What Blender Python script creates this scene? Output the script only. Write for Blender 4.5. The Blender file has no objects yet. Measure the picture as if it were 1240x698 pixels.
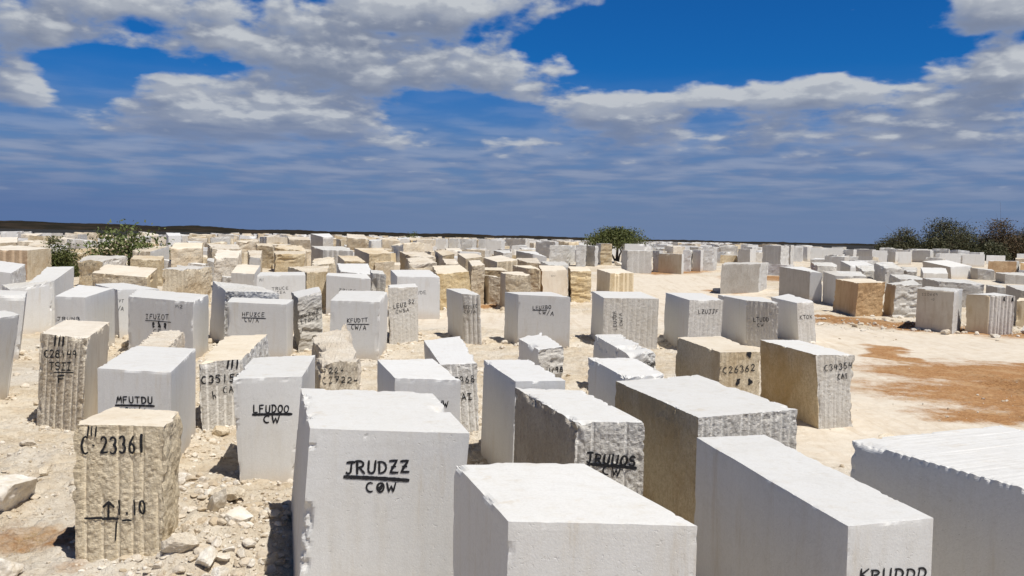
import bpy, math, random
import numpy as np
from mathutils import Vector, Matrix

# ------------------------------------------------------------ camera
C = bpy.context.scene.collection
scene = bpy.context.scene
cam_d = bpy.data.cameras.new('camera')
cam_d.sensor_width = 36.0
cam_d.lens = 36.0 * 1120 / 1240
cam_d.clip_start = 0.1
cam_d.clip_end = 20000
cam = bpy.data.objects.new('camera', cam_d)
C.objects.link(cam)
PITCH = math.atan(62 / 1120.0)
ROLL = math.atan(0.02)
Fv = Vector((0, math.cos(PITCH), -math.sin(PITCH)))
R0 = Vector((1, 0, 0)); U0 = Vector((0, math.sin(PITCH), math.cos(PITCH)))
Rv = R0 * math.cos(ROLL) + U0 * math.sin(ROLL)
Uv = U0 * math.cos(ROLL) - R0 * math.sin(ROLL)
cam.matrix_world = Matrix(((Rv.x, Uv.x, -Fv.x, 0), (Rv.y, Uv.y, -Fv.y, 0), (Rv.z, Uv.z, -Fv.z, 3.87), (0, 0, 0, 1)))
scene.camera = cam

# ------------------------------------------------------------ sun + exposure
SUN_EL = math.radians(64)
SUN_AZ = math.radians(135)      # clockwise from +Y: behind the camera, to the right
sdir = Vector((math.sin(SUN_AZ) * math.cos(SUN_EL), math.cos(SUN_AZ) * math.cos(SUN_EL), math.sin(SUN_EL)))
sl = bpy.data.lights.new('sun', 'SUN'); sl.energy = 4.8; sl.angle = math.radians(0.5); sl.color = (1.0, 0.965, 0.91)
so = bpy.data.objects.new('sun', sl); C.objects.link(so)
so.rotation_euler = sdir.to_track_quat('Z', 'Y').to_euler()
so.location = (0, 0, 50)
scene.view_settings.view_transform = 'Standard'
scene.view_settings.look = 'None'
scene.view_settings.exposure = 0.0
scene.view_settings.gamma = 1.0
scene.render.engine = 'CYCLES'
scene.cycles.use_denoising = True
scene.cycles.max_bounces = 6

# ------------------------------------------------------------ world: sky and clouds
def N(nt, typ, **kw):
    n = nt.nodes.new(typ)
    for k, v in kw.items():
        setattr(n, k, v)
    return n

def setin(nt, sock, val):
    if hasattr(val, 'is_output') or isinstance(val, bpy.types.NodeSocket):
        nt.links.new(val, sock)
    else:
        sock.default_value = val

def M(nt, op, a, b=0.0, c=None, clamp=False):
    n = N(nt, 'ShaderNodeMath', operation=op, use_clamp=clamp)
    setin(nt, n.inputs[0], a); setin(nt, n.inputs[1], b)
    if c is not None: setin(nt, n.inputs[2], c)
    return n.outputs[0]

def MR(nt, v, a, b, c=0.0, d=1.0, smooth=True):
    n = N(nt, 'ShaderNodeMapRange')
    if smooth: n.interpolation_type = 'SMOOTHSTEP'
    setin(nt, n.inputs['Value'], v)
    for k, x in zip(('From Min', 'From Max', 'To Min', 'To Max'), (a, b, c, d)):
        setin(nt, n.inputs[k], x)
    return n.outputs['Result']

def MIX(nt, f, a, b, mode='MIX'):
    n = N(nt, 'ShaderNodeMix', data_type='RGBA', blend_type=mode)
    setin(nt, n.inputs['Factor'], f)
    setin(nt, n.inputs['A'], a); setin(nt, n.inputs['B'], b)
    return n.outputs['Result']

def NOISE(nt, vec, scale, detail=4, rough=0.55, dist=0.0, dim='3D'):
    n = N(nt, 'ShaderNodeTexNoise', noise_dimensions=dim)
    if vec is not None: nt.links.new(vec, n.inputs['Vector'])
    n.inputs['Scale'].default_value = scale
    n.inputs['Detail'].default_value = detail
    n.inputs['Roughness'].default_value = rough
    n.inputs['Distortion'].default_value = dist
    return n.outputs['Fac']

def rgb(c): return (c[0], c[1], c[2], 1.0)

# cloud banks: azimuth, elevation (degrees), radii, strength
CLOUDS = [(-19.2, 12.7, 11.4, 1.35, 0.7),
          (-3.4, 13.7, 8.7, 1.33, 0.85),
          (-19.2, 10.9, 5.0, 0.87, 0.75),
          (-26.5, 11.0, 2.5, 1.37, 0.75),
          (-28.5, 10.3, 2.4, 1.44, 0.6),
          (-12.7, 10.6, 5.8, 1.5, 0.75),
          (-3.3, 10.2, 8.2, 1.74, 0.9),
          (-27.7, 7.4, 2.5, 1.0, 0.95),
          (-15.5, 7.6, 8.1, 1.68, 0.85),
          (-11.2, 6.6, 6.4, 1.1, 0.6),
          (-19.7, 6.1, 5.4, 1.35, 0.5),
          (3.8, 7.7, 5.6, 1.53, 0.7),
          (10.3, 8.4, 5.4, 1.01, 0.6),
          (18.3, 8.7, 6.0, 1.26, 0.9),
          (26.1, 7.8, 4.5, 1.56, 0.75),
          (27.3, 12.5, 3.6, 1.64, 1.2),
          (27.8, 9.6, 2.2, 1.18, 0.9),
          (19.3, 13.1, 1.2, 0.53, 0.7),
          (18.4, 6.2, 13.8, 1.46, 0.5),
          (1.4, 5.4, 35.8, 1.33, 0.3),
          (-20.6, 8.6, 2.7, 0.57, 0.2),
          (-24.5, 8.1, 1.8, 1.68, -0.9),
          (-22.1, 11.2, 2.2, 0.66, -0.5),
          (-3.0, 7.2, 4.8, 1.12, -0.8),
          (11.6, 11.8, 9.3, 2.1, -1.0),
          (21.8, 10.9, 3.1, 1.42, -0.6),
          (12.3, 6.9, 1.7, 0.6, -0.5),
          (-7.8, 12.0, 2.0, 0.25, -0.3),
          (-24.5, 9.2, 3.8, 0.47, -0.5),
          (-125, 24, 25, 8, 0.5),
          (110, 35, 30, 9, 0.5),
          (180, 22, 40, 7, 0.45)]

def cloud_group():
    g = bpy.data.node_groups.new('cloud_density', 'ShaderNodeTree')
    g.interface.new_socket('Az', in_out='INPUT', socket_type='NodeSocketFloat')
    g.interface.new_socket('El', in_out='INPUT', socket_type='NodeSocketFloat')
    g.interface.new_socket('Density', in_out='OUTPUT', socket_type='NodeSocketFloat')
    gi = N(g, 'NodeGroupInput'); go = N(g, 'NodeGroupOutput')
    az, el = gi.outputs[0], gi.outputs[1]
    tot = 0.0
    for (a, e, ra, re, s) in CLOUDS:
        x = M(g, 'MULTIPLY', M(g, 'SUBTRACT', az, a), 1.0 / ra)
        y = M(g, 'MULTIPLY', M(g, 'SUBTRACT', el, e), 1.0 / re)
        r2 = M(g, 'ADD', M(g, 'MULTIPLY', x, x), M(g, 'MULTIPLY', y, y))
        b = M(g, 'MULTIPLY', M(g, 'EXPONENT', M(g, 'MULTIPLY', r2, -1.0)), s)
        tot = b if isinstance(tot, float) else M(g, 'ADD', tot, b)
    # cloud texture: stretched sideways, finer towards the horizon
    cmb = N(g, 'ShaderNodeCombineXYZ')
    setin(g, cmb.inputs[0], M(g, 'MULTIPLY', az, 0.30))
    le = M(g, 'MULTIPLY', M(g, 'LOGARITHM', M(g, 'MAXIMUM', M(g, 'ADD', el, 4.0), 0.5), 2.718), 9.5)
    setin(g, cmb.inputs[1], le)
    n1 = NOISE(g, cmb.outputs[0], 0.50, 5, 0.50, 0.2)
    n2 = NOISE(g, cmb.outputs[0], 1.6, 5, 0.48, 0.1)
    n3 = NOISE(g, cmb.outputs[0], 5.0, 4, 0.55, 0.1)
    d = M(g, 'ADD', M(g, 'MULTIPLY', M(g, 'SUBTRACT', n1, 0.5), 1.7), M(g, 'MULTIPLY', M(g, 'SUBTRACT', n2, 0.5), 1.35))
    d = M(g, 'ADD', d, M(g, 'MULTIPLY', M(g, 'SUBTRACT', n3, 0.5), 0.12))
    g.links.new(M(g, 'ADD', M(g, 'SUBTRACT', tot, 0.20), d), go.inputs[0])
    return g

world = bpy.data.worlds.new('World'); scene.world = world; world.use_nodes = True
nt = world.node_tree
nt.nodes.clear()
wo = N(nt, 'ShaderNodeOutputWorld'); bg = N(nt, 'ShaderNodeBackground')
nt.links.new(bg.outputs[0], wo.inputs[0])
sky = N(nt, 'ShaderNodeTexSky', sky_type='NISHITA')
sky.sun_disc = False; sky.sun_elevation = SUN_EL; sky.sun_rotation = SUN_AZ
sky.altitude = 300; sky.air_density = 1.0; sky.dust_density = 0.15; sky.ozone_density = 4.0
SKY_S = 0.06
bg.inputs['Strength'].default_value = SKY_S
tc = N(nt, 'ShaderNodeTexCoord')
sx = N(nt, 'ShaderNodeSeparateXYZ'); nt.links.new(tc.outputs['Generated'], sx.inputs[0])
az = M(nt, 'MULTIPLY', M(nt, 'ARCTAN2', sx.outputs[0], sx.outputs[1]), 57.2958)
el = M(nt, 'MULTIPLY', M(nt, 'ARCSINE', sx.outputs[2]), 57.2958)
grp = cloud_group()
def dens(da, de):
    gn = N(nt, 'ShaderNodeGroup'); gn.node_tree = grp
    setin(nt, gn.inputs[0], M(nt, 'ADD', az, da)); setin(nt, gn.inputs[1], M(nt, 'ADD', el, de))
    return gn.outputs[0]
d0 = dens(0, 0); d1 = dens(0.25, 0.42)
cover = MR(nt, d0, 0.08, 0.50)
lit = MR(nt, M(nt, 'SUBTRACT', d0, d1), 0.0, 0.42)
d2 = dens(0.8, 1.3)
lit2 = MR(nt, M(nt, 'SUBTRACT', d0, d2), -.25, 0.75)
lit = M(nt, 'ADD', M(nt, 'MULTIPLY', lit, .55), M(nt, 'MULTIPLY', lit2, .55), clamp=True)
K = 1.0 / SKY_S
def cc(r, g_, b): return (r * K, g_ * K, b * K, 1.0)
cshade = MIX(nt, MR(nt, d0, 0.15, .8), cc(.22, .29, .45), cc(.20, .24, .335))
ccol = MIX(nt, lit, cshade, cc(.53, .56, .60))
# clear sky, deep blue as through dry clean air
clear = MIX(nt, 1.0, sky.outputs[0], (0.085, 0.62, 1.28, 1.0), 'MULTIPLY')
base = MIX(nt, cover, clear, ccol)
# low flat sheet of distant cloud, streaked, greyer towards the horizon
cs = N(nt, 'ShaderNodeCombineXYZ'); setin(nt, cs.inputs[0], M(nt, 'MULTIPLY', az, .16)); setin(nt, cs.inputs[1], M(nt, 'MULTIPLY', M(nt, 'POWER', M(nt, 'MAXIMUM', el, 0.01), .6), 3.4))
st = NOISE(nt, cs.outputs[0], 1.5, 5, .5, .15)
sheet = MIX(nt, MR(nt, st, .36, .70), cc(.150, .22, .385), cc(.265, .32, .455))
shf = M(nt, 'MULTIPLY', MR(nt, el, 3.5, 10.5, 1.0, 0.0), MR(nt, M(nt, 'ADD', st, M(nt, 'MULTIPLY', d0, .35)), .22, .55, .78, .98))
base = MIX(nt, shf, base, MIX(nt, M(nt, 'MULTIPLY', cover, M(nt, 'ADD', .25, M(nt, 'MULTIPLY', lit, .5))), sheet, ccol))
hz = MIX(nt, MR(nt, az, -28, -2), cc(.10, .17, .35), cc(.150, .22, .375))
fin = MIX(nt, MR(nt, el, .8, 4.6, .96, 0.0), base, hz)
# the deep blue darkens towards the zenith
fin = MIX(nt, MR(nt, el, 15, 45, 0, 1), fin, MIX(nt, 1.0, fin, (.50, .42, .36, 1), 'MULTIPLY'))
nt.links.new(fin, bg.inputs['Color'])
try:
    world.cycles.sampling_method = 'MANUAL'; world.cycles.sample_map_resolution = 1024
except Exception:
    pass

# ------------------------------------------------------------ helpers
def tag(o, label=None, cat=None, group=None, kind=None):
    if label: o['label'] = label
    if cat: o['category'] = cat
    if group: o['group'] = group
    if kind: o['kind'] = kind
    return o

def h32(x, y, z, seed):
    n = (x.astype(np.int64) * 374761393 + y.astype(np.int64) * 668265263 + z.astype(np.int64) * 2147483647 + seed * 1274126177) & 0xffffffff
    n = ((n ^ (n >> 13)) * 1274126177) & 0xffffffff
    n = ((n ^ (n >> 16)) * 2246822519) & 0xffffffff
    return ((n ^ (n >> 15)) & 0xffff) / 32767.5 - 1.0

def vn(x, y, z, seed=0):
    """value noise, -1..1"""
    x = np.asarray(x, float); y = np.asarray(y, float) + 0 * x; z = np.asarray(z, float) + 0 * x
    xi, yi, zi = np.floor(x), np.floor(y), np.floor(z)
    fx, fy, fz = x - xi, y - yi, z - zi
    fx = fx * fx * (3 - 2 * fx); fy = fy * fy * (3 - 2 * fy); fz = fz * fz * (3 - 2 * fz)
    r = 0
    for a in (0, 1):
        wx = fx if a else 1 - fx
        for b in (0, 1):
            wy = fy if b else 1 - fy
            for c in (0, 1):
                wz = fz if c else 1 - fz
                r = r + wx * wy * wz * h32(xi + a, yi + b, zi + c, seed)
    return r

def fbm(x, y, z, seed=0, o=3):
    s = 0; a = 1; t = 0
    for k in range(o):
        s = s + a * vn(np.asarray(x) * 2.03 ** k, np.asarray(y) * 2.03 ** k, np.asarray(z) * 2.03 ** k, seed + 17 * k)
        t += a; a *= .5
    return s / t

def mesh_np(name, verts, faces, mats=(), midx=None, smooth=False, attrs=None):
    """verts (N,3), faces (M,4) or (M,3) int"""
    me = bpy.data.meshes.new(name)
    verts = np.ascontiguousarray(verts, dtype=np.float32); faces = np.ascontiguousarray(faces, dtype=np.int32)
    n, k = faces.shape
    me.vertices.add(len(verts)); me.vertices.foreach_set('co', verts.ravel())
    me.loops.add(n * k); me.loops.foreach_set('vertex_index', faces.ravel())
    me.polygons.add(n); me.polygons.foreach_set('loop_start', np.arange(n, dtype=np.int32) * k)
    for m in mats: me.materials.append(m)
    if midx is not None: me.polygons.foreach_set('material_index', np.ascontiguousarray(midx, dtype=np.int32))
    me.polygons.foreach_set('use_smooth', np.full(n, bool(smooth)) if not isinstance(smooth, np.ndarray) else smooth)
    if attrs:
        for an, av in attrs.items():
            at = me.attributes.new(an, 'FLOAT', 'POINT'); at.data.foreach_set('value', np.ascontiguousarray(av, dtype=np.float32))
    me.update(calc_edges=True)
    return me

def link(name, me, parent=None, loc=(0, 0, 0)):
    o = bpy.data.objects.new(name, me); C.objects.link(o); o.location = loc
    if parent: o.parent = parent
    return o

def gz(x, y):
    t = np.clip((np.asarray(y, float) - 38) / 62, 0, 1)
    return 1.45 * t * t * (3 - 2 * t)

# ------------------------------------------------------------ materials
def new_mat(name):
    m = bpy.data.materials.new(name); m.use_nodes = True
    nt = m.node_tree; bs = nt.nodes['Principled BSDF']
    bs.inputs['Roughness'].default_value = 0.85
    bs.inputs['Specular IOR Level'].default_value = 0.25
    return m, nt, bs

TONES = {'e': (.77, .67, .50), 'w': (.71, .70, .67), 'g': (.66, .635, .585), 'd': (.50, .46, .40), 't': (.70, .61, .455),  # tone d: dark grey, paints shade into many left faces
         'y': (.72, .60, .40), 'b': (.60, .42, .235), 'c': (.80, .72, .585)}
STAIN = {'e': (.66, .545, .37), 'w': (.64, .61, .55), 'g': (.57, .53, .465), 'd': (.40, .355, .295), 't': (.56, .44, .28),
         'y': (.58, .43, .235), 'b': (.46, .285, .14), 'c': (.66, .545, .39)}
MATS = {}
def stone_mat(tone, rough):
    key = (tone, rough)
    if key in MATS: return MATS[key]
    m, nt, bs = new_mat('stone_' + {'w': 'white', 'g': 'grey', 'd': 'dark_shaded', 't': 'tan', 'y': 'golden', 'b': 'brown', 'c': 'cream', 'e': 'pale_tan'}[tone] + ('_rough' if rough else '_sawn'))
    tcn = N(nt, 'ShaderNodeTexCoord'); oi = N(nt, 'ShaderNodeObjectInfo')
    add = N(nt, 'ShaderNodeVectorMath', operation='ADD')
    nt.links.new(tcn.outputs['Object'], add.inputs[0])
    cm = N(nt, 'ShaderNodeCombineXYZ')
    for i in range(3): setin(nt, cm.inputs[i], M(nt, 'MULTIPLY', oi.outputs['Random'], 60.0 + 23 * i))
    nt.links.new(cm.outputs[0], add.inputs[1])
    v = add.outputs[0]
    mp = N(nt, 'ShaderNodeMapping'); nt.links.new(v, mp.inputs[0]); mp.inputs['Scale'].default_value = (1, 1, 0.16)
    big = NOISE(nt, v, 1.1, 5, 0.6)
    fine = NOISE(nt, v, 38, 4, 0.65)
    vert = NOISE(nt, mp.outputs[0], 7.0, 5, 0.6)
    c0 = rgb(TONES[tone]); c1 = rgb(STAIN[tone])
    if tone == 'w': big = NOISE(nt, v, .8, 7, .7)
    if rough:
        mid = NOISE(nt, v, 15, 5, 0.7)
        col = MIX(nt, MR(nt, big, .38, .68), c0, c1)
        col = MIX(nt, MR(nt, mid, .38, .7, 0, .6), col, rgb([x * (.84 if tone in 'wgc' else .76) for x in STAIN[tone]]))
    else:
        k = .75 if tone in 'tbdgy' else .45
        col = MIX(nt, MR(nt, big, .40, .72, 0, .55 if tone != 'w' else .25), c0, c1)
        col = MIX(nt, MR(nt, vert, .48, .72, 0, k), col, c1)
    if not rough:
        vd = N(nt, 'ShaderNodeMapping'); nt.links.new(v, vd.inputs[0]); vd.inputs['Rotation'].default_value = (.5, .35, .2); vd.inputs['Scale'].default_value = (.5, .9, 1.6)
        vein = M(nt, 'ABSOLUTE', M(nt, 'SUBTRACT', NOISE(nt, vd.outputs[0], 1.3, 6, .6, .8), .5))
        col = MIX(nt, MR(nt, vein, 0, .02, .12, 0), col, rgb([x * .72 for x in STAIN[tone]]))
        drip = NOISE(nt, mp.outputs[0], 3.2, 6, .7, .2)
        col = MIX(nt, MR(nt, drip, .56, .72, 0, .42), col, rgb([STAIN[tone][0] * .86, STAIN[tone][1] * .78, STAIN[tone][2] * .66]))
        so_ = N(nt, 'ShaderNodeSeparateXYZ'); nt.links.new(tcn.outputs['Object'], so_.inputs[0])
        dust = MR(nt, M(nt, 'ADD', so_.outputs[2], M(nt, 'MULTIPLY', M(nt, 'SUBTRACT', big, .5), .9)), .25, .75, .6, 0)
        col = MIX(nt, dust, col, (.60, .50, .37, 1))
    col = MIX(nt, MR(nt, fine, .35, .7, 0, .42 if rough else .16), col, rgb([x * .62 for x in STAIN[tone]]))
    if rough:
        at = N(nt, 'ShaderNodeAttribute', attribute_name='groove')
        col = MIX(nt, MR(nt, at.outputs['Fac'], .25, .8, 0, .9), col, rgb([x * min(1.25, .82 / max(TONES[tone])) for x in TONES[tone]]))
    # each block its own slightly different quarry shade
    hs = N(nt, 'ShaderNodeHueSaturation')
    setin(nt, hs.inputs['Saturation'], MR(nt, oi.outputs['Random'], 0, 1, .8, 1.2, False))
    rnd2 = M(nt, 'FRACT', M(nt, 'MULTIPLY', oi.outputs['Random'], 7.31))
    setin(nt, hs.inputs['Value'], MR(nt, rnd2, 0, 1, .93, 1.04, False))
    nt.links.new(col, hs.inputs['Color'])
    nt.links.new(hs.outputs[0], bs.inputs['Base Color'])
    bp = N(nt, 'ShaderNodeBump')
    if rough:
        hgt = M(nt, 'ADD', NOISE(nt, v, 11, 6, .7), M(nt, 'MULTIPLY', NOISE(nt, v, 45, 3, .6), .35))
        bp.inputs['Distance'].default_value = .045; bp.inputs['Strength'].default_value = .8
    else:
        pits = MR(nt, NOISE(nt, v, 26, 3, .6), .62, .75, 0, -1)
        hgt = M(nt, 'ADD', M(nt, 'MULTIPLY', NOISE(nt, v, 60, 4, .7), .6), M(nt, 'MULTIPLY', pits, .5))
        if tone in 'tdgby': hgt = M(nt, 'ADD', hgt, M(nt, 'MULTIPLY', vert, 1.5))
        bp.inputs['Distance'].default_value = .006; bp.inputs['Strength'].default_value = .7
    nt.links.new(hgt, bp.inputs['Height'])
    nt.links.new(bp.outputs[0], bs.inputs['Normal'])
    bs.inputs['Roughness'].default_value = .92 if rough else .8
    MATS[key] = m
    return m

paint, pnt, pbs = new_mat('black_paint')
ptc = N(pnt, 'ShaderNodeTexCoord')
pnt.links.new(MIX(pnt, MR(pnt, NOISE(pnt, ptc.outputs['Object'], 24, 4, .7), .55, .8, 0, .6), (.018, .018, .02, 1), (.13, .125, .12, 1)), pbs.inputs['Base Color'])
pbs.inputs['Roughness'].default_value = .6

# ------------------------------------------------------------ stone block builder
def groove_fn(s, sp, width, seed):
    k = np.round(s / sp)
    g = np.zeros_like(s)
    for dk in (-1, 0, 1):
        kk = k + dk
        c = kk * sp + h32(kk, kk * 0, kk * 0, seed) * sp * .22
        g = np.maximum(g, np.exp(-((s - c) / width) ** 2))
    return g

def disp(style, s, t, seed, cell):
    """outward displacement (m) and groove mask on one face"""
    z = 0 * s
    if style == 'sawn':
        return .004 * vn(s * 1.6, t * .9, z, seed) + .0015 * vn(s * 14, t * 2, z, seed + 3), z
    if style in ('drill', 'rib'):
        rs = random.Random(seed)
        sp = rs.uniform(.155, .20) if style == 'drill' else rs.uniform(.085, .12)
        sp = max(sp, cell * 3.2)
        wd = max(.019 if style == 'drill' else .014, cell * .75)
        sl_ = rs.uniform(-.03, .03)
        wob = .012 * vn(s * 0, t * 1.2, z, seed + 5)
        g = groove_fn(s + sl_ * t + wob, sp, wd, seed + 9)
        k = np.round((s + sl_ * t) / sp)
        ln = h32(k, k * 0 + 3, k * 0, seed)             # some holes stop short
        tm = np.where(ln > .55, np.clip((1.25 - t) * 8, 0, 1), 1.0)
        g = g * tm
        am = 1.0 if style == 'drill' else .9
        r = .008 * fbm(s * 3, t * 3, z, seed + 21, 2) + .005 * vn(s * 15, t * 11, z, seed + 2) + .009 * vn(s * 33, t * 28, z, seed + 4)
        edge = np.abs(((s + sl_ * t) / sp) % 1 - .5) * 2   # bulge between two holes
        r = r + .006 * (1 - edge)
        dpt = .021 if style == 'drill' else .010
        return am * r * (1 - g) - dpt * g * (.6 if sp > .3 else 1), g * (1.0 if style == 'drill' else .5)
    if style == 'ribtop':
        g = groove_fn(t + .02 * vn(s * .7, t * 3, z, seed), max(.11, cell * 3.2), max(.016, cell * .8), seed) * np.clip(vn(s * 1.1, t * 5, z, seed + 8) + .5, 0, 1)
        return -.005 * g + .003 * vn(s * 3, t * 30, z, seed), g * .2
    if style == 'split':
        wv = t * 7.5 + 1.1 * vn(s * 1.6, t * 2.2, z, seed)
        k = np.floor(wv); f = wv - k
        a = h32(k, k * 0, np.floor(s * .9 + .7 * k), seed); b = h32(k + 1, k * 0, np.floor(s * .9 + .7 * (k + 1)), seed)
        ff = np.clip((f - .72) / .28, 0, 1)
        return .05 * (a * (1 - ff) + b * ff) + .022 * fbm(s * 7, t * 14, z, seed + 3) - .02, z
    if style == 'streak':
        return .016 * fbm(s * 11, t * 1.1, z, seed, 3) + .008 * vn(s * 30, t * 5, z, seed + 3), z
    return .05 * fbm(s * 2.6, t * 2.6, z, seed, 3) + .028 * fbm(s * 9, t * 9, z, seed + 7, 3) - .01, z

def block_arrays(top, base, styles, tones, lump, chip, seed, cell):
    top = np.array(top, float); base = np.array(base, float)
    org = np.array([base[:, 0].mean(), base[:, 1].mean(), base[:, 2].mean()])
    top = top - org; base = base - org
    Lx = .5 * (np.linalg.norm(top[1] - top[0]) + np.linalg.norm(top[2] - top[3]))
    Ly = .5 * (np.linalg.norm(top[3] - top[0]) + np.linalg.norm(top[2] - top[1]))
    Lz = np.mean(top[:, 2] - base[:, 2])
    nx, ny, nz = [int(min(130, max(4, math.ceil(L / cell)))) for L in (Lx, Ly, Lz)]
    ids = -np.ones((nx + 1, ny + 1, nz + 1), np.int64)
    sur = np.zeros(ids.shape, bool)
    sur[0] = sur[-1] = True; sur[:, 0] = sur[:, -1] = True; sur[:, :, 0] = sur[:, :, -1] = True
    I = np.argwhere(sur); ids[sur] = np.arange(len(I))
    u, v, w = I[:, 0] / nx, I[:, 1] / ny, I[:, 2] / nz
    def bil(q):
        return (q[0] * ((1 - u) * (1 - v))[:, None] + q[1] * (u * (1 - v))[:, None] + q[2] * (u * v)[:, None] + q[3] * ((1 - u) * v)[:, None])
    P = bil(base) * (1 - w)[:, None] + bil(top) * w[:, None]
    def nrm(i, j):
        n = np.cross(top[j] - top[i], top[i] - base[i]); return n / np.linalg.norm(n)
    nF, nR, nK, nL = nrm(0, 1), nrm(1, 2), nrm(2, 3), nrm(3, 0)
    nT = np.cross(top[1] - top[0], top[3] - top[0]); nT /= np.linalg.norm(nT)
    sF, sR, sL, sT = styles
    su, sv, sw = u * Lx, v * Ly, w * Lz
    groove = np.zeros(len(P)); D = np.zeros_like(P)
    for n, mask, st, s, t, sd in ((nF, v == 0, sF, su, sw, 1), (nR, u == 1, sR, sv, sw, 2), (nK, v == 1, 'rough' if sF != 'sawn' else 'sawn', su, sw, 3),
                                  (nL, u == 0, sL, sv, sw, 4), (nT, w == 1, sT, su, sv, 5)):
        if st == 'rough' and sd == 5: k = .55
        else: k = 1.0
        dd, gg = disp(st, s[mask], t[mask], seed * 7 + sd, cell)
        D[mask] += n[None] * (dd * k)[:, None]; groove[mask] = np.maximum(groove[mask], gg)
    # broken edges
    dist = np.stack([sv, Lx - su, Ly - sv, su, Lz - sw], 1)
    srt = np.sort(dist, 1)
    ed = srt[:, 1]
    nn = np.stack([nF, nR, nK, nL, nT])
    wt = np.exp(-dist / (1.3 * chip + .01))
    nv = wt @ nn; nv /= np.linalg.norm(nv, axis=1)[:, None] + 1e-6
    c1 = vn(P[:, 0] * 3.1, P[:, 1] * 3.1, P[:, 2] * 3.1, seed + 40) * .55 + vn(P[:, 0] * 9, P[:, 1] * 9, P[:, 2] * 9, seed + 41) * .45 + .2 * vn(P[:, 0] * 26, P[:, 1] * 26, P[:, 2] * 26, seed + 42)
    amt = (np.clip(c1 - .13, 0, 1) * chip * 3.0 + .003) * np.clip(1 - ed / (chip * 2.2 + .01), 0, 1)
    big = vn(P[:, 0] * 1.3, P[:, 1] * 1.3, P[:, 2] * 1.3, seed + 50)
    amt += np.clip(big - .5, 0, 1) * (chip + .015) * 6 * np.clip(1 - ed / (chip * 4 + .01), 0, 1)
    if sT == 'ribtop':      # drill holes bite scallops into the long top edge
        k = np.round(sv / .11); sc = np.exp(-((sv - k * .11 - .03 * h32(k, k * 0 + 1, k * 0, seed)) / .022) ** 2) * (.5 + .5 * np.abs(h32(k, k * 0, k * 0, seed)))
        amt = amt + .026 * sc * np.clip(1 - su / .05, 0, 1) * np.clip(1 - (Lz - sw) / .05, 0, 1)
    P = P + D - nv * amt[:, None]
    if lump:
        hx = np.stack([fbm(P[:, 0] * 1.1, P[:, 1] * 1.1, P[:, 2] * 1.1, seed + 60 + i, 2) for i in range(3)], 1)
        P = P + hx * lump * 1.3
    # faces
    F = []; mi = []
    def quads(A, flip):
        a, b_, c, d = A[:-1, :-1], A[1:, :-1], A[1:, 1:], A[:-1, 1:]
        q = np.stack([a, b_, c, d], -1).reshape(-1, 4)
        return q[:, ::-1] if flip else q
    mats = []; mk = []
    fl = [(ids[:, 0, :], False, (tones[0], sF != 'sawn')), (ids[-1, :, :], False, (tones[1], sR != 'sawn')), (ids[:, -1, :], True, (tones[1], sF != 'sawn')),
          (ids[0, :, :], True, (tones[2], sL != 'sawn')), (ids[:, :, -1], False, (tones[3], sT not in ('sawn', 'ribtop'))), (ids[:, :, 0], True, (tones[2], True))]
    for A, flip, key in fl:
        q = quads(A, flip); F.append(q)
        if key not in mk: mk.append(key)
        mi.append(np.full(len(q), mk.index(key)))
    F = np.concatenate(F); mi = np.concatenate(mi)
    grids = {'F': (P[ids[:, 0, :]], nF, Lx), 'R': (P[ids[-1, :, :]], nR, Ly), 'L': (P[ids[0, ::-1, :]], nL, Ly)}
    return P, F, mi, mk, groove, org, grids, Lz

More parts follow.
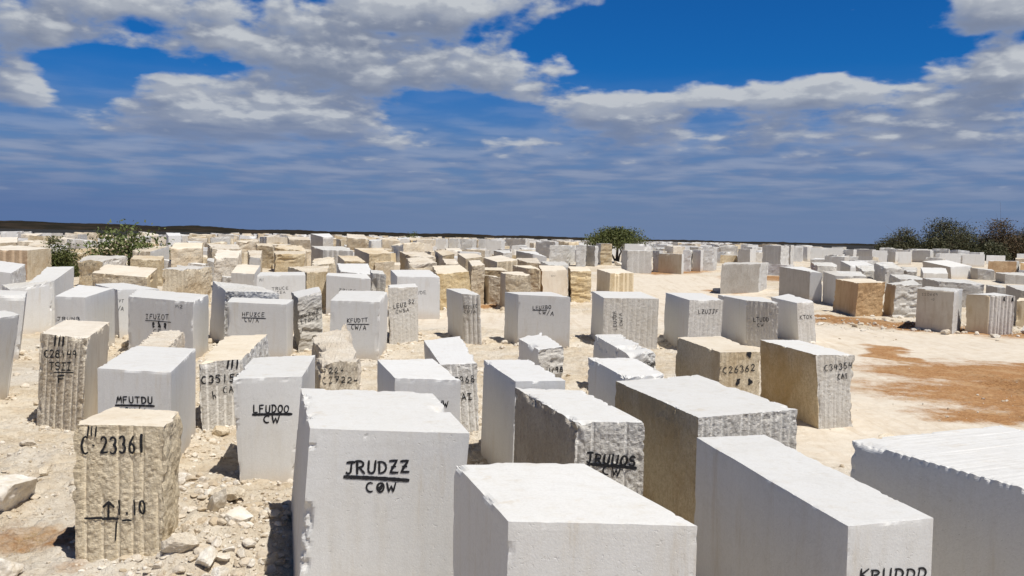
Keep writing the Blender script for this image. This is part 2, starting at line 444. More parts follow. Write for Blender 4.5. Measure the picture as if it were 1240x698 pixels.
# hand lettering: strokes in a cell 0..1 wide, 0..1 high
def arc(cx, cy, rx, ry, a0, a1, n=9):
    return [(cx + rx * math.cos(math.radians(a0 + (a1 - a0) * i / (n - 1))), cy + ry * math.sin(math.radians(a0 + (a1 - a0) * i / (n - 1)))) for i in range(n)]
G = {
 'A': [[(.05, 0), (.42, 1), (.8, 0)], [(.2, .38), (.68, .36)]], 'C': [arc(.45, .5, .38, .48, 60, 300)],
 'D': [[(.12, 0), (.12, 1)], [(.0, .98)] + arc(.25, .5, .5, .49, 88, -88)], 'E': [[(.72, .98), (.12, .98), (.12, 0), (.74, .02)], [(.12, .52), (.6, .52)]],
 'F': [[(.75, .98), (.12, .96), (.12, 0)], [(.12, .52), (.6, .54)]], 'H': [[(.1, 0), (.12, 1)], [(.72, 0), (.72, 1)], [(.1, .5), (.72, .52)]],
 'I': [[(.4, 0), (.4, 1)], [(.12, .98), (.68, .98)], [(.12, .02), (.68, .02)]], 'J': [[(.1, .98), (.8, 1)], [(.52, .98), (.52, .25)] + arc(.3, .24, .22, .22, 0, -150)],
 'K': [[(.12, 0), (.12, 1)], [(.75, 1), (.15, .48), (.8, 0)]], 'L': [[(.15, 1), (.12, .02), (.72, .04)]],
 'M': [[(.02, 0), (.18, 1), (.42, .3), (.68, 1), (.82, 0)]], 'N': [[(.1, 0), (.1, 1), (.72, 0), (.72, 1)]], 'O': [arc(.43, .5, .36, .48, 90, 450, 14)],
 'Q': [arc(.43, .5, .36, .48, 90, 450, 14), [(.5, .3), (.85, -.05)]],
 'P': [[(.12, 0), (.12, 1)], [(.0, .98)] + arc(.3, .74, .4, .25, 88, -95)], 'R': [[(.12, 0), (.12, 1)], [(.0, .98)] + arc(.3, .74, .4, .25, 88, -95), [(.3, .5), (.78, 0)]],
 'S': [arc(.42, .74, .3, .25, 30, 270, 8) + arc(.42, .25, .32, .25, 90, -150, 8)], 'T': [[(.02, .98), (.8, 1)], [(.42, .98), (.4, 0)]],
 'U': [[(.1, 1), (.1, .35)] + arc(.4, .32, .3, .31, 180, 350, 8) + [(.72, 1)]], 'V': [[(.05, 1), (.4, 0), (.78, 1)]],
 'W': [[(.0, 1), (.2, 0), (.42, .68), (.62, 0), (.85, 1)]], 'Z': [[(.08, .96), (.74, 1), (.1, .03), (.8, .02)], [(.25, .5), (.6, .5)]],
 'X': [[(.08, 1), (.75, 0)], [(.75, 1), (.08, 0)]], 'B': [[(.12, 0), (.12, 1)], [(.12, 1)] + arc(.3, .76, .36, .24, 88, -88) + arc(.3, .26, .42, .26, 88, -92) + [(.12, 0)]],
 'G': [arc(.45, .5, .38, .48, 50, 330) + [(.78, .45), (.45, .45)]], 'h': [[(.15, 1), (.15, 0)], [(.15, .4), (.45, .5), (.6, .05)]], 'z': [[(.1, 1), (.7, 1), (.1, 0), (.7, 0)]],
 '0': [arc(.4, .5, .32, .48, 90, 450, 14)], '1': [[(.4, 0), (.4, 1)]], '2': [arc(.38, .72, .3, .26, 160, -20, 7) + [(.08, .02), (.76, .04)]],
 '3': [arc(.35, .75, .3, .24, 150, -70, 8) + arc(.36, .27, .34, .26, 70, -140, 8)], '4': [[(.3, 1), (.12, .45), (.74, .5)], [(.66, .95), (.62, 0)]],
 '5': [[(.72, .98), (.2, .98), (.16, .56)] + arc(.38, .3, .32, .3, 110, -140, 9)], '6': [[(.62, 1), (.22, .6)] + arc(.4, .28, .28, .27, 150, -210, 12)],
 '7': [[(.08, .96), (.75, .98), (.3, 0)], [(.28, .5), (.66, .52)]], '8': [arc(.4, .75, .24, .23, 270, -90, 10), arc(.4, .27, .3, .26, 90, -270, 12)],
 '9': [arc(.38, .72, .28, .26, 0, 360, 10) + [(.64, .7), (.6, 0)]], '-': [[(.3, .5), (.42, .48)]], '.': [[(.3, .03), (.46, .12)], [(.3, .12), (.46, .03)]], '/': [[(.15, -.15), (.6, 1.15)]],
 '|': [[(.35, 0), (.48, 1)]], ' ': [],
}
def strokes_for(text, s0, t0, s1, t1, cap, wt, rng):
    """list of (polyline in face metres, half width)"""
    out = []
    hw = (min(cap * .07, .03) * wt * .66 + .003) * rng.uniform(.88, 1.15)
    e = np.array([s1 - s0, t1 - t0]); L = np.linalg.norm(e)
    if text.startswith('!'): text = text[1:]
    if text == '_': return [([(s0, t0), ((s0 + s1) / 2, (t0 + t1) / 2 + .004), (s1, t1)], .013 * wt)]
    if text == 'v': return [([(s0, t0), (s0 + .005, t0 + cap)], .011 * wt)]
    if text == '^':
        return [([(s0, t0), (s0, t0 + cap)], .012), ([(s0 - cap * .3, t0 + cap * .68), (s0, t0 + cap), (s0 + cap * .3, t0 + cap * .68)], .014), ([(s0 - cap * .25, t0), (s0 + cap * .25, t0)], .011)]
    if text and set(text) == {'#'}:
        n = len(text)
        for i in range(n):
            cx = s0 + (s1 - s0) * (i / max(1, n - 1)); cy = t0 + cap * .5
            r = cap * .5
            pl = [(cx + rng.uniform(-r, r) * .75, cy + r * (1 - 2 * j / 9.0) * .85) for j in range(10)]
            out.append((pl, r * .34)); out.append(([(cx + rng.uniform(-r, r) * .6, cy + rng.uniform(-r, r) * .7) for j in range(6)], r * .34))
        return out
    if L < 1e-4: e = np.array([1.0, 0]); L = cap * .7 * len(text)
    else: e = e / L
    up = np.array([-e[1], e[0]])
    adv = L / len(text)
    if text == '|||': adv = L / 3
    for i, ch in enumerate(text):
        jy = rng.uniform(-.04, .04) * cap; sc = rng.uniform(.93, 1.05); sh = rng.uniform(-.06, .1)
        for pl in G.get(ch, []):
            pts = []
            for (x, y) in pl:
                xx = (i + .04 + (x + sh * y) * .98) * adv; yy = y * cap * sc + jy
                q = np.array([s0, t0]) + e * xx + up * yy; pts.append((q[0], q[1]))
            out.append((pts, hw * rng.uniform(.9, 1.15)))
    return out

def mark_mesh(text, strokes, grid, cell, rough):
    Pg, n, Lw, Lz = grid
    nxg, nzg = Pg.shape[0] - 1, Pg.shape[1] - 1
    V = []; Fc = []
    def raw(s, t):
        a = min(max(s / Lw, 0), .9999) * nxg; b = min(max(t / Lz, 0), .9999) * nzg
        i, j = int(a), int(b); fa, fb = a - i, b - j
        return (Pg[i, j] * (1 - fa) * (1 - fb) + Pg[i + 1, j] * fa * (1 - fb) + Pg[i, j + 1] * (1 - fa) * fb + Pg[i + 1, j + 1] * fa * fb)
    off = n * (.005 if not rough else .007)
    rr = random.Random(len(text) * 31 + 7)
    for pl, hw in strokes:
        pts = [pl[0]]
        for a, b in zip(pl[:-1], pl[1:]):
            L = math.dist(a, b); k = max(1, int(L / max(.012, cell * .6)))
            for i in range(1, k + 1): pts.append((a[0] + (b[0] - a[0]) * i / k, a[1] + (b[1] - a[1]) * i / k))
        m = len(pts); st = len(V)
        for i, p in enumerate(pts):
            q0 = pts[max(0, i - 1)]; q1 = pts[min(m - 1, i + 1)]
            dx, dy = q1[0] - q0[0], q1[1] - q0[1]; l = math.hypot(dx, dy) or 1
            dx /= l; dy /= l
            ex = (-hw if i == 0 else hw if i == m - 1 else 0) * .6
            w = hw * (1 + rr.uniform(-.16, .16)) * (.7 if i in (0, m - 1) else 1)
            row = [raw(p[0] - dy * w * s_ + dx * ex, p[1] + dx * w * s_ + dy * ex) for s_ in (1, 0, -1)]
            if rough:       # the paint film bridges the narrow drill grooves and pores
                e = max(.022, cell * .8)
                hc = max(float(np.dot(q, n)) for q in row + [raw(p[0] + a_, p[1] + b_) for a_, b_ in ((e, 0), (-e, 0), (0, e), (0, -e))])
                row = [q + n * (hc - float(np.dot(q, n))) for q in row]
            V += [q + off for q in row]
        for i in range(m - 1):
            for c in (0, 1):
                a = st + 3 * i + c; Fc.append((a, a + 1, a + 4, a + 3))
    return mesh_np('painted_mark', np.array(V), np.array(Fc), [paint])

CAMP = np.array([0, 0, 3.87])
GROUP = 'stone blocks stored in rows across the quarry yard'
def build_block(row, seed):
    key, top, base, st, tn, lump, chip, marks, label = row
    ctr = np.mean(np.array(top), 0); d = np.linalg.norm(ctr - CAMP)
    styles = st.split()
    allsawn = all(s == 'sawn' for s in styles)
    cell = max(.019, d * .0017) * (1.5 if allsawn and d < 40 else 1.0)
    if d > 60: cell = d * .0021
    P, F, mi, mk, groove, org, grids, Lz = block_arrays(top, base, styles, tn, lump, chip, seed, cell)
    me = mesh_np('stone_block', P, F, [stone_mat(*k) for k in mk], mi, False, {'groove': groove})
    o = link('stone_block', me, None, org)
    tag(o, label, 'stone block', GROUP)
    rng = random.Random(seed)
    for (fc, text, a0, b0, a1, b1, cap, wt) in marks:
        g, n, Lw = grids[fc]
        si = {'F': 0, 'R': 1, 'L': 2}[fc]
        sk = strokes_for(text, a0 * Lw, b0 * Lz, a1 * Lw, b1 * Lz, cap, wt, rng)
        if sk:
            link('painted_mark', mark_mesh(text, sk, (g, n, Lw, Lz), cell, styles[si] != 'sawn'), o)
    return o

BLOCKS = [
["C23361",[[-4.939,10.418,1.641],[-3.892,10.382,1.641],[-4.065,11.364,1.641],[-4.979,11.488,1.641]],[[-4.964,10.373,-0.302],[-3.944,10.427,-0.305],[-4.103,11.364,-0.3],[-5.017,11.488,-0.3]],"drill rough rough sawn",["e","e","t","c"],0,0.03,[["F","C-23361",0.0699,0.8258,0.8006,0.8465,0.199,1.05],["F","^",0.3888,0.4501,0.3888,0.4501,0.19,1],["F","1.10",0.4711,0.4709,0.8123,0.4813,0.171,1.05],["F","_",0.1296,0.4458,0.3148,0.4489,0.019,1],["F","_",0.3243,0.4441,0.4907,0.4468,0.019,1.2],["F","_",0.5467,0.438,0.6391,0.4395,0.019,0.9],["F","|||",0.1301,0.9338,0.2578,0.9357,0.113,0.9],["F","v",0.4687,0.3193,0.4687,0.3193,0.209,0.8]],"tan drilled stone block marked C-23361 and 1.10 at the lower left, by rubble"],
["C28149",[[-9.156,17.88,1.813],[-7.94,17.224,1.813],[-8.883,20.386,1.813],[-10.025,20.744,1.813]],[[-9.249,17.88,-0.303],[-8.032,17.224,-0.3],[-8.976,20.386,-0.3],[-10.118,20.744,-0.3]],"drill sawn sawn sawn",["t","t","t","c"],0,0.06,[["F","|||",0.3146,0.9008,0.5781,0.9135,0.207,2.2],["F","C28149",0.1272,0.7853,0.8461,0.8154,0.144,1.3],["F","TSII",0.2445,0.6778,0.736,0.698,0.144,1.3],["F","_",0.3535,0.6575,0.7548,0.6805,0.032,0.9],["F","F",0.4323,0.5677,0.6247,0.5795,0.143,1.5]],"tan drilled stone block marked C28149 TSII F on the left"],
["MFUTDU",[[-6.547,14.567,1.66],[-5.28,14.293,1.66],[-5.919,17.283,1.66],[-7.181,17.599,1.66]],[[-6.547,14.567,-0.3],[-5.28,14.293,-0.3],[-5.919,17.283,-0.3],[-7.181,17.599,-0.3]],"sawn sawn sawn sawn",["w","w","w","w"],0,0.012,[["F","MFUTDU",0.2603,0.7269,0.7668,0.7397,0.105,1.4],["F","_",0.2489,0.7063,0.7779,0.7202,0.026,1.2],["F","CW/A",0.3619,0.6369,0.6995,0.6438,0.105,1.3]],"smooth white stone block marked MFUTDU, behind the tan block marked C-23361"],
["LFUDOO",[[-4.133,13.646,1.679],[-3.174,14.017,1.679],[-3.509,16.536,1.679],[-4.485,16.043,1.679]],[[-4.02,13.78,-0.305],[-3.306,13.879,-0.303],[-3.519,16.534,-0.3],[-4.495,16.042,-0.3]],"sawn sawn sawn sawn",["w","w","w","w"],0,0.03,[["F","LFUDOO",0.276,0.7343,0.8447,0.7271,0.114,1.3],["F","_",0.2753,0.7216,0.8862,0.7132,0.025,1.5],["F","CW",0.429,0.6538,0.7083,0.6468,0.114,1.3]],"smooth white stone block marked LFUDOO CW, left of the JRUDZZ block"],
["C3515",[[-6.037,17.72,1.333],[-5.333,18.309,1.333],[-6.047,22.865,1.333],[-6.959,22.5,1.333]],[[-5.956,17.72,-0.301],[-5.252,18.309,-0.3],[-5.966,22.865,-0.3],[-6.879,22.5,-0.3]],"drill rough rough sawn",["g","w","w","c"],0,0.03,[["F","|||",0.6024,0.9057,0.9159,0.8922,0.163,2],["F","C35150",0.0483,0.7426,0.9583,0.7285,0.144,1.6],["F","CAI",0.5214,0.5995,0.8921,0.6103,0.13,1],["F","h",0.2809,0.5427,0.4085,0.5556,0.145,1]],"grey drilled stone block marked C35150, left of the LFUDOO block"],
["JRUDZZ",[[-2.041,9.367,1.872],[-0.398,9.283,1.872],[-0.995,11.71,1.872],[-2.697,11.824,1.872]],[[-2.132,9.15,-0.303],[-0.555,9.311,-0.3],[-1.153,11.738,-0.3],[-2.922,12.098,-0.301]],"sawn sawn sawn sawn",["w","w","w","w"],0,0.05,[["F","JRUDZZ",0.2397,0.7909,0.6534,0.8086,0.125,1.4],["F","_",0.2409,0.7794,0.6423,0.7702,0.017,1.5],["F","C0W",0.3786,0.7103,0.5759,0.7153,0.1,1.4],["F","#",0.4717,0.7164,0.4717,0.7164,0.075,1]],"largest smooth white stone block in front centre, marked JRUDZZ COW with underline"],
["FRONT",[[0.004,6.625,1.8],[1.385,6.617,1.8],[0.695,8.428,1.8],[-0.497,8.362,1.8]],[[0.004,6.625,-0.3],[1.385,6.617,-0.3],[0.695,8.428,-0.3],[-0.497,8.362,-0.3]],"sawn sawn sawn sawn",["w","w","w","w"],0,0.015,[],"unmarked smooth white stone block at the bottom centre of the photo"],
["KRUDDD",[[2.527,6.754,1.78],[3.284,7.016,1.78],[2.773,9.967,1.78],[1.993,9.729,1.78]],[[2.527,6.754,-0.3],[3.284,7.016,-0.3],[2.773,9.967,-0.3],[1.993,9.729,-0.3]],"sawn sawn sawn sawn",["w","w","w","w"],0,0.012,[["F","KRUDDD",0.1374,0.7994,0.9435,0.7732,0.076,1.6]],"long narrow smooth white stone block at bottom right, marked KRUDDD at its foot"],
["RIGHT",[[4.943,6.767,1.8],[7.037,7.745,1.8],[5.709,10.645,1.8],[3.615,9.667,1.8]],[[4.943,6.767,-0.3],[7.037,7.745,-0.3],[5.709,10.645,-0.3],[3.615,9.667,-0.3]],"sawn sawn sawn ribtop",["w","w","w","w"],0,0.03,[],"broad grey-white stone block cut off by the right edge, with scalloped ribbed top edge"],
["JRUUOS",[[0.774,10.839,1.7],[1.61,10.874,1.7],[1.043,13.111,1.7],[0.076,13.282,1.7]],[[0.774,10.839,-0.3],[1.61,10.874,-0.3],[1.043,13.111,-0.3],[0.076,13.282,-0.3]],"drill sawn streak sawn",["g","w","d","w"],0,0.05,[["F","JRUUOS",0.1667,0.7584,0.8876,0.7366,0.119,1.5],["F","_",0.2026,0.7486,0.8882,0.7266,0.02,1.5],["F","CW",0.3946,0.6898,0.6788,0.676,0.109,1.5]],"white-topped stone block marked JRUUOS CW with grooved front and dark streaked side"],
["BIGTAN",[[2.268,10.989,1.75],[3.666,11.67,1.75],[2.967,14.541,1.75],[1.591,13.694,1.75]],[[2.268,10.989,-0.3],[3.666,11.67,-0.3],[2.967,14.541,-0.3],[1.591,13.694,-0.3]],"drill sawn streak sawn",["g","w","t","w"],0,0.05,[],"large long stone block with grooved grey front and brown side, right of the JRUUOS block"],
["TALLW",[[0.078,13.862,1.693],[0.849,14.042,1.693],[0.321,16.45,1.693],[-0.47,16.22,1.693]],[[0.046,13.862,-0.3],[0.816,14.042,-0.3],[0.288,16.45,-0.3],[-0.502,16.22,-0.303]],"sawn sawn sawn sawn",["w","w","w","w"],0,0.03,[],"smooth white stone block standing behind the JRUUOS block"],
["WCEN",[[-1.748,13.905,1.7],[-0.743,13.833,1.7],[-1.371,16.197,1.7],[-2.302,15.893,1.7]],[[-1.748,13.905,-0.3],[-0.743,13.833,-0.3],[-1.371,16.197,-0.3],[-2.302,15.893,-0.3]],"sawn sawn sawn sawn",["w","w","w","w"],0,0.02,[["F","LUW",0.5575,0.7949,0.8202,0.7867,0.101,1.3]],"smooth white stone block right behind the JRUDZZ block, its mark cut off"],
["C968",[[-1.343,17.668,1.386],[-0.666,18.0,1.386],[-1.248,22.879,1.386],[-2.06,21.725,1.386]],[[-1.234,17.668,-0.3],[-0.557,18.0,-0.301],[-1.139,22.879,-0.3],[-1.951,21.725,-0.3]],"drill rough sawn sawn",["g","w","g","w"],0,0.04,[["F","C7968",0.1882,0.7682,0.9513,0.7792,0.128,1.2],["F","CAI",0.3483,0.5734,0.8582,0.5789,0.129,1.2]],"slim stone block with white top and grooved front marked C7968 CAI"],
["C27224",[[-3.723,17.699,1.35],[-3.041,18.277,1.35],[-4.546,25.604,1.35],[-4.697,21.84,1.35]],[[-3.723,17.699,-0.3],[-3.041,18.277,-0.3],[-4.546,25.604,-0.3],[-4.697,21.84,-0.3]],"rough rough rough rough",["t","c","t","c"],0.16,0.1,[["F","7224",0.1211,0.888,0.6072,0.8767,0.097,1],["F","C27224",0.0433,0.7843,0.9844,0.7602,0.112,1.1]],"broken rounded tan stone block marked 7224, behind the JRUDZZ block"],
["FLATC",[[-8.435,20.718,1.25],[-7.66,20.536,1.25],[-8.57,24.199,1.25],[-9.316,24.051,1.25]],[[-8.435,20.718,-0.3],[-7.66,20.536,-0.3],[-8.57,24.199,-0.3],[-9.316,24.051,-0.3]],"rough rib rough rough",["c","c","c","c"],0,0.08,[],"low cream stone block squeezed behind the MFUTDU block"],
["DARKW",[[-9.493,30.591,1.904],[-7.535,29.882,1.904],[-8.967,32.982,1.924],[-10.938,33.691,2.057]],[[-9.594,30.591,-0.3],[-7.636,29.882,-0.3],[-9.068,32.982,-0.3],[-11.038,33.691,-0.3]],"rough rough sawn rough",["w","w","w","w"],0,0.04,[],"leaning white stone block with ragged top and brown shaded side, behind the HFUZCE block"],
["HFUZCE",[[-8.558,27.741,1.74],[-6.648,27.244,1.74],[-6.939,29.328,1.746],[-9.053,29.825,1.741]],[[-8.558,27.741,-0.3],[-6.648,27.244,-0.3],[-6.939,29.328,-0.3],[-9.053,29.825,-0.3]],"sawn sawn sawn sawn",["w","w","w","w"],0,0.02,[["F","HFUZCE",0.2543,0.8024,0.6442,0.8058,0.124,1.1],["F","_",0.2544,0.7781,0.6582,0.7822,0.025,1],["F","CW/A",0.2967,0.719,0.5477,0.7172,0.124,1.1]],"smooth white stone block marked HFUZCE CW/A"],
["STRIA",[[-6.935,29.834,1.759],[-6.274,30.375,1.954],[-7.005,33.475,1.937],[-7.801,32.674,1.759]],[[-6.824,29.834,-0.3],[-6.164,30.375,-0.3],[-6.896,33.475,-0.3],[-7.69,32.674,-0.3]],"split sawn rough sawn",["g","w","g","w"],0,0.04,[["F","KFUZWZ",-0.0732,0.6632,0.9042,0.6993,0.107,1],["F","CZTGWI",-0.0845,0.5723,0.899,0.6068,0.107,1]],"grey stone block with rough horizontal ridges, between the HFUZCE and KFUDTT blocks"],
["KFUDTT",[[-5.595,28.458,1.8],[-4.027,28.18,1.8],[-4.194,31.28,1.956],[-5.869,31.558,1.921]],[[-5.614,28.458,-0.3],[-4.045,28.18,-0.3],[-4.213,31.28,-0.3],[-5.888,31.558,-0.3]],"sawn sawn sawn sawn",["w","w","w","w"],0,0.03,[["F","KFUDTT",0.344,0.6806,0.7767,0.7045,0.127,1.2],["F","_",0.3613,0.6567,0.7943,0.6687,0.026,1],["F","CW/A",0.4301,0.5857,0.7469,0.5826,0.153,1.2]],"smooth white stone block marked KFUDTT CW/A"],
["WB1",[[-8.762,43.522,1.889],[-6.547,42.788,1.792],[-7.203,45.721,1.891],[-9.237,46.287,1.889]],[[-8.762,43.522,-0.268],[-6.547,42.788,-0.275],[-7.203,45.721,-0.238],[-9.237,46.287,-0.229]],"sawn sawn sawn sawn",["w","w","w","w"],0,0.02,[["F","ZRUCE",0.284,0.6772,0.6914,0.6758,0.116,1]],"smooth white stone block marked ZRUC, behind the KFUDTT block"],
["SLABG",[[-4.331,32.4,2.004],[-3.366,33.022,2.004],[-3.718,35.521,2.004],[-4.568,34.271,2.004]],[[-4.275,32.4,-0.3],[-3.31,33.022,-0.3],[-3.662,35.521,-0.3],[-4.511,34.271,-0.3]],"rib sawn rough sawn",["g","g","d","w"],0,0.02,[["F","S2",0.6517,0.747,0.8795,0.7445,0.147,0.9],["F","LEUZ#",0.1442,0.6767,0.7363,0.7205,0.146,1],["F","CWSA",0.2258,0.5996,0.7057,0.6313,0.117,0.9]],"upright grey pitted stone slab beside the KFUDTT block, marked LEUZ"],
["WWIDE",[[-5.31,42.666,1.937],[-3.329,42.7,1.937],[-4.084,45.527,2.164],[-6.0,45.56,2.125]],[[-5.297,42.666,-0.277],[-3.317,42.7,-0.276],[-4.072,45.527,-0.241],[-5.987,45.56,-0.241]],"sawn sawn sawn sawn",["w","w","w","w"],0,0.02,[["F","KUDE",0.3687,0.6264,0.6957,0.6493,0.153,1]],"smooth white stone block behind the upright grey slab, marked KUDE"],
["KEZ",[[-1.779,32.956,1.803],[-1.121,32.694,1.803],[-1.792,35.794,1.837],[-2.563,36.056,1.807]],[[-1.681,32.956,-0.3],[-1.023,32.694,-0.3],[-1.694,35.794,-0.3],[-2.464,36.056,-0.3]],"drill sawn sawn sawn",["g","w","w","w"],0,0.02,[["F","KEZLEC",0.0442,0.7479,0.8661,0.7749,0.118,1],["F","CW/A",0.0819,0.6642,0.7663,0.6755,0.118,0.9]],"narrow stone block marked KEZLEC, alone on the sandy ground by the track"],
["LEUZBO",[[0.24,32.838,1.822],[2.041,32.037,1.822],[1.473,34.989,1.822],[-0.257,34.148,1.822]],[[0.236,32.838,-0.3],[2.037,32.037,-0.3],[1.469,34.989,-0.3],[-0.261,34.148,-0.3]],"sawn sawn sawn sawn",["w","w","w","w"],0,0.02,[["F","LEUZBO",0.2811,0.7631,0.6464,0.7939,0.117,1.2],["F","_",0.2815,0.7493,0.5524,0.7621,0.029,1],["F","CW/A",0.395,0.6996,0.6971,0.6732,0.146,1.4]],"smooth white stone block marked LEUZBO CW/A standing alone by the sandy track"],
["STRIS",[[0.679,22.263,1.15],[1.311,22.687,1.182],[0.857,25.787,1.221],[0.204,24.728,1.15]],[[0.679,22.263,-0.3],[1.311,22.687,-0.3],[0.857,25.787,-0.3],[0.204,24.728,-0.3]],"split rough sawn sawn",["g","w","w","w"],0,0.05,[["F","LU198",0.1329,0.6069,0.9896,0.5914,0.121,1.7]],"small tilted stone block with ridged front marked U198, below the LEUZBO block"],
["LEUJDH",[[3.257,32.59,1.781],[5.221,32.741,1.781],[5.002,35.841,1.842],[3.098,35.69,1.844]],[[3.236,32.59,-0.3],[5.2,32.741,-0.3],[4.981,35.841,-0.3],[3.077,35.69,-0.3]],"rib sawn sawn sawn",["g","w","w","w"],0,0.02,[["F","!LEUJDH",0.2534,0.454,0.2259,0.778,0.118,1.2],["F","!CW/A",0.3559,0.5258,0.332,0.7512,0.104,1.1]],"grey pitted stone block with its mark painted sideways, at centre right"],
["LZUJJF",[[6.163,32.001,1.806],[7.421,32.37,1.806],[7.298,35.47,1.862],[5.841,35.101,1.871]],[[6.112,32.001,-0.3],[7.37,32.37,-0.3],[7.248,35.47,-0.3],[5.791,35.101,-0.3]],"rib sawn sawn sawn",["g","w","w","w"],0,0.02,[["F","LZUJJF",0.2639,0.7742,0.8752,0.7726,0.144,1]],"grey grooved stone block marked LZUJJF, right of the sideways marked block"],
["LTUDDW",[[8.616,33.94,1.708],[9.575,33.102,1.695],[9.844,36.184,1.708],[8.252,37.04,1.719]],[[8.666,33.94,-0.3],[9.626,33.102,-0.3],[9.894,36.184,-0.3],[8.303,37.04,-0.3]],"rib rough sawn sawn",["g","w","w","w"],0,0.05,[["F","LTUDDY",0.2255,0.6163,0.8321,0.6603,0.152,1.1],["F","CW#",0.3549,0.5321,0.6836,0.5636,0.121,1.2]],"white-sided stone block with rounded grooved front marked LTUDDY"],
["KOX",[[10.834,35.069,1.58],[11.641,35.529,1.627],[11.575,38.629,1.721],[10.708,38.169,1.595]],[[11.008,35.069,-0.3],[11.814,35.529,-0.3],[11.746,38.629,-0.3],[10.882,38.169,-0.3]],"rib sawn sawn sawn",["g","w","w","w"],0,0.02,[["F","KTOX",0.0887,0.6644,0.8493,0.6544,0.157,1]],"narrow leaning stone block marked KTOX beside the track"],
["C26362",[[4.28,18.774,1.6],[5.172,19.054,1.6],[5.016,22.062,1.6],[3.889,21.669,1.6]],[[4.28,18.774,-0.3],[5.172,19.054,-0.3],[5.016,22.062,-0.3],[3.889,21.669,-0.3]],"rib sawn streak sawn",["t","t","t","c"],0,0.03,[["F","C26362",0.0682,0.767,0.8913,0.7929,0.136,1.1],["F","#",0.7131,0.9395,0.7131,0.9395,0.154,1],["F","##",0.4471,0.6362,0.7582,0.6317,0.137,1]],"tan stone block marked C26362 with black blots, left of the C34354 block"],
["C34354",[[6.354,19.133,1.545],[7.202,19.266,1.545],[6.877,22.09,1.545],[5.92,21.917,1.545]],[[6.455,19.07,-0.304],[7.217,19.33,-0.303],[6.935,22.09,-0.3],[5.978,21.918,-0.3]],"rib rough streak sawn",["g","t","t","w"],0,0.035,[["F","C34354",0.1939,0.8138,0.9577,0.8503,0.121,1.1],["F","CAI",0.5613,0.72,0.8474,0.7382,0.104,1.1]],"tall tan-sided stone block marked C34354 CAI, closest to the brown soil"],
["WSPL",[[2.577,20.131,1.35],[3.245,20.6,1.35],[2.912,24.404,1.35],[2.167,24.262,1.35]],[[2.577,20.131,-0.3],[3.245,20.6,-0.3],[2.912,24.404,-0.3],[2.167,24.262,-0.3]],"rough rough sawn sawn",["w","w","w","w"],0,0.14,[["F","ZUDDA",0.5228,0.8235,1.0143,0.8191,0.092,1]],"white stone block with broken front corner, in front of the sideways marked block"],
["WLONG",[[1.808,14.457,1.7],[2.503,14.812,1.7],[2.274,16.925,1.7],[1.412,16.793,1.7]],[[1.808,14.457,-0.3],[2.503,14.812,-0.3],[2.274,16.925,-0.3],[1.412,16.793,-0.3]],"sawn sawn sawn sawn",["w","w","w","w"],0,0.05,[],"white stone block with dark round stain on its side, behind the long brown-sided block"],
["LA",[[-15.852,26.441,1.899],[-14.039,26.64,1.899],[-14.9,28.374,1.899],[-17.321,29.336,1.899]],[[-16.121,26.441,-0.3],[-14.308,26.64,-0.3],[-15.17,28.374,-0.3],[-17.591,29.336,-0.3]],"sawn sawn sawn sawn",["w","w","w","w"],0,0.05,[],"white stone block cut by the left edge, middle one of three"],
["LB",[[-10.976,17.763,1.901],[-11.085,20.78,1.901],[-11.911,21.746,1.901],[-12.888,19.717,1.901]],[[-11.279,17.763,-0.3],[-11.387,20.78,-0.301],[-12.213,21.746,-0.3],[-13.19,19.717,-0.3]],"sawn sawn sawn sawn",["w","w","w","w"],0,0.02,[],"grey-fronted white stone block nearest the camera on the left edge"],
["LC",[[-17.766,32.663,1.647],[-16.771,33.724,1.909],[-17.574,34.874,1.923],[-18.674,33.812,1.754]],[[-17.85,32.663,-0.3],[-16.854,33.724,-0.3],[-17.657,34.874,-0.3],[-18.758,33.812,-0.3]],"sawn sawn sawn rough",["w","w","w","w"],0,0.05,[],"white stone block with ragged top at far left, its long face in blue-grey shade"],
["LD",[[-17.776,33.912,1.819],[-16.972,34.251,1.91],[-17.552,37.0,2.331],[-18.46,36.668,2.319]],[[-17.776,33.912,-0.3],[-16.972,34.251,-0.3],[-17.552,37.0,-0.3],[-18.46,36.668,-0.3]],"sawn sawn sawn sawn",["w","w","w","w"],0,0.02,[],"smooth white stone block with bright top behind the ragged block at left"],
["LE",[[-25.259,43.793,1.842],[-23.444,43.259,1.703],[-24.242,46.029,2.031],[-25.749,46.451,2.155]],[[-25.259,43.793,-0.264],[-23.444,43.259,-0.27],[-24.242,46.029,-0.233],[-25.749,46.451,-0.227]],"sawn rough sawn sawn",["w","w","w","w"],0,0.02,[],"small white-topped stone block at the left edge in front of the tan grooved block"],
["IFUZOT",[[-11.736,28.215,1.82],[-9.275,26.831,1.79],[-9.737,29.666,1.82],[-12.661,31.315,1.855]],[[-11.736,28.215,-0.3],[-9.275,26.831,-0.3],[-9.737,29.666,-0.3],[-12.661,31.315,-0.3]],"sawn sawn sawn sawn",["w","w","w","w"],0,0.04,[["F","IFUZOT",0.2768,0.6997,0.6482,0.7182,0.15,1.2],["F","_",0.2767,0.676,0.6733,0.6855,0.025,1],["F","#",0.4062,0.581,0.4062,0.581,0.174,1],["F","#",0.4961,0.5889,0.4961,0.5889,0.198,1],["F","#",0.5851,0.5851,0.5851,0.5851,0.173,1],["F","CF",0.3932,0.4976,0.547,0.5234,0.125,1.2],["F","M2",0.7359,0.8983,0.8596,0.8959,0.098,1]],"wide smooth white stone block marked IFUZOT with three black blots"],
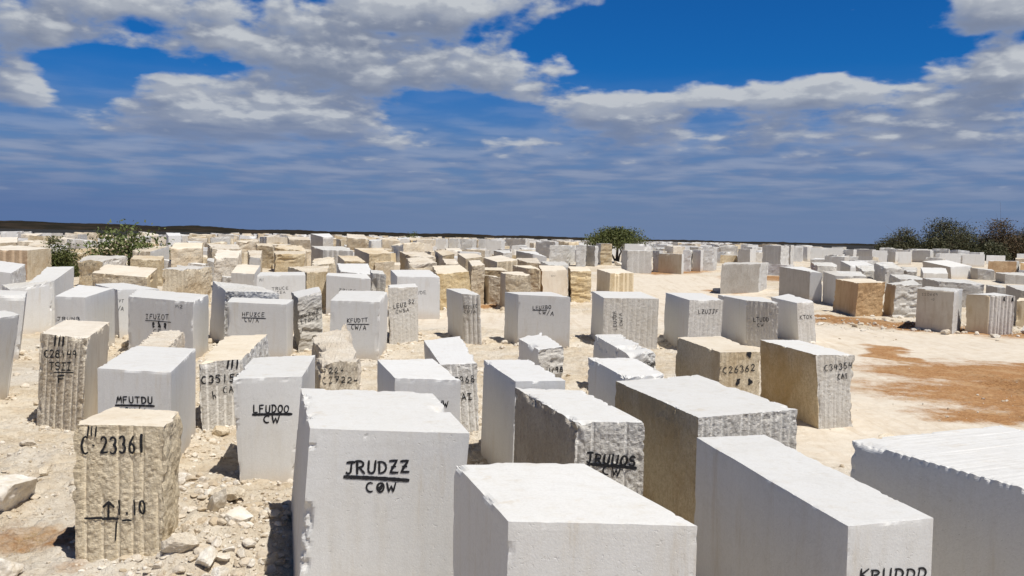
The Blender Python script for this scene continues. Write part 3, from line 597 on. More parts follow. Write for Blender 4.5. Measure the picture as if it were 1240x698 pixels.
["JRU3",[[-13.807,27.881,1.8],[-12.777,27.624,1.8],[-13.219,30.724,1.904],[-14.535,30.981,1.975]],[[-13.807,27.881,-0.3],[-12.777,27.624,-0.3],[-13.219,30.724,-0.3],[-14.535,30.981,-0.3]],"sawn sawn sawn sawn",["w","w","w","w"],0,0.02,[["F","JRUNB",0.0633,0.6554,0.8597,0.672,0.1,1.4]],"smooth white stone block marked JRUNB, behind the C28149 block"],
["W4",[[-13.631,31.88,1.775],[-12.521,32.783,1.775],[-15.085,35.883,1.79],[-15.791,34.96,1.775]],[[-13.538,31.88,-0.3],[-12.428,32.783,-0.3],[-14.992,35.883,-0.3],[-15.698,34.96,-0.3]],"sawn sawn sawn sawn",["w","w","w","w"],0,0.02,[["F","CVT",-0.0519,0.7945,0.1383,0.7769,0.114,0.9],["F","/A",-0.0231,0.6561,0.1291,0.6387,0.143,1]],"smooth white stone block marked CVT, squeezed left of the IFUZOT block"],
["W1",[[-11.897,43.043,1.827],[-9.805,43.837,1.855],[-10.31,45.836,1.931],[-12.245,44.997,1.909]],[[-11.897,43.043,-0.273],[-9.805,43.837,-0.264],[-10.31,45.836,-0.235],[-12.245,44.997,-0.247]],"sawn sawn sawn sawn",["w","w","w","w"],0,0.02,[["F","TRUCE",0.3029,0.669,0.6588,0.6869,0.136,1],["F","CEA",0.4046,0.5947,0.5912,0.5941,0.117,1],["F","M1",0.0505,0.8717,0.1508,0.8718,0.154,0.6]],"smooth white stone block marked TRUCE CEA, above the HFUZCE block"],
["R1",[[13.545,59.884,2.379],[16.616,61.972,2.379],[17.943,64.779,2.439],[14.53,62.772,2.454]],[[13.432,59.884,0.114],[16.503,61.972,0.183],[17.829,64.779,0.278],[14.416,62.772,0.209]],"streak rough rough rough",["d","w","g","g"],0,0.02,[],"grey stone block with pale drip streaks, leftmost on the far side of the track"],
["R2",[[17.972,55.822,2.139],[18.636,55.56,2.062],[18.241,58.143,2.369],[16.798,58.176,2.339]],[[17.982,55.822,-0.009],[18.645,55.56,-0.017],[18.251,58.143,0.06],[16.807,58.176,0.061]],"sawn sawn sawn sawn",["w","w","d","w"],0,0.02,[],"grey stone block with smooth white end, beyond the narrow leaning block marked KTOX"],
["R3",[[18.513,52.924,2.021],[19.01,52.726,1.993],[19.412,55.528,2.228],[18.721,55.676,2.159]],[[18.513,52.924,-0.088],[19.01,52.726,-0.093],[19.412,55.528,-0.018],[18.721,55.676,-0.014]],"sawn sawn sawn sawn",["g","g","g","g"],0,0.02,[],"greenish grey stone block half hidden behind the brown stone block"],
["R4",[[17.86,47.611,1.848],[19.46,48.102,1.898],[19.482,50.756,1.996],[17.565,50.195,1.937]],[[17.729,47.611,-0.206],[19.329,48.102,-0.197],[19.352,50.756,-0.141],[17.435,50.195,-0.154]],"rough rough sawn sawn",["b","b","b","c"],0,0.05,[],"brown stone block with orange rough end beside the track"],
["R5",[[19.772,47.6,1.801],[21.294,48.061,1.808],[22.194,50.941,1.95],[20.197,49.921,1.801]],[[19.658,47.6,-0.206],[21.18,48.061,-0.198],[22.081,50.941,-0.137],[20.082,49.921,-0.16]],"split split sawn rough",["g","g","t","w"],0.05,0.06,[],"stone block with layered ridged front, between the brown block and the tan square block"],
["R6",[[18.508,42.181,1.887],[19.432,40.56,1.887],[20.622,42.262,1.887],[20.152,44.934,1.887]],[[18.48,42.181,-0.281],[19.404,40.56,-0.293],[20.593,42.262,-0.28],[20.123,44.934,-0.25]],"sawn rib sawn rough",["t","w","t","w"],0,0.02,[["F","I20669",0.1258,0.8589,0.5747,0.8755,0.113,0.8],["F","40",0.3821,0.7701,0.4934,0.7767,0.093,0.9]],"olive tan square stone block with faint faded numbers near its top, by the track"],
["R7",[[20.967,40.498,1.74],[21.905,40.225,1.74],[22.32,42.754,1.74],[20.328,41.298,1.714]],[[20.968,40.498,-0.293],[21.906,40.225,-0.295],[22.321,42.754,-0.276],[20.329,41.298,-0.288]],"drill rough sawn sawn",["g","g","t","w"],0,0.02,[["F","##",0.5797,0.8769,0.9115,0.8831,0.181,0.7]],"stone block with grooved pale front and olive side, second from the right edge"],
["R8",[[23.963,43.84,1.334],[25.338,43.237,1.325],[26.849,45.118,1.334],[25.174,45.811,1.364]],[[23.971,43.84,-0.264],[25.345,43.237,-0.271],[26.857,45.118,-0.246],[25.182,45.811,-0.235]],"sawn sawn sawn sawn",["t","t","t","c"],0,0.06,[],"yellow tan stone block cut off by the right edge beside the track"],
["R9",[[25.142,54.459,1.749],[27.386,53.506,1.648],[27.673,56.155,1.843],[25.339,57.119,1.854]],[[25.142,54.459,-0.048],[27.386,53.506,-0.073],[27.673,56.155,0.0],[25.339,57.119,0.029]],"rough rough sawn rough",["g","g","d","w"],0,0.08,[],"long low grey rough stone block behind the olive tan square block"],
["R10",[[26.266,49.997,1.673],[26.667,49.825,1.646],[27.876,52.716,1.699],[27.06,52.778,1.679]],[[26.266,49.997,-0.158],[26.667,49.825,-0.162],[27.876,52.716,-0.094],[27.06,52.778,-0.092]],"rib rib sawn rough",["g","g","d","w"],0,0.02,[],"small dark-sided stone block above the grooved pale block at right"],
["R11",[[25.232,45.831,1.715],[26.086,45.459,1.673],[27.175,48.288,1.871],[25.945,48.573,1.875]],[[25.232,45.831,-0.236],[26.086,45.459,-0.242],[27.175,48.288,-0.193],[25.945,48.573,-0.188]],"rough rough sawn rough",["d","g","d","w"],0,0.02,[],"dark stone block with pale top near the right edge, in the second row"],
["R12",[[39.281,78.1,1.975],[40.485,77.587,1.843],[40.653,78.583,1.943],[39.088,78.995,2.033]],[[39.34,78.1,0.735],[40.546,77.587,0.719],[40.713,78.583,0.75],[39.147,78.995,0.763]],"rough rough sawn rough",["g","g","d","w"],0,0.02,[],"dark olive sided stone block with rough pale end in the right background"],
["R13",[[39.418,74.0,1.688],[41.178,73.237,1.558],[41.88,75.962,1.795],[40.04,76.723,1.729]],[[39.472,74.0,0.599],[41.234,73.237,0.573],[41.933,75.962,0.665],[40.095,76.723,0.69]],"rib rib sawn rough",["g","g","d","w"],0,0.02,[],"low rough stone block near right edge with dark left side"],
["R14",[[37.165,78.5,2.059],[39.299,79.138,2.151],[38.133,81.371,2.602],[35.721,80.666,2.464]],[[37.317,78.5,0.748],[39.448,79.138,0.768],[38.274,81.371,0.836],[35.864,80.666,0.815]],"sawn sawn sawn sawn",["w","w","d","w"],0,0.02,[],"stone block with broad bright white top in the right background"],
["S1",[[26.747,73.191,2.121],[28.823,73.832,2.209],[29.054,76.555,2.438],[26.914,75.917,2.446]],[[26.747,73.191,0.571],[28.823,73.832,0.593],[29.054,76.555,0.685],[26.914,75.917,0.664]],"sawn sawn sawn sawn",["w","w","g","w"],0,0.02,[],"low flat white stone slab in the pile left of the broad white-topped block"],
["S2",[[25.672,67.563,1.853],[27.458,68.112,1.929],[27.932,70.899,2.248],[26.084,70.352,2.259]],[[25.672,67.563,0.375],[27.458,68.112,0.394],[27.932,70.899,0.492],[26.084,70.352,0.472]],"rough rough rough rough",["g","g","g","w"],0.08,0.1,[],"rough flat stone slab lying in the right background pile"],
["S3",[[26.294,65.242,2.185],[27.673,65.197,2.185],[27.676,67.356,2.583],[26.308,67.418,2.559]],[[26.294,65.242,0.294],[27.673,65.197,0.292],[27.676,67.356,0.367],[26.308,67.418,0.37]],"rough rough rough rough",["g","g","g","w"],0.08,0.1,[],"tilted thin stone slab with pale edge in the right background pile"],
["S4",[[22.9,64.155,1.638],[24.389,63.553,1.637],[24.991,66.395,1.883],[23.154,66.914,1.887]],[[22.9,64.155,0.256],[24.389,63.553,0.236],[24.991,66.395,0.334],[23.154,66.914,0.352]],"rough rough sawn rough",["g","g","g","w"],0.05,0.08,[],"low grey slab between the white-ended block and the brown block"],
["S5",[[25.605,61.026,1.605],[26.987,60.453,1.605],[27.532,63.227,1.826],[25.941,63.759,1.83]],[[25.605,61.026,0.151],[26.987,60.453,0.133],[27.532,63.227,0.225],[25.941,63.759,0.243]],"rough rough rough rough",["g","g","g","w"],0.08,0.1,[],"flat rough stone slab behind the ridged-front block at right"],
["S6",[[29.633,66.695,1.845],[31.512,66.892,1.845],[32.689,69.829,2.189],[30.732,69.633,2.188]],[[29.633,66.695,0.344],[31.512,66.892,0.351],[32.689,69.829,0.454],[30.732,69.633,0.447]],"sawn sawn sawn sawn",["g","w","g","w"],0,0.05,[],"thin white stone slab under the broad white-topped block at right"],
["S7",[[23.978,72.714,2.081],[25.518,72.662,2.081],[26.258,75.571,2.307],[24.357,75.533,2.304]],[[23.978,72.714,0.555],[25.518,72.662,0.553],[26.258,75.571,0.652],[24.357,75.533,0.651]],"rough rough rough rough",["g","g","g","w"],0.05,0.1,[],"low rough stone block in front of the long smooth pale far block"],
["S8",[[29.525,69.247,1.867],[30.26,68.944,1.831],[31.412,71.901,2.126],[30.199,72.074,2.161]],[[29.525,69.247,0.434],[30.26,68.944,0.423],[31.412,71.901,0.526],[30.199,72.074,0.532]],"rough rough rough rough",["g","g","d","w"],0.1,0.1,[],"small broken slab among the flat slabs in the right background"],
["M1",[[-3.85,47.18,1.899],[-2.235,47.755,2.036],[-2.871,50.591,2.302],[-4.363,50.092,2.22]],[[-3.62,47.18,-0.214],[-2.008,47.755,-0.204],[-2.647,50.591,-0.145],[-4.137,50.092,-0.156]],"rough rough rough sawn",["y","c","t","c"],0,0.04,[],"cream topped stone block with golden rough front, right of the wide white block marked KUDE"],
["M2",[[-1.275,50.42,1.73],[-0.594,50.184,1.619],[-0.95,51.562,1.68],[-1.676,51.459,1.73]],[[-1.24,50.42,-0.149],[-0.558,50.184,-0.154],[-0.915,51.562,-0.121],[-1.641,51.459,-0.124]],"rough rough sawn sawn",["t","t","t","c"],0,0.06,[],"tan upright stone block with smooth shaded side behind the KEZLEC block"],
["M3",[[-0.332,47.351,1.963],[0.951,46.9,1.943],[0.515,49.739,2.017],[-0.635,49.401,1.963]],[[-0.332,47.351,-0.211],[0.951,46.9,-0.219],[0.515,49.739,-0.164],[-0.635,49.401,-0.171]],"rough rough sawn sawn",["t","t","d","c"],0.03,0.07,[],"stone block with pitted cream front above the left of the LEUZBO block"],
["M3b",[[0.761,51.573,2.138],[1.582,51.282,2.118],[1.084,54.09,2.228],[0.022,54.315,2.2]],[[0.761,51.573,-0.122],[1.582,51.282,-0.129],[1.084,54.09,-0.058],[0.022,54.315,-0.052]],"rough sawn sawn sawn",["t","t","t","c"],0,0.02,[],"greenish tan stone block between the pitted block and the smooth cream block"],
["M4",[[1.652,51.984,1.979],[3.12,52.488,2.06],[3.04,55.406,2.202],[1.542,54.92,2.212]],[[1.752,51.984,-0.112],[3.219,52.488,-0.099],[3.139,55.406,-0.021],[1.64,54.92,-0.035]],"sawn rough rough sawn",["c","t","b","c"],0,0.02,[["F","ZW",0.3463,0.8346,0.5395,0.8353,0.093,0.7]],"smooth cream stone block behind the LEUZBO block"],
["M5",[[3.3,52.34,1.999],[4.503,52.749,2.008],[4.548,55.683,2.174],[3.331,55.291,2.162]],[[3.349,52.34,-0.103],[4.552,52.749,-0.093],[4.597,55.683,-0.013],[3.38,55.291,-0.025]],"split sawn rough sawn",["y","w","t","c"],0,0.05,[],"golden stone block with horizontal ridges in front, beyond the LEUZBO block"],
["M6",[[5.983,56.46,1.774],[7.512,56.972,1.784],[7.009,59.687,1.988],[5.418,59.178,1.92]],[[5.967,56.46,0.009],[7.497,56.972,0.024],[6.994,59.687,0.108],[5.403,59.178,0.092]],"drill rough sawn sawn",["y","t","t","c"],0,0.04,[],"golden grooved stone block directly behind the sideways marked block"],
["M7",[[-0.911,54.796,2.362],[0.312,55.224,2.498],[-0.713,57.879,2.722],[-1.834,57.505,2.552]],[[-0.911,54.796,-0.038],[0.312,55.224,-0.026],[-0.713,57.879,0.052],[-1.834,57.505,0.04]],"drill rough sawn sawn",["y","y","t","c"],0,0.02,[],"golden grooved stone block with flat cream top in the middle distance"],
["M8",[[-2.88,56.897,2.469],[-1.828,57.27,2.609],[-2.352,60.127,2.752],[-3.562,59.719,2.735]],[[-2.88,56.897,0.022],[-1.828,57.27,0.033],[-2.352,60.127,0.122],[-3.562,59.719,0.109]],"rough rough sawn sawn",["t","t","t","c"],0,0.02,[],"cream topped stone block left of the golden grooved one in the middle distance"],
["M9",[[-2.219,50.16,2.26],[-1.51,50.411,2.312],[-1.888,53.316,2.502],[-2.544,53.097,2.471]],[[-2.219,50.16,-0.155],[-1.51,50.411,-0.149],[-1.888,53.316,-0.078],[-2.544,53.097,-0.084]],"rough rough rough sawn",["t","t","t","c"],0,0.06,[],"upright narrow cream topped stone block behind the golden rough one"],
["M10",[[-1.658,52.386,1.968],[-0.251,51.895,1.967],[-0.587,54.249,2.055],[-2.059,54.739,2.038]],[[-1.658,52.386,-0.102],[-0.251,51.895,-0.114],[-0.587,54.249,-0.053],[-2.059,54.739,-0.039]],"rough rough sawn sawn",["t","t","t","c"],0,0.08,[],"long tan stone block lying behind the upright tan block"],
["M11",[[-5.708,51.316,2.2],[-4.24,51.846,2.306],[-4.918,54.7,2.553],[-6.234,54.252,2.537]],[[-5.708,51.316,-0.128],[-4.24,51.846,-0.115],[-4.918,54.7,-0.041],[-6.234,54.252,-0.053]],"rough rough rough rough",["t","t","t","c"],0.07,0.12,[],"cream topped stone block with ragged front edge behind the wide white block"],
["M12",[[-6.653,60.237,2.449],[-5.009,60.511,2.449],[-6.086,63.228,2.735],[-7.693,62.992,2.735]],[[-6.653,60.237,0.126],[-5.009,60.511,0.135],[-6.086,63.228,0.225],[-7.693,62.992,0.217]],"rough rough rough rough",["t","t","t","c"],0.05,0.08,[],"flat cream stone block behind the ragged-edged cream one in the middle distance"],
["M13",[[-3.847,53.472,2.22],[-3.099,53.739,2.251],[-3.525,56.655,2.462],[-4.314,56.388,2.452]],[[-3.847,53.472,-0.074],[-3.099,53.739,-0.067],[-3.525,56.655,0.015],[-4.314,56.388,0.007]],"rough rough rough rough",["t","t","t","c"],0,0.06,[],"small cream topped stone block right of the ragged-edged cream block"],
["M14",[[-4.493,59.39,2.563],[-3.718,59.668,2.706],[-4.4,62.501,2.892],[-5.267,62.204,2.879]],[[-4.493,59.39,0.099],[-3.718,59.668,0.108],[-4.4,62.501,0.2],[-5.267,62.204,0.19]],"rough rough sawn rough",["t","t","d","c"],0,0.06,[],"cream block with dark left side, below the row of upright grey slabs"],
["M15",[[0.929,59.857,2.235],[1.828,59.539,2.208],[1.631,62.446,2.512],[0.071,62.558,2.45]],[[0.929,59.857,0.114],[1.828,59.539,0.103],[1.631,62.446,0.199],[0.071,62.558,0.202]],"rough rough rough rough",["y","t","y","c"],0,0.06,[],"golden topped stone block left of the smooth cream block"],
["M16",[[2.521,65.01,1.95],[3.999,64.482,1.938],[3.81,67.361,2.145],[2.08,67.827,2.128]],[[2.521,65.01,0.286],[3.999,64.482,0.268],[3.81,67.361,0.368],[2.08,67.827,0.384]],"rough sawn sawn rough",["w","w","g","w"],0,0.02,[],"pale flat stone block in front of the white rough upright blocks"],
["M17",[[1.692,78.474,2.471],[2.873,78.057,2.224],[1.952,80.716,2.651],[0.296,80.984,2.65]],[[1.692,78.474,0.747],[2.873,78.057,0.734],[1.952,80.716,0.816],[0.296,80.984,0.824]],"sawn sawn sawn sawn",["w","w","d","w"],0,0.02,[],"low wedge-like stone block with dark left side in the far middle row"],
["M18",[[-0.83,78.548,2.489],[-0.06,78.818,2.5],[-0.286,81.744,2.7],[-1.662,81.278,2.679]],[[-0.83,78.548,0.749],[-0.06,78.818,0.758],[-0.286,81.744,0.847],[-1.662,81.278,0.833]],"rough rough rough rough",["g","g","d","w"],0,0.02,[],"small pale topped stone block under the upright grey slabs"],
["L38",[[-35.053,60.333,2.364],[-31.39,59.82,2.364],[-31.033,62.269,2.502],[-33.789,62.485,2.639]],[[-35.074,60.333,0.129],[-31.41,59.82,0.112],[-31.053,62.269,0.193],[-33.809,62.485,0.2]],"drill rib rib sawn",["b","y","t","c"],0,0.05,[],"large tan grooved stone block at the left edge of the middle distance"],
["L1",[[-31.516,63.4,1.941],[-30.0,64.034,2.073],[-30.783,66.854,2.123],[-32.592,66.281,2.097]],[[-31.529,63.4,0.231],[-30.013,64.034,0.252],[-30.796,66.854,0.35],[-32.604,66.281,0.33]],"split split split sawn",["t","t","t","c"],0,0.06,[],"dark tan stone block with layered front, right of the big grooved block at left"],
["L2",[[-26.279,55.98,1.948],[-24.604,55.473,1.895],[-24.091,57.935,2.15],[-26.897,58.753,2.181]],[[-26.35,55.98,-0.005],[-24.675,55.473,-0.019],[-24.161,57.935,0.053],[-26.966,58.753,0.079]],"rough rough rough rough",["t","g","t","g"],0.1,0.12,[["F","SFTW",0.0768,0.8225,0.7333,0.8136,0.2,1]],"rounded grey stone block marked SFTW near the leafy shrub"],
["L3",[[-20.472,44.972,1.715],[-17.406,44.03,1.597],[-17.976,46.851,1.923],[-20.952,47.719,2.047]],[[-20.472,44.972,-0.249],[-17.406,44.03,-0.262],[-17.976,46.851,-0.22],[-20.952,47.719,-0.204]],"rough sawn rough sawn",["t","y","t","c"],0,0.1,[],"stone block with broad cream top and rough broken front edge, left middle"],
["L4",[[-16.914,44.604,1.98],[-15.818,44.661,1.98],[-15.326,47.2,2.006],[-17.148,47.339,2.092]],[[-16.914,44.604,-0.254],[-15.818,44.661,-0.253],[-15.326,47.2,-0.214],[-17.148,47.339,-0.211]],"rib rough rough rough",["t","t","t","g"],0.05,0.08,[],"tall rough tan stone block behind the IFUZOT block"],
["L5",[[-20.487,61.9,1.861],[-18.833,61.378,1.688],[-19.113,63.292,1.857],[-20.896,63.839,1.997]],[[-20.349,61.9,0.18],[-18.692,61.378,0.163],[-18.974,63.292,0.227],[-20.759,63.839,0.246]],"rough rough rough rough",["g","g","g","w"],0.16,0.12,[],"speckled rough stone block with deep dark pits, left of centre"],
["L6",[[-23.866,63.085,1.819],[-20.657,62.079,1.575],[-20.567,62.322,1.646],[-24.15,63.979,1.862]],[[-23.866,63.085,0.22],[-20.657,62.079,0.186],[-20.567,62.322,0.194],[-24.15,63.979,0.251]],"drill rough rough sawn",["g","g","g","w"],0,0.02,[],"long low stone block with white top and grooved front edge"],
["L6b",[[-23.973,57.901,1.998],[-21.824,57.551,1.998],[-22.778,60.497,2.175],[-24.906,60.81,2.18]],[[-23.973,57.901,0.052],[-21.824,57.551,0.042],[-22.778,60.497,0.134],[-24.906,60.81,0.144]],"rough rough rough rough",["t","t","t","c"],0,0.08,[],"long cream stone block with rough dark front, left of the long white-topped block"],
["L7",[[-14.511,47.714,1.728],[-13.2,47.296,1.707],[-13.697,50.193,2.052],[-15.027,50.594,2.081]],[[-14.511,47.714,-0.204],[-13.2,47.296,-0.212],[-13.697,50.193,-0.154],[-15.027,50.594,-0.145]],"sawn sawn sawn sawn",["g","w","w","c"],0,0.02,[],"small cream-topped stone block with dark smooth front, above the leaning white one"],
["L8",[[-17.176,54.553,1.19],[-15.885,54.143,1.112],[-16.191,55.249,1.142],[-17.484,55.652,1.213]],[[-17.176,54.553,-0.045],[-15.885,54.143,-0.056],[-16.191,55.249,-0.025],[-17.484,55.652,-0.013]],"rough rough rough rough",["g","g","g","w"],0.1,0.1,[],"small pale rough stone piece beside the dark smooth-fronted block"],
["L9",[[-22.928,62.072,2.638],[-21.07,62.809,2.666],[-22.011,65.79,3.021],[-23.775,64.995,2.991]],[[-22.928,62.072,0.186],[-21.07,62.809,0.211],[-22.011,65.79,0.313],[-23.775,64.995,0.285]],"rough rough rough sawn",["c","t","t","c"],0,0.02,[],"yellowish stone block with faint red marks below the pale bluish one"],
["L10",[[-22.015,67.794,2.555],[-20.115,68.535,2.583],[-21.227,71.449,2.874],[-23.328,70.666,2.901]],[[-22.015,67.794,0.383],[-20.115,68.535,0.409],[-21.227,71.449,0.511],[-23.328,70.666,0.483]],"rough rough rough rough",["t","t","t","c"],0,0.08,[],"flat cream stone block right of the yellowish one with red marks"],
["L11",[[-17.886,55.384,2.279],[-16.492,55.522,2.279],[-17.098,58.435,2.696],[-18.625,58.315,2.719]],[[-17.886,55.384,-0.022],[-16.492,55.522,-0.018],[-17.098,58.435,0.069],[-18.625,58.315,0.065]],"rough rough rough sawn",["c","c","t","c"],0,0.08,[],"cream flat-topped stone block behind the speckled pitted one"],
["L12",[[-16.566,58.22,2.294],[-15.768,57.965,2.212],[-16.468,60.929,2.673],[-17.52,61.183,2.648]],[[-16.566,58.22,0.062],[-15.768,57.965,0.054],[-16.468,60.929,0.148],[-17.52,61.183,0.157]],"sawn rough rough rough",["w","t","t","c"],0,0.02,[],"cream stone block left of the tan layered block in the left background"],
["L13",[[-31.858,69.596,2.335],[-29.632,70.51,2.336],[-30.892,73.51,2.501],[-32.932,72.509,2.438]],[[-31.858,69.596,0.446],[-29.632,70.51,0.478],[-30.892,73.51,0.582],[-32.932,72.509,0.548]],"rough rough rough rough",["t","t","t","c"],0,0.08,[],"tan rough stone block lying under the leafy shrub"],
["L14",[[-26.212,63.724,2.382],[-24.789,63.286,2.36],[-24.434,65.831,2.737],[-27.107,66.624,2.557]],[[-26.212,63.724,0.242],[-24.789,63.286,0.227],[-24.434,65.831,0.314],[-27.107,66.624,0.342]],"drill sawn rough rough",["t","w","t","c"],0,0.02,[],"stone block with smooth pale end and dark grooved front, right of the leafy shrub"],
["L15",[[-44.031,78.2,2.434],[-42.272,78.958,2.569],[-43.787,81.933,2.997],[-44.854,80.956,2.934]],[[-44.05,78.2,0.738],[-42.29,78.958,0.762],[-43.805,81.933,0.852],[-44.872,80.956,0.824]],"rough rough rough sawn",["t","t","t","c"],0,0.02,[],"cream stone block at the far left edge below the dark hills"],
["L16",[[-39.93,76.1,2.327],[-37.774,75.458,2.309],[-39.272,78.458,2.737],[-40.753,78.886,2.811]],[[-39.945,76.1,0.67],[-37.789,75.458,0.648],[-39.287,78.458,0.746],[-40.767,78.886,0.76]],"rough rough rough rough",["t","t","t","c"],0.05,0.1,[],"tan block with sloping cream top left of the low green bush"],
["L17",[[-34.228,92.0,3.269],[-33.152,92.431,3.332],[-34.303,95.402,3.585],[-35.566,94.914,3.583]],[[-34.229,92.0,1.084],[-33.153,92.431,1.09],[-34.304,95.402,1.127],[-35.567,94.914,1.122]],"sawn sawn sawn sawn",["w","w","w","w"],0,0.02,[],"pale bluish white stone block on the far left skyline"],
["L18",[[-13.513,65.873,2.662],[-11.206,65.111,2.66],[-12.411,67.867,2.928],[-14.929,68.585,2.9]],[[-13.513,65.873,0.316],[-11.206,65.111,0.289],[-12.411,67.867,0.385],[-14.929,68.585,0.41]],"drill rough sawn rough",["g","g","d","w"],0,0.02,[],"pale grooved stone block with dark left side in the middle background"],
["L19",[[-19.664,95.8,3.478],[-18.629,96.189,3.499],[-19.626,99.039,3.832],[-21.506,98.351,3.766]],[[-19.644,95.8,1.131],[-18.609,96.189,1.134],[-19.606,99.039,1.149],[-21.486,98.351,1.147]],"rough rough sawn sawn",["g","g","d","w"],0,0.02,[],"stone block with dark left face on the skyline, left of the yellow tilted one"],
["L20",[[-16.63,92.7,3.456],[-14.275,91.918,3.34],[-15.226,94.745,3.778],[-17.172,95.7,3.843]],[[-16.606,92.7,1.094],[-14.251,91.918,1.083],[-15.202,94.745,1.121],[-17.149,95.7,1.13]],"rough rough rough rough",["y","y","y","c"],0,0.1,[],"yellowish tilted stone block standing out on the skyline"],
["L21",[[-15.566,60.596,2.425],[-13.721,61.297,2.504],[-14.333,64.277,2.611],[-16.389,63.577,2.58]],[[-15.566,60.596,0.137],[-13.721,61.297,0.16],[-14.333,64.277,0.261],[-16.389,63.577,0.237]],"split rough split rough",["y","t","t","c"],0,0.06,[],"tan stone block with horizontal cracks in front, behind the TRUCE block"],
["L22",[[-18.303,70.994,2.62],[-15.637,70.128,2.496],[-16.611,73.019,2.889],[-18.863,73.927,2.901]],[[-18.303,70.994,0.495],[-15.637,70.128,0.465],[-16.611,73.019,0.565],[-18.863,73.927,0.596]],"rough rough rough rough",["t","t","t","c"],0.08,0.12,[],"broken-topped cream stone block behind the cracked tan block"],
["L23",[[-11.562,53.374,2.069],[-10.227,53.874,2.105],[-11.038,56.79,2.41],[-12.107,56.34,2.373]],[[-11.562,53.374,-0.077],[-10.227,53.874,-0.064],[-11.038,56.79,0.019],[-12.107,56.34,0.006]],"rough rough rough rough",["t","t","t","c"],0.12,0.12,[],"lumpy cream stone block behind the white block marked ZRUC"],
["L24",[[-10.374,57.055,2.188],[-8.975,56.592,2.177],[-9.957,59.415,2.454],[-11.325,59.912,2.443]],[[-10.374,57.055,0.027],[-8.975,56.592,0.013],[-9.957,59.415,0.099],[-11.325,59.912,0.115]],"rough rough sawn rough",["t","t","d","c"],0,0.02,[],"stone block with dark left side and cream top, above the ZRUC block"],
["L25",[[-9.08,48.774,1.861],[-7.244,48.165,1.749],[-7.962,51.074,2.231],[-9.817,51.713,2.199]],[[-9.08,48.774,-0.184],[-7.244,48.165,-0.196],[-7.962,51.074,-0.134],[-9.817,51.713,-0.119]],"rib rough rough sawn",["g","g","g","w"],0,0.05,[],"broad white-topped stone block behind the KFUDTT block"],
["L26",[[-7.079,46.51,1.903],[-6.338,46.263,1.865],[-6.706,47.869,1.999],[-7.402,48.14,2.015]],[[-7.079,46.51,-0.226],[-6.338,46.263,-0.23],[-6.706,47.869,-0.2],[-7.402,48.14,-0.195]],"rib rough rough rough",["g","g","g","w"],0,0.08,[],"rough grooved upright stone block left of the wide white block"],
["L27",[[-10.213,45.838,1.908],[-9.223,46.21,1.954],[-9.731,49.182,2.163],[-11.807,48.509,2.077]],[[-10.213,45.838,-0.236],[-9.223,46.21,-0.23],[-9.731,49.182,-0.176],[-11.807,48.509,-0.189]],"rib rough rough rough",["y","t","t","c"],0,0.06,[],"tan rough stone block between the TRUCE and ZRUC blocks"],
["L28",[[-9.304,59.979,2.589],[-7.925,60.486,2.634],[-8.863,63.297,2.961],[-10.728,62.642,2.903]],[[-9.304,59.979,0.117],[-7.925,60.486,0.134],[-8.863,63.297,0.227],[-10.728,62.642,0.205]],"rough rough sawn rough",["t","t","d","c"],0,0.02,[],"cream topped stone block with long dark left side in the middle background"],
["L29",[[-20.716,74.905,2.79],[-19.257,74.437,2.69],[-20.098,77.414,2.918],[-21.609,77.882,2.919]],[[-20.716,74.905,0.63],[-19.257,74.437,0.614],[-20.098,77.414,0.713],[-21.609,77.882,0.728]],"rough rough rough rough",["t","t","t","c"],0.05,0.1,[],"rough stone block behind the cream one left of the cracked tan block"],
["L30",[[-8.889,59.753,2.041],[-7.666,60.201,2.107],[-8.009,61.244,2.177],[-9.095,60.851,2.121]],[[-8.889,59.753,0.11],[-7.666,60.201,0.125],[-8.009,61.244,0.159],[-9.095,60.851,0.146]],"rough rough rough rough",["t","t","t","y"],0,0.06,[],"yellow topped low stone block right of the broad white-topped one"],
["L31",[[-22.222,91.9,3.182],[-19.927,91.153,3.148],[-20.741,94.096,3.457],[-23.105,94.843,3.452]],[[-22.208,91.9,1.082],[-19.913,91.153,1.07],[-20.727,94.096,1.113],[-23.091,94.843,1.122]],"rough rough rough rough",["t","t","t","c"],0,0.02,[],"cream block on the far field left of the dark-faced skyline block"],
["V",[[-9.946,118.8,3.461],[-8.567,118.8,3.461],[-8.381,120.7,3.461],[-9.76,120.7,3.461]],[[-9.946,118.8,1.149],[-8.567,118.8,1.149],[-8.381,120.7,1.149],[-9.76,120.7,1.149]],"sawn sawn sawn sawn",["g","w","g","w"],0,0.04,[],"upright grey slab, left end of the standing slab row in the middle background"],
["V",[[-8.367,120.5,3.489],[-7.077,120.5,3.489],[-6.861,122.4,3.489],[-8.151,122.4,3.489]],[[-8.367,120.5,1.149],[-7.077,120.5,1.149],[-6.861,122.4,1.149],[-8.151,122.4,1.149]],"rib rough rough sawn",["g","w","g","w"],0,0.04,[],"second upright grey slab from the left in the standing row"],
["V",[[-6.65,116.8,3.478],[-5.086,116.8,3.478],[-4.639,118.7,3.478],[-6.203,118.7,3.478]],[[-6.65,116.8,1.148],[-5.086,116.8,1.148],[-4.639,118.7,1.148],[-6.203,118.7,1.148]],"rough rough rough sawn",["g","w","g","w"],0,0.04,[],"third upright grey slab in the standing row, with a pale edge"],
["V",[[-4.25,114.0,3.481],[-3.436,114.0,3.481],[-3.494,115.9,3.481],[-4.308,115.9,3.481]],[[-4.25,114.0,1.149],[-3.436,114.0,1.149],[-3.494,115.9,1.149],[-4.308,115.9,1.149]],"rib rough rough sawn",["g","w","g","w"],0,0.04,[],"narrow upright slab right of the pale-edged one in the standing row"],
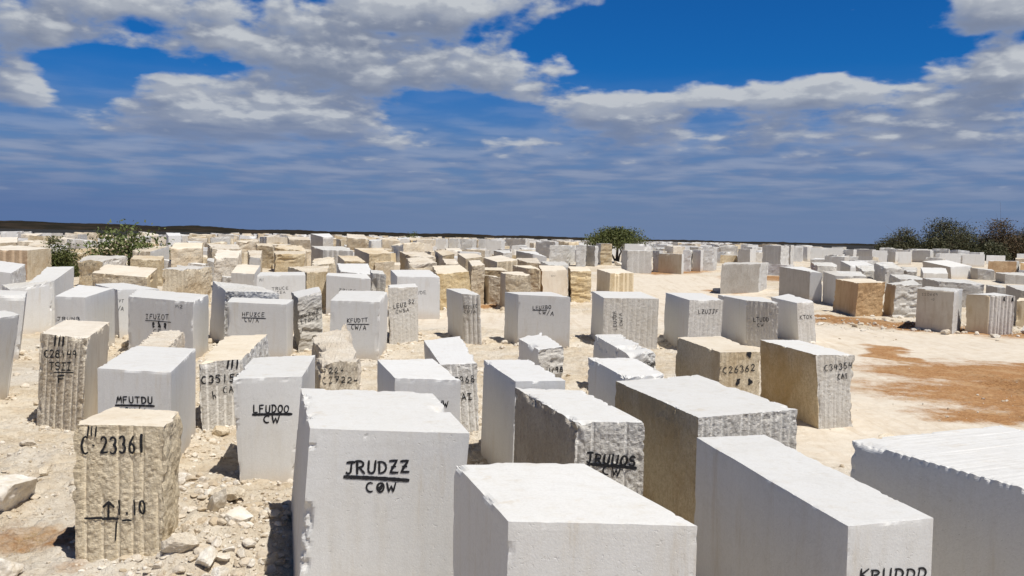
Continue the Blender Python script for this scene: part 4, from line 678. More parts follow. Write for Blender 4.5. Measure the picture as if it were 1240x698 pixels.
["V",[[-3.317,110.1,3.412],[-1.352,110.1,3.412],[-0.975,112.0,3.412],[-2.941,112.0,3.412]],[[-3.317,110.1,1.15],[-1.352,110.1,1.15],[-0.975,112.0,1.15],[-2.941,112.0,1.15]],"sawn sawn sawn sawn",["g","w","g","w"],0,0.04,[],"wide smooth grey upright slab in the standing row"],
["V",[[-1.143,144.585,3.657],[1.914,141.7,3.657],[2.573,143.2,3.657],[-0.484,146.085,3.657]],[[-1.143,144.585,1.15],[1.914,141.7,1.15],[2.573,143.2,1.15],[-0.484,146.085,1.15]],"rough rough rough sawn",["g","w","g","w"],0,0.04,[],"rough grey upright block at the right end of the standing row"],
["V",[[2.653,108.974,3.397],[4.887,106.8,3.397],[5.343,108.3,3.397],[3.108,110.474,3.397]],[[2.653,108.974,1.148],[4.887,106.8,1.148],[5.343,108.3,1.148],[3.108,110.474,1.148]],"rough rough rough sawn",["g","w","g","w"],0,0.04,[],"purplish rough upright block left of the two white rough ones, left of the acacia tree"],
["V",[[3.468,87.4,3.161],[5.262,87.4,3.161],[6.014,89.3,3.161],[4.22,89.3,3.161]],[[3.468,87.4,0.99],[5.262,87.4,0.99],[6.014,89.3,0.99],[4.22,89.3,0.99]],"rough rough rough sawn",["w","w","g","w"],0,0.04,[],"white rough upright block with smooth white end, in front of the acacia tree row"],
["V",[[5.831,85.4,3.226],[6.746,85.4,3.226],[6.896,87.3,3.226],[5.982,87.3,3.226]],[[5.831,85.4,0.946],[6.746,85.4,0.946],[6.896,87.3,0.946],[5.982,87.3,0.946]],"rough rough rough sawn",["w","w","g","w"],0,0.04,[],"white upright rough block left of the one with a dark hollow"],
["V",[[6.841,86.601,3.182],[7.62,85.8,3.182],[8.065,87.3,3.182],[7.286,88.101,3.182]],[[6.841,86.601,0.952],[7.62,85.8,0.952],[8.065,87.3,0.952],[7.286,88.101,0.952]],"rough rough rough sawn",["d","w","g","w"],0,0.04,[],"upright block with a dark hollow face, left of the acacia tree"],
["V",[[8.485,89.3,3.403],[9.601,89.3,3.403],[9.293,91.2,3.403],[8.177,91.2,3.403]],[[8.485,89.3,1.033],[9.601,89.3,1.033],[9.293,91.2,1.033],[8.177,91.2,1.033]],"split rough rough sawn",["t","w","g","w"],0,0.04,[],"striped upright block beside the acacia tree trunk"],
["V",[[9.609,77.6,2.921],[11.688,77.6,2.921],[11.426,79.5,2.921],[9.347,79.5,2.921]],[[9.609,77.6,0.717],[11.688,77.6,0.717],[11.426,79.5,0.717],[9.347,79.5,0.717]],"rib rough rough sawn",["g","w","g","w"],0,0.04,[],"grey rough stone block at the corner of the track, right of the acacia tree"],
["V",[[11.133,92.1,3.395],[13.106,92.1,3.395],[13.0,94.0,3.395],[11.027,94.0,3.395]],[[11.133,92.1,1.083],[13.106,92.1,1.083],[13.0,94.0,1.083],[11.027,94.0,1.083]],"sawn sawn sawn sawn",["w","w","g","w"],0,0.04,[],"pale block right behind the grey rough block at the track corner"],
["V",[[12.502,79.238,2.704],[14.148,77.4,2.704],[14.458,77.956,2.704],[12.813,79.794,2.704]],[[12.502,79.238,0.707],[14.148,77.4,0.707],[14.458,77.956,0.707],[12.813,79.794,0.707]],"sawn sawn sawn sawn",["t","w","g","w"],0,0.04,[],"olive grey square block facing the track end"],
["V",[[12.094,79.838,2.92],[12.579,79.3,2.92],[13.105,80.8,2.92],[12.62,81.338,2.92]],[[12.094,79.838,0.769],[12.579,79.3,0.769],[13.105,80.8,0.769],[12.62,81.338,0.769]],"rough rough rough sawn",["g","w","g","w"],0,0.04,[],"rough narrow block between the two grey blocks at the track end"],
["V",[[14.908,81.2,3.01],[15.633,81.2,3.01],[16.147,83.1,3.01],[15.422,83.1,3.01]],[[14.908,81.2,0.827],[15.633,81.2,0.827],[16.147,83.1,0.827],[15.422,83.1,0.827]],"rough rough rough sawn",["w","w","g","w"],0,0.04,[],"narrow pale block right of the olive grey square block"],
["V",[[15.971,82.191,3.039],[16.564,81.5,3.039],[17.057,82.73,3.039],[16.464,83.421,3.039]],[[15.971,82.191,0.834],[16.564,81.5,0.834],[17.057,82.73,0.834],[16.464,83.421,0.834]],"sawn sawn sawn sawn",["g","w","g","w"],0,0.04,[],"smooth grey slab between two pale rough slabs at the track end"],
["V",[[16.994,82.9,3.323],[18.03,82.9,3.323],[18.746,84.8,3.323],[17.71,84.8,3.323]],[[16.994,82.9,0.879],[18.03,82.9,0.879],[18.746,84.8,0.879],[17.71,84.8,0.879]],"rough rough rough sawn",["w","w","g","w"],0,0.04,[],"tall white pockmarked block at the track end"],
["V",[[22.595,100.7,2.348],[24.481,100.7,2.348],[25.035,102.6,2.348],[23.148,102.6,2.348]],[[22.595,100.7,1.15],[24.481,100.7,1.15],[25.035,102.6,1.15],[23.148,102.6,1.15]],"rough rough rough sawn",["y","w","g","w"],0,0.04,[],"small golden stone block lying at the end of the track"],
["V",[[24.303,99.956,3.057],[25.319,98.7,3.057],[26.33,100.2,3.057],[25.314,101.456,3.057]],[[24.303,99.956,1.147],[25.319,98.7,1.147],[26.33,100.2,1.147],[25.314,101.456,1.147]],"sawn sawn sawn sawn",["g","w","g","w"],0,0.04,[],"grey block with white end beyond the drip-streaked block"],
["V",[[24.042,89.309,3.518],[25.38,87.6,3.518],[26.61,89.1,3.518],[25.272,90.809,3.518]],[[24.042,89.309,0.995],[25.38,87.6,0.995],[26.61,89.1,0.995],[25.272,90.809,0.995]],"rib rough rough sawn",["g","w","g","w"],0,0.04,[],"tall grey streaked block behind the drip-streaked block"],
["V",[[29.153,99.756,3.582],[29.727,99.0,3.582],[30.537,100.5,3.582],[29.962,101.256,3.582]],[[29.153,99.756,1.148],[29.727,99.0,1.148],[30.537,100.5,1.148],[29.962,101.256,1.148]],"rib rough rough sawn",["g","w","g","w"],0,0.04,[],"narrow grey streaked block right of the tall streaked one"],
["V",[[35.191,116.9,3.428],[36.547,116.9,3.428],[37.247,118.8,3.428],[35.891,118.8,3.428]],[[35.191,116.9,1.148],[36.547,116.9,1.148],[37.247,118.8,1.148],[35.891,118.8,1.148]],"rough rough rough sawn",["w","w","g","w"],0,0.04,[],"white pitted block left of the long smooth pale far block"],
["V",[[38.329,119.2,3.255],[42.476,119.2,3.255],[43.153,121.1,3.255],[39.006,121.1,3.255]],[[38.329,119.2,1.149],[42.476,119.2,1.149],[43.153,121.1,1.149],[39.006,121.1,1.149]],"sawn sawn sawn sawn",["w","w","g","w"],0,0.04,[],"long smooth pale stone block on the right skyline"],
["V",[[46.728,130.818,3.034],[47.643,129.5,3.034],[48.662,131.0,3.034],[47.747,132.318,3.034]],[[46.728,130.818,1.148],[47.643,129.5,1.148],[48.662,131.0,1.148],[47.747,132.318,1.148]],"sawn sawn sawn sawn",["g","w","g","w"],0,0.04,[],"grey block just right of the long smooth pale far block"],
["V",[[49.367,133.537,3.077],[50.96,131.2,3.077],[52.016,132.7,3.077],[50.423,135.037,3.077]],[[49.367,133.537,1.149],[50.96,131.2,1.149],[52.016,132.7,1.149],[50.423,135.037,1.149]],"sawn sawn sawn sawn",["g","w","g","w"],0,0.04,[],"wide grey block on the right skyline, left of the white block with a tiny mark"],
["V",[[47.504,122.0,3.026],[49.354,122.0,3.026],[50.123,123.9,3.026],[48.273,123.9,3.026]],[[47.504,122.0,1.149],[49.354,122.0,1.149],[50.123,123.9,1.149],[48.273,123.9,1.149]],"sawn sawn sawn sawn",["w","w","g","w"],0,0.04,[],"white block with a tiny black mark on the right skyline"],
["V",[[50.657,124.947,2.906],[51.269,124.0,2.906],[52.337,125.5,2.906],[51.725,126.447,2.906]],[[50.657,124.947,1.149],[51.269,124.0,1.149],[52.337,125.5,1.149],[51.725,126.447,1.149]],"sawn sawn sawn sawn",["g","w","g","w"],0,0.04,[],"narrow grey block between two white marked blocks on the right skyline"],
["V",[[45.829,110.1,3.02],[47.4,110.1,3.02],[48.218,112.0,3.02],[46.647,112.0,3.02]],[[45.829,110.1,1.15],[47.4,110.1,1.15],[48.218,112.0,1.15],[46.647,112.0,1.15]],"sawn sawn sawn sawn",["w","w","g","w"],0,0.04,[],"right-hand white marked block on the right skyline"],
["V",[[55.973,129.777,3.145],[57.447,127.4,3.145],[58.583,128.9,3.145],[57.109,131.277,3.145]],[[55.973,129.777,1.149],[57.447,127.4,1.149],[58.583,128.9,1.149],[57.109,131.277,1.149]],"sawn sawn sawn sawn",["g","w","g","w"],0,0.04,[],"grey block left of the broad white-topped block at right"],
["V",[[55.251,119.9,2.837],[58.031,119.9,2.837],[58.951,121.8,2.837],[56.17,121.8,2.837]],[[55.251,119.9,1.148],[58.031,119.9,1.148],[58.951,121.8,1.148],[56.17,121.8,1.148]],"sawn sawn sawn sawn",["w","w","g","w"],0,0.04,[],"white block just below the dark trees at right"],
["V",[[52.575,108.2,2.896],[55.18,108.2,2.896],[56.149,110.1,2.896],[53.544,110.1,2.896]],[[52.575,108.2,1.149],[55.18,108.2,1.149],[56.149,110.1,1.149],[53.544,110.1,1.149]],"sawn sawn sawn sawn",["w","w","g","w"],0,0.04,[],"bluish white block under the dark trees, left of the brownish one"],
["V",[[45.377,88.3,2.494],[48.135,88.3,2.494],[49.412,90.2,2.494],[46.654,90.2,2.494]],[[45.377,88.3,1.013],[48.135,88.3,1.013],[49.412,90.2,1.013],[46.654,90.2,1.013]],"rough rough rough sawn",["b","w","g","w"],0,0.04,[],"brownish grey rough block in the right background"],
["V",[[48.289,88.0,2.403],[49.938,88.0,2.403],[51.016,89.9,2.403],[49.367,89.9,2.403]],[[48.289,88.0,1.004],[49.938,88.0,1.004],[51.016,89.9,1.004],[49.367,89.9,1.004]],"sawn sawn sawn sawn",["b","w","g","w"],0,0.04,[],"brown block cut off by the right edge in the background"],
["V",[[64.569,126.2,2.63],[67.157,126.2,2.63],[68.168,128.1,2.63],[65.58,128.1,2.63]],[[64.569,126.2,1.149],[67.157,126.2,1.149],[68.168,128.1,1.149],[65.58,128.1,1.149]],"sawn sawn sawn sawn",["w","w","g","w"],0,0.04,[],"white block above the brownish grey one at right"],
["V",[[78.741,144.6,2.802],[81.964,144.6,2.802],[83.041,146.5,2.802],[79.818,146.5,2.802]],[[78.741,144.6,1.149],[81.964,144.6,1.149],[83.041,146.5,1.149],[79.818,146.5,1.149]],"sawn sawn sawn sawn",["w","w","g","w"],0,0.04,[],"white-topped block at the right edge under the trees"],
["",[[-9.46,79.81,3.15],[-7.67,80.57,3.19],[-9.04,82.97,3.2],[-10.71,82.05,2.85]],[[-9.42,79.7,0.83],[-7.72,80.61,0.83],[-8.97,82.94,0.83],[-10.66,82.03,0.83]],"rough rough sawn sawn",["c","c","g","c"],0.12,0.09,[],"cream rough stone block beyond the wide white KUDE block, first of its kind going back"],
["",[[-38.14,79.18,2.94],[-36.2,79.73,2.82],[-36.9,82.12,2.78],[-38.87,81.6,2.86]],[[-38.14,79.17,0.81],[-36.19,79.66,0.81],[-36.81,82.09,0.81],[-38.75,81.6,0.81]],"drill sawn sawn sawn",["g","g","g","w"],0.12,0.08,[],"grey grooved stone block behind the C28149 block, only one of its kind there"],
["",[[-35.9,82.42,2.85],[-34.29,82.8,2.97],[-35.14,85.53,2.75],[-36.76,85.02,2.8]],[[-35.89,82.39,0.91],[-34.3,82.89,0.91],[-35.13,85.57,0.91],[-36.72,85.07,0.91]],"drill rough sawn rough",["t","t","g","c"],0,0.07,[],"tan grooved stone block beyond the IFUZOT block, first of its kind going back"],
["",[[27.2,80.7,2.73],[28.63,79.79,2.72],[29.72,81.69,2.81],[28.39,82.54,2.65]],[[27.23,80.73,0.83],[28.58,79.91,0.83],[29.69,81.76,0.83],[28.35,82.57,0.83]],"sawn sawn sawn sawn",["g","g","g","w"],0,0.03,[],"grey smooth stone block beyond the brown trackside block, first of its kind going back"],
["",[[-25.63,86.19,2.95],[-23.84,86.57,2.99],[-24.19,88.52,3.03],[-26.02,88.07,2.97]],[[-25.72,86.24,0.99],[-23.82,86.66,0.99],[-24.23,88.53,0.99],[-26.13,88.11,0.99]],"split rough sawn sawn",["c","t","c","c"],0.12,0.1,[],"cream layered stone block beyond the HFUZCE block, first of its kind going back"],
["",[[-28.7,104.85,3.3],[-27.51,103.42,3.34],[-25.37,104.81,3.28],[-26.72,106.63,3.17]],[[-28.74,104.94,1.15],[-27.51,103.38,1.15],[-25.5,104.96,1.15],[-26.73,106.52,1.15]],"drill sawn sawn rough",["g","t","d","w"],0,0.04,[],"grey grooved stone block beyond the HFUZCE block, only one of its kind there"],
["",[[21.56,78.74,2.03],[23.17,77.8,1.93],[24.4,80.06,1.93],[22.78,81.1,1.9]],[[21.5,78.67,0.78],[23.15,77.77,0.78],[24.45,80.14,0.78],[22.79,81.05,0.78]],"rough rough sawn sawn",["w","w","w","w"],0,0.05,[],"white rough stone block beyond the KTOX block, only one of its kind there"],
["",[[22.33,128.82,2.98],[24.04,129.27,2.98],[23.26,131.73,3.08],[21.48,131.14,3.02]],[[22.32,128.68,1.15],[23.99,129.25,1.15],[23.14,131.73,1.15],[21.48,131.17,1.15]],"rough rough sawn sawn",["c","t","c","c"],0,0.08,[],"cream rough stone block beyond the LZUJJF block, only one of its kind there"],
["",[[-13.14,92.98,3.35],[-11.42,93.31,3.2],[-12.02,95.93,3.47],[-13.57,95.64,3.32]],[[-13.1,92.98,1.12],[-11.51,93.26,1.12],[-11.98,95.91,1.12],[-13.57,95.63,1.12]],"drill sawn sawn rough",["c","c","g","c"],0.06,0.05,[],"cream grooved stone block beyond the wide white KUDE block, second of its kind going back"],
["",[[-55.25,99.68,3.35],[-53.53,100.13,3.36],[-54.17,102.65,3.43],[-55.81,102.36,3.34]],[[-55.16,99.66,1.15],[-53.49,100.04,1.15],[-54.09,102.67,1.15],[-55.76,102.29,1.15]],"sawn sawn sawn sawn",["w","g","w","w"],0,0.06,[],"white smooth stone block behind the C28149 block, second of its kind going back"],
["",[[-31.27,76.73,2.83],[-29.48,77.28,2.75],[-30.23,79.87,2.77],[-32.06,79.61,2.8]],[[-31.35,76.74,0.74],[-29.52,77.18,0.74],[-30.2,79.93,0.74],[-32.02,79.48,0.74]],"rough sawn rough rough",["y","g","d","c"],0,0.05,[],"golden rough stone block beyond the IFUZOT block, first of its kind going back"],
["",[[-46.15,88.07,3.03],[-44.27,88.48,3.08],[-44.71,90.22,2.72],[-46.48,89.82,2.99]],[[-46.08,88.08,1.03],[-44.26,88.49,1.03],[-44.66,90.27,1.03],[-46.48,89.86,1.03]],"drill rough rough rough",["t","t","g","c"],0,0.02,[],"tan grooved stone block behind the C28149 block, second of its kind going back"],
["",[[24.66,110.96,3.3],[24.23,108.86,3.25],[26.4,108.55,3.27],[26.7,110.61,3.29]],[[24.67,110.92,1.15],[24.31,108.92,1.15],[26.37,108.55,1.15],[26.73,110.55,1.15]],"rough rough sawn rough",["g","g","d","w"],0,0.06,[],"grey rough stone block beyond the LTUDDY block, only one of its kind there"],
["",[[-42.58,85.08,2.34],[-40.96,85.7,2.02],[-41.84,88.13,2.19],[-43.48,87.57,2.28]],[[-42.61,85.1,0.98],[-40.94,85.69,0.98],[-41.82,88.17,0.98],[-43.49,87.58,0.98]],"sawn sawn sawn sawn",["w","w","w","w"],0,0.05,[],"white smooth stone block behind the C28149 block, first of its kind going back"],
["",[[-4.52,89.33,2.58],[-2.62,88.97,2.5],[-2.17,91.42,2.54],[-4.06,91.77,2.6]],[[-4.49,89.4,1.06],[-2.63,89.03,1.06],[-2.15,91.43,1.06],[-4.01,91.81,1.06]],"rough rough rough sawn",["t","g","d","c"],0.07,0.02,[],"tan rough stone block beyond the KEZLEC block, only one of its kind there"],
["",[[-30.13,92.24,3.17],[-28.32,92.94,3.37],[-28.97,94.83,3.2],[-30.7,94.24,3.12]],[[-30.09,92.37,1.11],[-28.39,92.93,1.11],[-29.01,94.84,1.11],[-30.72,94.27,1.11]],"rough rough rough rough",["w","w","w","w"],0,0.05,[],"white rough stone block beyond the HFUZCE block, only one of its kind there"],
["",[[37.54,123.24,3.32],[38.82,122.15,3.3],[40.08,124.13,3.31],[38.6,125.09,3.31]],[[37.54,123.11,1.15],[38.98,122.27,1.15],[40.03,124.07,1.15],[38.59,124.91,1.15]],"sawn sawn sawn sawn",["w","g","w","w"],0,0.06,[],"white smooth stone block beyond the KTOX block, only one of its kind there"],
["",[[-15.19,99.51,3.11],[-13.46,100.12,3.3],[-14.28,102.68,3.35],[-16.16,102.07,3.23]],[[-15.27,99.53,1.15],[-13.44,100.12,1.15],[-14.28,102.71,1.15],[-16.11,102.11,1.15]],"sawn sawn sawn sawn",["w","w","w","w"],0,0.08,[],"white smooth stone block beyond the KFUDTT block, only one of its kind there"],
["",[[-43.78,88.5,2.71],[-41.97,88.72,2.96],[-42.32,90.77,2.75],[-43.9,90.53,2.97]],[[-43.75,88.4,1.04],[-42.01,88.58,1.04],[-42.22,90.69,1.04],[-43.96,90.51,1.04]],"sawn sawn sawn sawn",["c","g","d","c"],0,0.05,[],"cream smooth stone block behind the C28149 block, only one of its kind there"],
["",[[58.61,129.42,3.39],[60.36,128.17,3.42],[61.33,129.91,3.35],[59.71,130.92,3.4]],[[58.63,129.34,1.15],[60.29,128.25,1.15],[61.4,129.92,1.15],[59.74,131.02,1.15]],"rough rough sawn rough",["w","g","w","w"],0,0.04,[],"white rough stone block beyond the olive tan square block, second of its kind going back"],
["",[[-44.33,91.25,3.15],[-42.99,91.48,3.26],[-43.24,94.12,3.28],[-44.78,93.93,3.18]],[[-44.34,91.21,1.09],[-42.92,91.41,1.09],[-43.31,94.1,1.09],[-44.73,93.89,1.09]],"rough rough rough sawn",["c","g","g","c"],0,0.04,[],"cream rough stone block behind the C28149 block, first of its kind going back"],
["",[[-45.26,95.41,3.38],[-43.33,96.28,3.43],[-44.27,98.21,3.33],[-46.15,97.5,3.33]],[[-45.1,95.46,1.14],[-43.39,96.23,1.14],[-44.32,98.29,1.14],[-46.03,97.51,1.14]],"rough rough rough rough",["c","g","g","c"],0.14,0.03,[],"cream rough stone block behind the C28149 block, second of its kind going back"],
["",[[-55.44,107.28,3.22],[-53.49,107.32,3.24],[-53.44,110.09,3.24],[-55.34,110.09,3.21]],[[-55.34,107.26,1.15],[-53.51,107.22,1.15],[-53.45,110.09,1.15],[-55.28,110.12,1.15]],"sawn sawn sawn sawn",["w","g","w","w"],0,0.06,[],"white smooth stone block behind the C28149 block, third of its kind going back"],
["",[[-36.33,75.76,2.12],[-34.73,76.83,2.27],[-36.1,78.96,2.14],[-37.65,77.86,2.03]],[[-36.32,75.81,0.71],[-34.75,76.8,0.71],[-36.05,78.87,0.71],[-37.62,77.88,0.71]],"sawn sawn sawn sawn",["t","t","g","c"],0,0.05,[],"tan smooth stone block behind the C28149 block, only one of its kind there"],
["",[[-16.53,73.49,2.3],[-14.61,74.16,2.67],[-15.59,76.54,2.45],[-17.33,75.8,2.53]],[[-16.43,73.46,0.63],[-14.64,74.15,0.63],[-15.57,76.54,0.63],[-17.35,75.85,0.63]],"rough sawn sawn rough",["c","c","c","c"],0,0.02,[],"cream rough stone block beyond the KFUDTT block, only one of its kind there"],
["",[[-41.08,100.07,3.17],[-39.66,100.23,3.02],[-40.12,102.67,3.21],[-41.59,102.42,2.94]],[[-41.15,100.02,1.15],[-39.73,100.25,1.15],[-40.11,102.67,1.15],[-41.53,102.45,1.15]],"rough rough sawn rough",["g","g","d","w"],0,0.07,[],"grey rough stone block beyond the IFUZOT block, only one of its kind there"],
["",[[-51.43,96.75,3.12],[-49.95,97.13,2.98],[-50.43,99.28,3.22],[-51.94,98.97,3.21]],[[-51.32,96.72,1.15],[-49.92,97.08,1.15],[-50.48,99.28,1.15],[-51.88,98.91,1.15]],"rough rough sawn sawn",["c","g","g","c"],0,0.07,[],"cream rough stone block behind the C28149 block, third of its kind going back"],
["",[[11.93,123.89,3.02],[12.94,122.47,3.04],[14.8,123.8,2.9],[13.71,125.17,3.03]],[[11.89,123.9,1.15],[12.85,122.48,1.15],[14.78,123.78,1.15],[13.81,125.21,1.15]],"sawn sawn sawn sawn",["w","w","w","w"],0,0.04,[],"white smooth stone block beyond the sideways marked block, second of its kind going back"],
["",[[37.98,101.53,2.54],[39.12,100.45,2.53],[40.38,102.14,2.4],[39.28,103.17,2.47]],[[37.93,101.55,1.15],[39.02,100.56,1.15],[40.44,102.13,1.15],[39.36,103.12,1.15]],"sawn sawn sawn sawn",["g","t","g","w"],0,0.05,[],"grey smooth stone block beyond the brown trackside block, second of its kind going back"],
["",[[-10.84,104.55,3.32],[-8.87,105.41,3.37],[-9.68,107.06,3.25],[-11.51,106.35,3.21]],[[-10.8,104.63,1.15],[-8.92,105.41,1.15],[-9.65,107.15,1.15],[-11.52,106.37,1.15]],"rough rough sawn sawn",["c","g","g","c"],0,0.02,[],"cream rough stone block beyond the wide white KUDE block, second of its kind going back"],
["",[[-35.63,101.53,3.0],[-33.74,101.93,3.04],[-34.34,104.5,3.02],[-36.23,104.03,3.02]],[[-35.57,101.54,1.15],[-33.71,101.97,1.15],[-34.29,104.52,1.15],[-36.16,104.09,1.15]],"split rough sawn rough",["c","t","g","c"],0.05,0.06,[],"cream layered stone block beyond the IFUZOT block, only one of its kind there"],
["",[[-37.68,97.64,3.18],[-36.25,98.05,3.16],[-36.85,100.12,3.19],[-38.29,99.82,2.81]],[[-37.67,97.58,1.15],[-36.15,98.07,1.15],[-36.87,100.29,1.15],[-38.39,99.8,1.15]],"rough rough rough rough",["c","g","d","c"],0,0.02,[],"cream rough stone block beyond the IFUZOT block, only one of its kind there"],
["",[[-41.7,92.81,2.93],[-40.08,93.45,2.91],[-40.78,95.47,2.9],[-42.32,94.82,2.9]],[[-41.67,92.83,1.11],[-40.04,93.43,1.11],[-40.77,95.4,1.11],[-42.4,94.8,1.11]],"drill rough rough rough",["g","g","g","w"],0,0.08,[],"grey grooved stone block beyond the IFUZOT block, only one of its kind there"],
["",[[22.81,104.69,2.58],[23.91,103.89,2.66],[25.33,105.82,2.67],[24.19,106.73,2.64]],[[22.72,104.66,1.15],[23.91,103.85,1.15],[25.32,105.91,1.15],[24.12,106.72,1.15]],"sawn sawn sawn sawn",["w","g","w","w"],0,0.09,[],"white smooth stone block beyond the LTUDDY block, only one of its kind there"],
["",[[-45.42,84.84,2.54],[-43.45,84.93,2.6],[-43.53,86.73,2.48],[-45.49,86.56,2.66]],[[-45.52,84.79,0.96],[-43.49,84.95,0.96],[-43.63,86.76,0.96],[-45.67,86.59,0.96]],"drill rough rough sawn",["t","t","g","c"],0.09,0.09,[],"tan grooved stone block behind the C28149 block, first of its kind going back"],
["",[[-23.56,79.64,2.15],[-21.97,79.99,2.04],[-22.62,82.48,2.09],[-24.3,82.15,2.04]],[[-23.64,79.67,0.83],[-21.92,80.11,0.83],[-22.53,82.54,0.83],[-24.25,82.11,0.83]],"drill rough sawn sawn",["t","t","g","c"],0,0.06,[],"tan grooved stone block beyond the HFUZCE block, second of its kind going back"],
["",[[5.4,115.04,3.45],[6.86,113.85,3.36],[8.26,115.54,3.38],[6.88,116.7,3.38]],[[5.53,115.02,1.15],[6.97,113.84,1.15],[8.3,115.47,1.15],[6.86,116.65,1.15]],"sawn sawn sawn sawn",["t","t","d","c"],0,0.08,[],"tan smooth stone block beyond the LEUZBO block, first of its kind going back"],
["",[[62.22,129.42,3.32],[63.96,129.62,3.17],[63.7,131.81,3.22],[61.95,131.49,3.23]],[[62.21,129.43,1.15],[64.01,129.67,1.15],[63.73,131.82,1.15],[61.92,131.58,1.15]],"sawn sawn sawn sawn",["w","w","w","w"],0,0.04,[],"white smooth stone block beyond the olive tan square block, first of its kind going back"],
["",[[29.49,91.68,2.22],[31.3,90.67,2.3],[32.58,92.86,2.27],[30.75,93.95,2.34]],[[29.5,91.72,1.09],[31.29,90.65,1.09],[32.6,92.83,1.09],[30.81,93.9,1.09]],"rough rough sawn sawn",["g","t","d","w"],0,0.04,[],"grey rough stone block beyond the KTOX block, first of its kind going back"],
["",[[26.73,109.7,2.52],[28.36,108.31,2.64],[30.07,110.35,2.65],[28.59,111.76,2.59]],[[26.76,109.71,1.15],[28.34,108.37,1.15],[30.08,110.43,1.15],[28.5,111.77,1.15]],"rough rough rough sawn",["w","g","w","w"],0,0.03,[],"white rough stone block beyond the LTUDDY block, first of its kind going back"],
["",[[-0.12,115.67,2.79],[1.78,115.92,2.78],[1.52,118.2,2.88],[-0.4,117.85,2.74]],[[-0.16,115.65,1.15],[1.83,115.91,1.15],[1.53,118.19,1.15],[-0.46,117.93,1.15]],"sawn sawn sawn sawn",["w","w","w","w"],0,0.03,[],"white smooth stone block beyond the LEUZBO block, second of its kind going back"],
["",[[-30.57,103.47,3.5],[-28.8,103.88,3.25],[-29.26,105.85,3.32],[-31.17,105.33,3.44]],[[-30.57,103.33,1.15],[-28.75,103.91,1.15],[-29.36,105.81,1.15],[-31.18,105.23,1.15]],"sawn sawn sawn sawn",["w","g","w","w"],0,0.05,[],"white smooth stone block beyond the HFUZCE block, first of its kind going back"],
["",[[-8.9,87.64,2.86],[-7.6,88.11,3.11],[-8.42,89.94,2.97],[-9.68,89.42,2.76]],[[-8.9,87.57,1.02],[-7.58,88.09,1.02],[-8.33,89.98,1.02],[-9.64,89.47,1.02]],"sawn sawn sawn sawn",["c","t","c","c"],0,0.07,[],"cream smooth stone block beyond the wide white KUDE block, second of its kind going back"],
["",[[-37.42,86.17,2.95],[-35.48,86.59,3.05],[-36.23,89.32,2.55],[-38.05,88.84,2.72]],[[-37.47,86.16,1.0],[-35.53,86.6,1.0],[-36.14,89.25,1.0],[-38.08,88.81,1.0]],"sawn sawn sawn sawn",["w","w","w","w"],0,0.09,[],"white smooth stone block beyond the IFUZOT block, only one of its kind there"],
["",[[-14.62,117.87,3.32],[-13.18,118.5,3.39],[-13.86,120.62,3.58],[-15.44,120.18,3.3]],[[-14.65,117.96,1.15],[-13.24,118.43,1.15],[-13.96,120.61,1.15],[-15.37,120.15,1.15]],"sawn sawn sawn sawn",["g","t","d","w"],0,0.07,[],"grey smooth stone block beyond the wide white KUDE block, only one of its kind there"],
["",[[-40.15,126.12,3.53],[-38.16,126.69,3.36],[-38.85,128.47,3.54],[-40.8,127.74,3.37]],[[-40.09,126.09,1.15],[-38.28,126.73,1.15],[-38.89,128.44,1.15],[-40.7,127.79,1.15]],"rough rough rough rough",["g","g","d","w"],0,0.08,[],"grey rough stone block beyond the HFUZCE block, first of its kind going back"],
["",[[42.94,96.26,2.6],[44.33,95.34,2.55],[45.35,97.03,2.55],[43.86,97.91,2.59]],[[42.91,96.26,1.14],[44.37,95.42,1.14],[45.31,97.06,1.14],[43.85,97.9,1.14]],"rough sawn rough rough",["w","g","w","w"],0,0.05,[],"white rough stone block beyond the olive tan square block, first of its kind going back"],
["",[[-6.37,88.49,2.55],[-4.83,88.83,2.42],[-5.2,90.68,2.66],[-6.59,90.23,2.65]],[[-6.31,88.44,1.04],[-4.87,88.72,1.04],[-5.22,90.56,1.04],[-6.66,90.28,1.04]],"sawn sawn sawn sawn",["c","c","d","c"],0,0.03,[],"cream smooth stone block beyond the KEZLEC block, only one of its kind there"],
["",[[-44.75,110.72,3.63],[-43.07,109.89,3.23],[-42.03,111.81,3.13],[-43.63,112.58,3.43]],[[-44.68,110.68,1.15],[-43.0,109.81,1.15],[-42.02,111.73,1.15],[-43.69,112.59,1.15]],"sawn sawn sawn sawn",["t","t","g","c"],0,0.09,[],"tan smooth stone block beyond the IFUZOT block, only one of its kind there"],
["",[[32.18,124.51,3.12],[33.72,124.89,3.12],[33.4,127.34,3.24],[31.65,126.86,3.17]],[[32.23,124.52,1.15],[33.74,124.85,1.15],[33.21,127.34,1.15],[31.69,127.02,1.15]],"drill rough sawn rough",["g","t","g","w"],0,0.03,[],"grey grooved stone block beyond the LTUDDY block, first of its kind going back"],
["",[[-4.62,81.01,2.53],[-2.75,81.16,2.41],[-3.17,83.76,2.44],[-5.0,83.61,2.48]],[[-4.66,80.9,0.87],[-2.84,81.1,0.87],[-3.14,83.87,0.87],[-4.96,83.67,0.87]],"sawn sawn sawn sawn",["w","g","w","w"],0,0.05,[],"white smooth stone block beyond the KEZLEC block, only one of its kind there"],
["",[[33.28,88.67,2.24],[35.05,88.77,2.3],[34.88,91.46,2.22],[32.98,91.36,2.28]],[[33.21,88.63,1.05],[35.13,88.79,1.05],[34.9,91.49,1.05],[32.98,91.33,1.05]],"rough rough rough rough",["w","w","w","w"],0,0.06,[],"white rough stone block beyond the brown trackside block, first of its kind going back"],
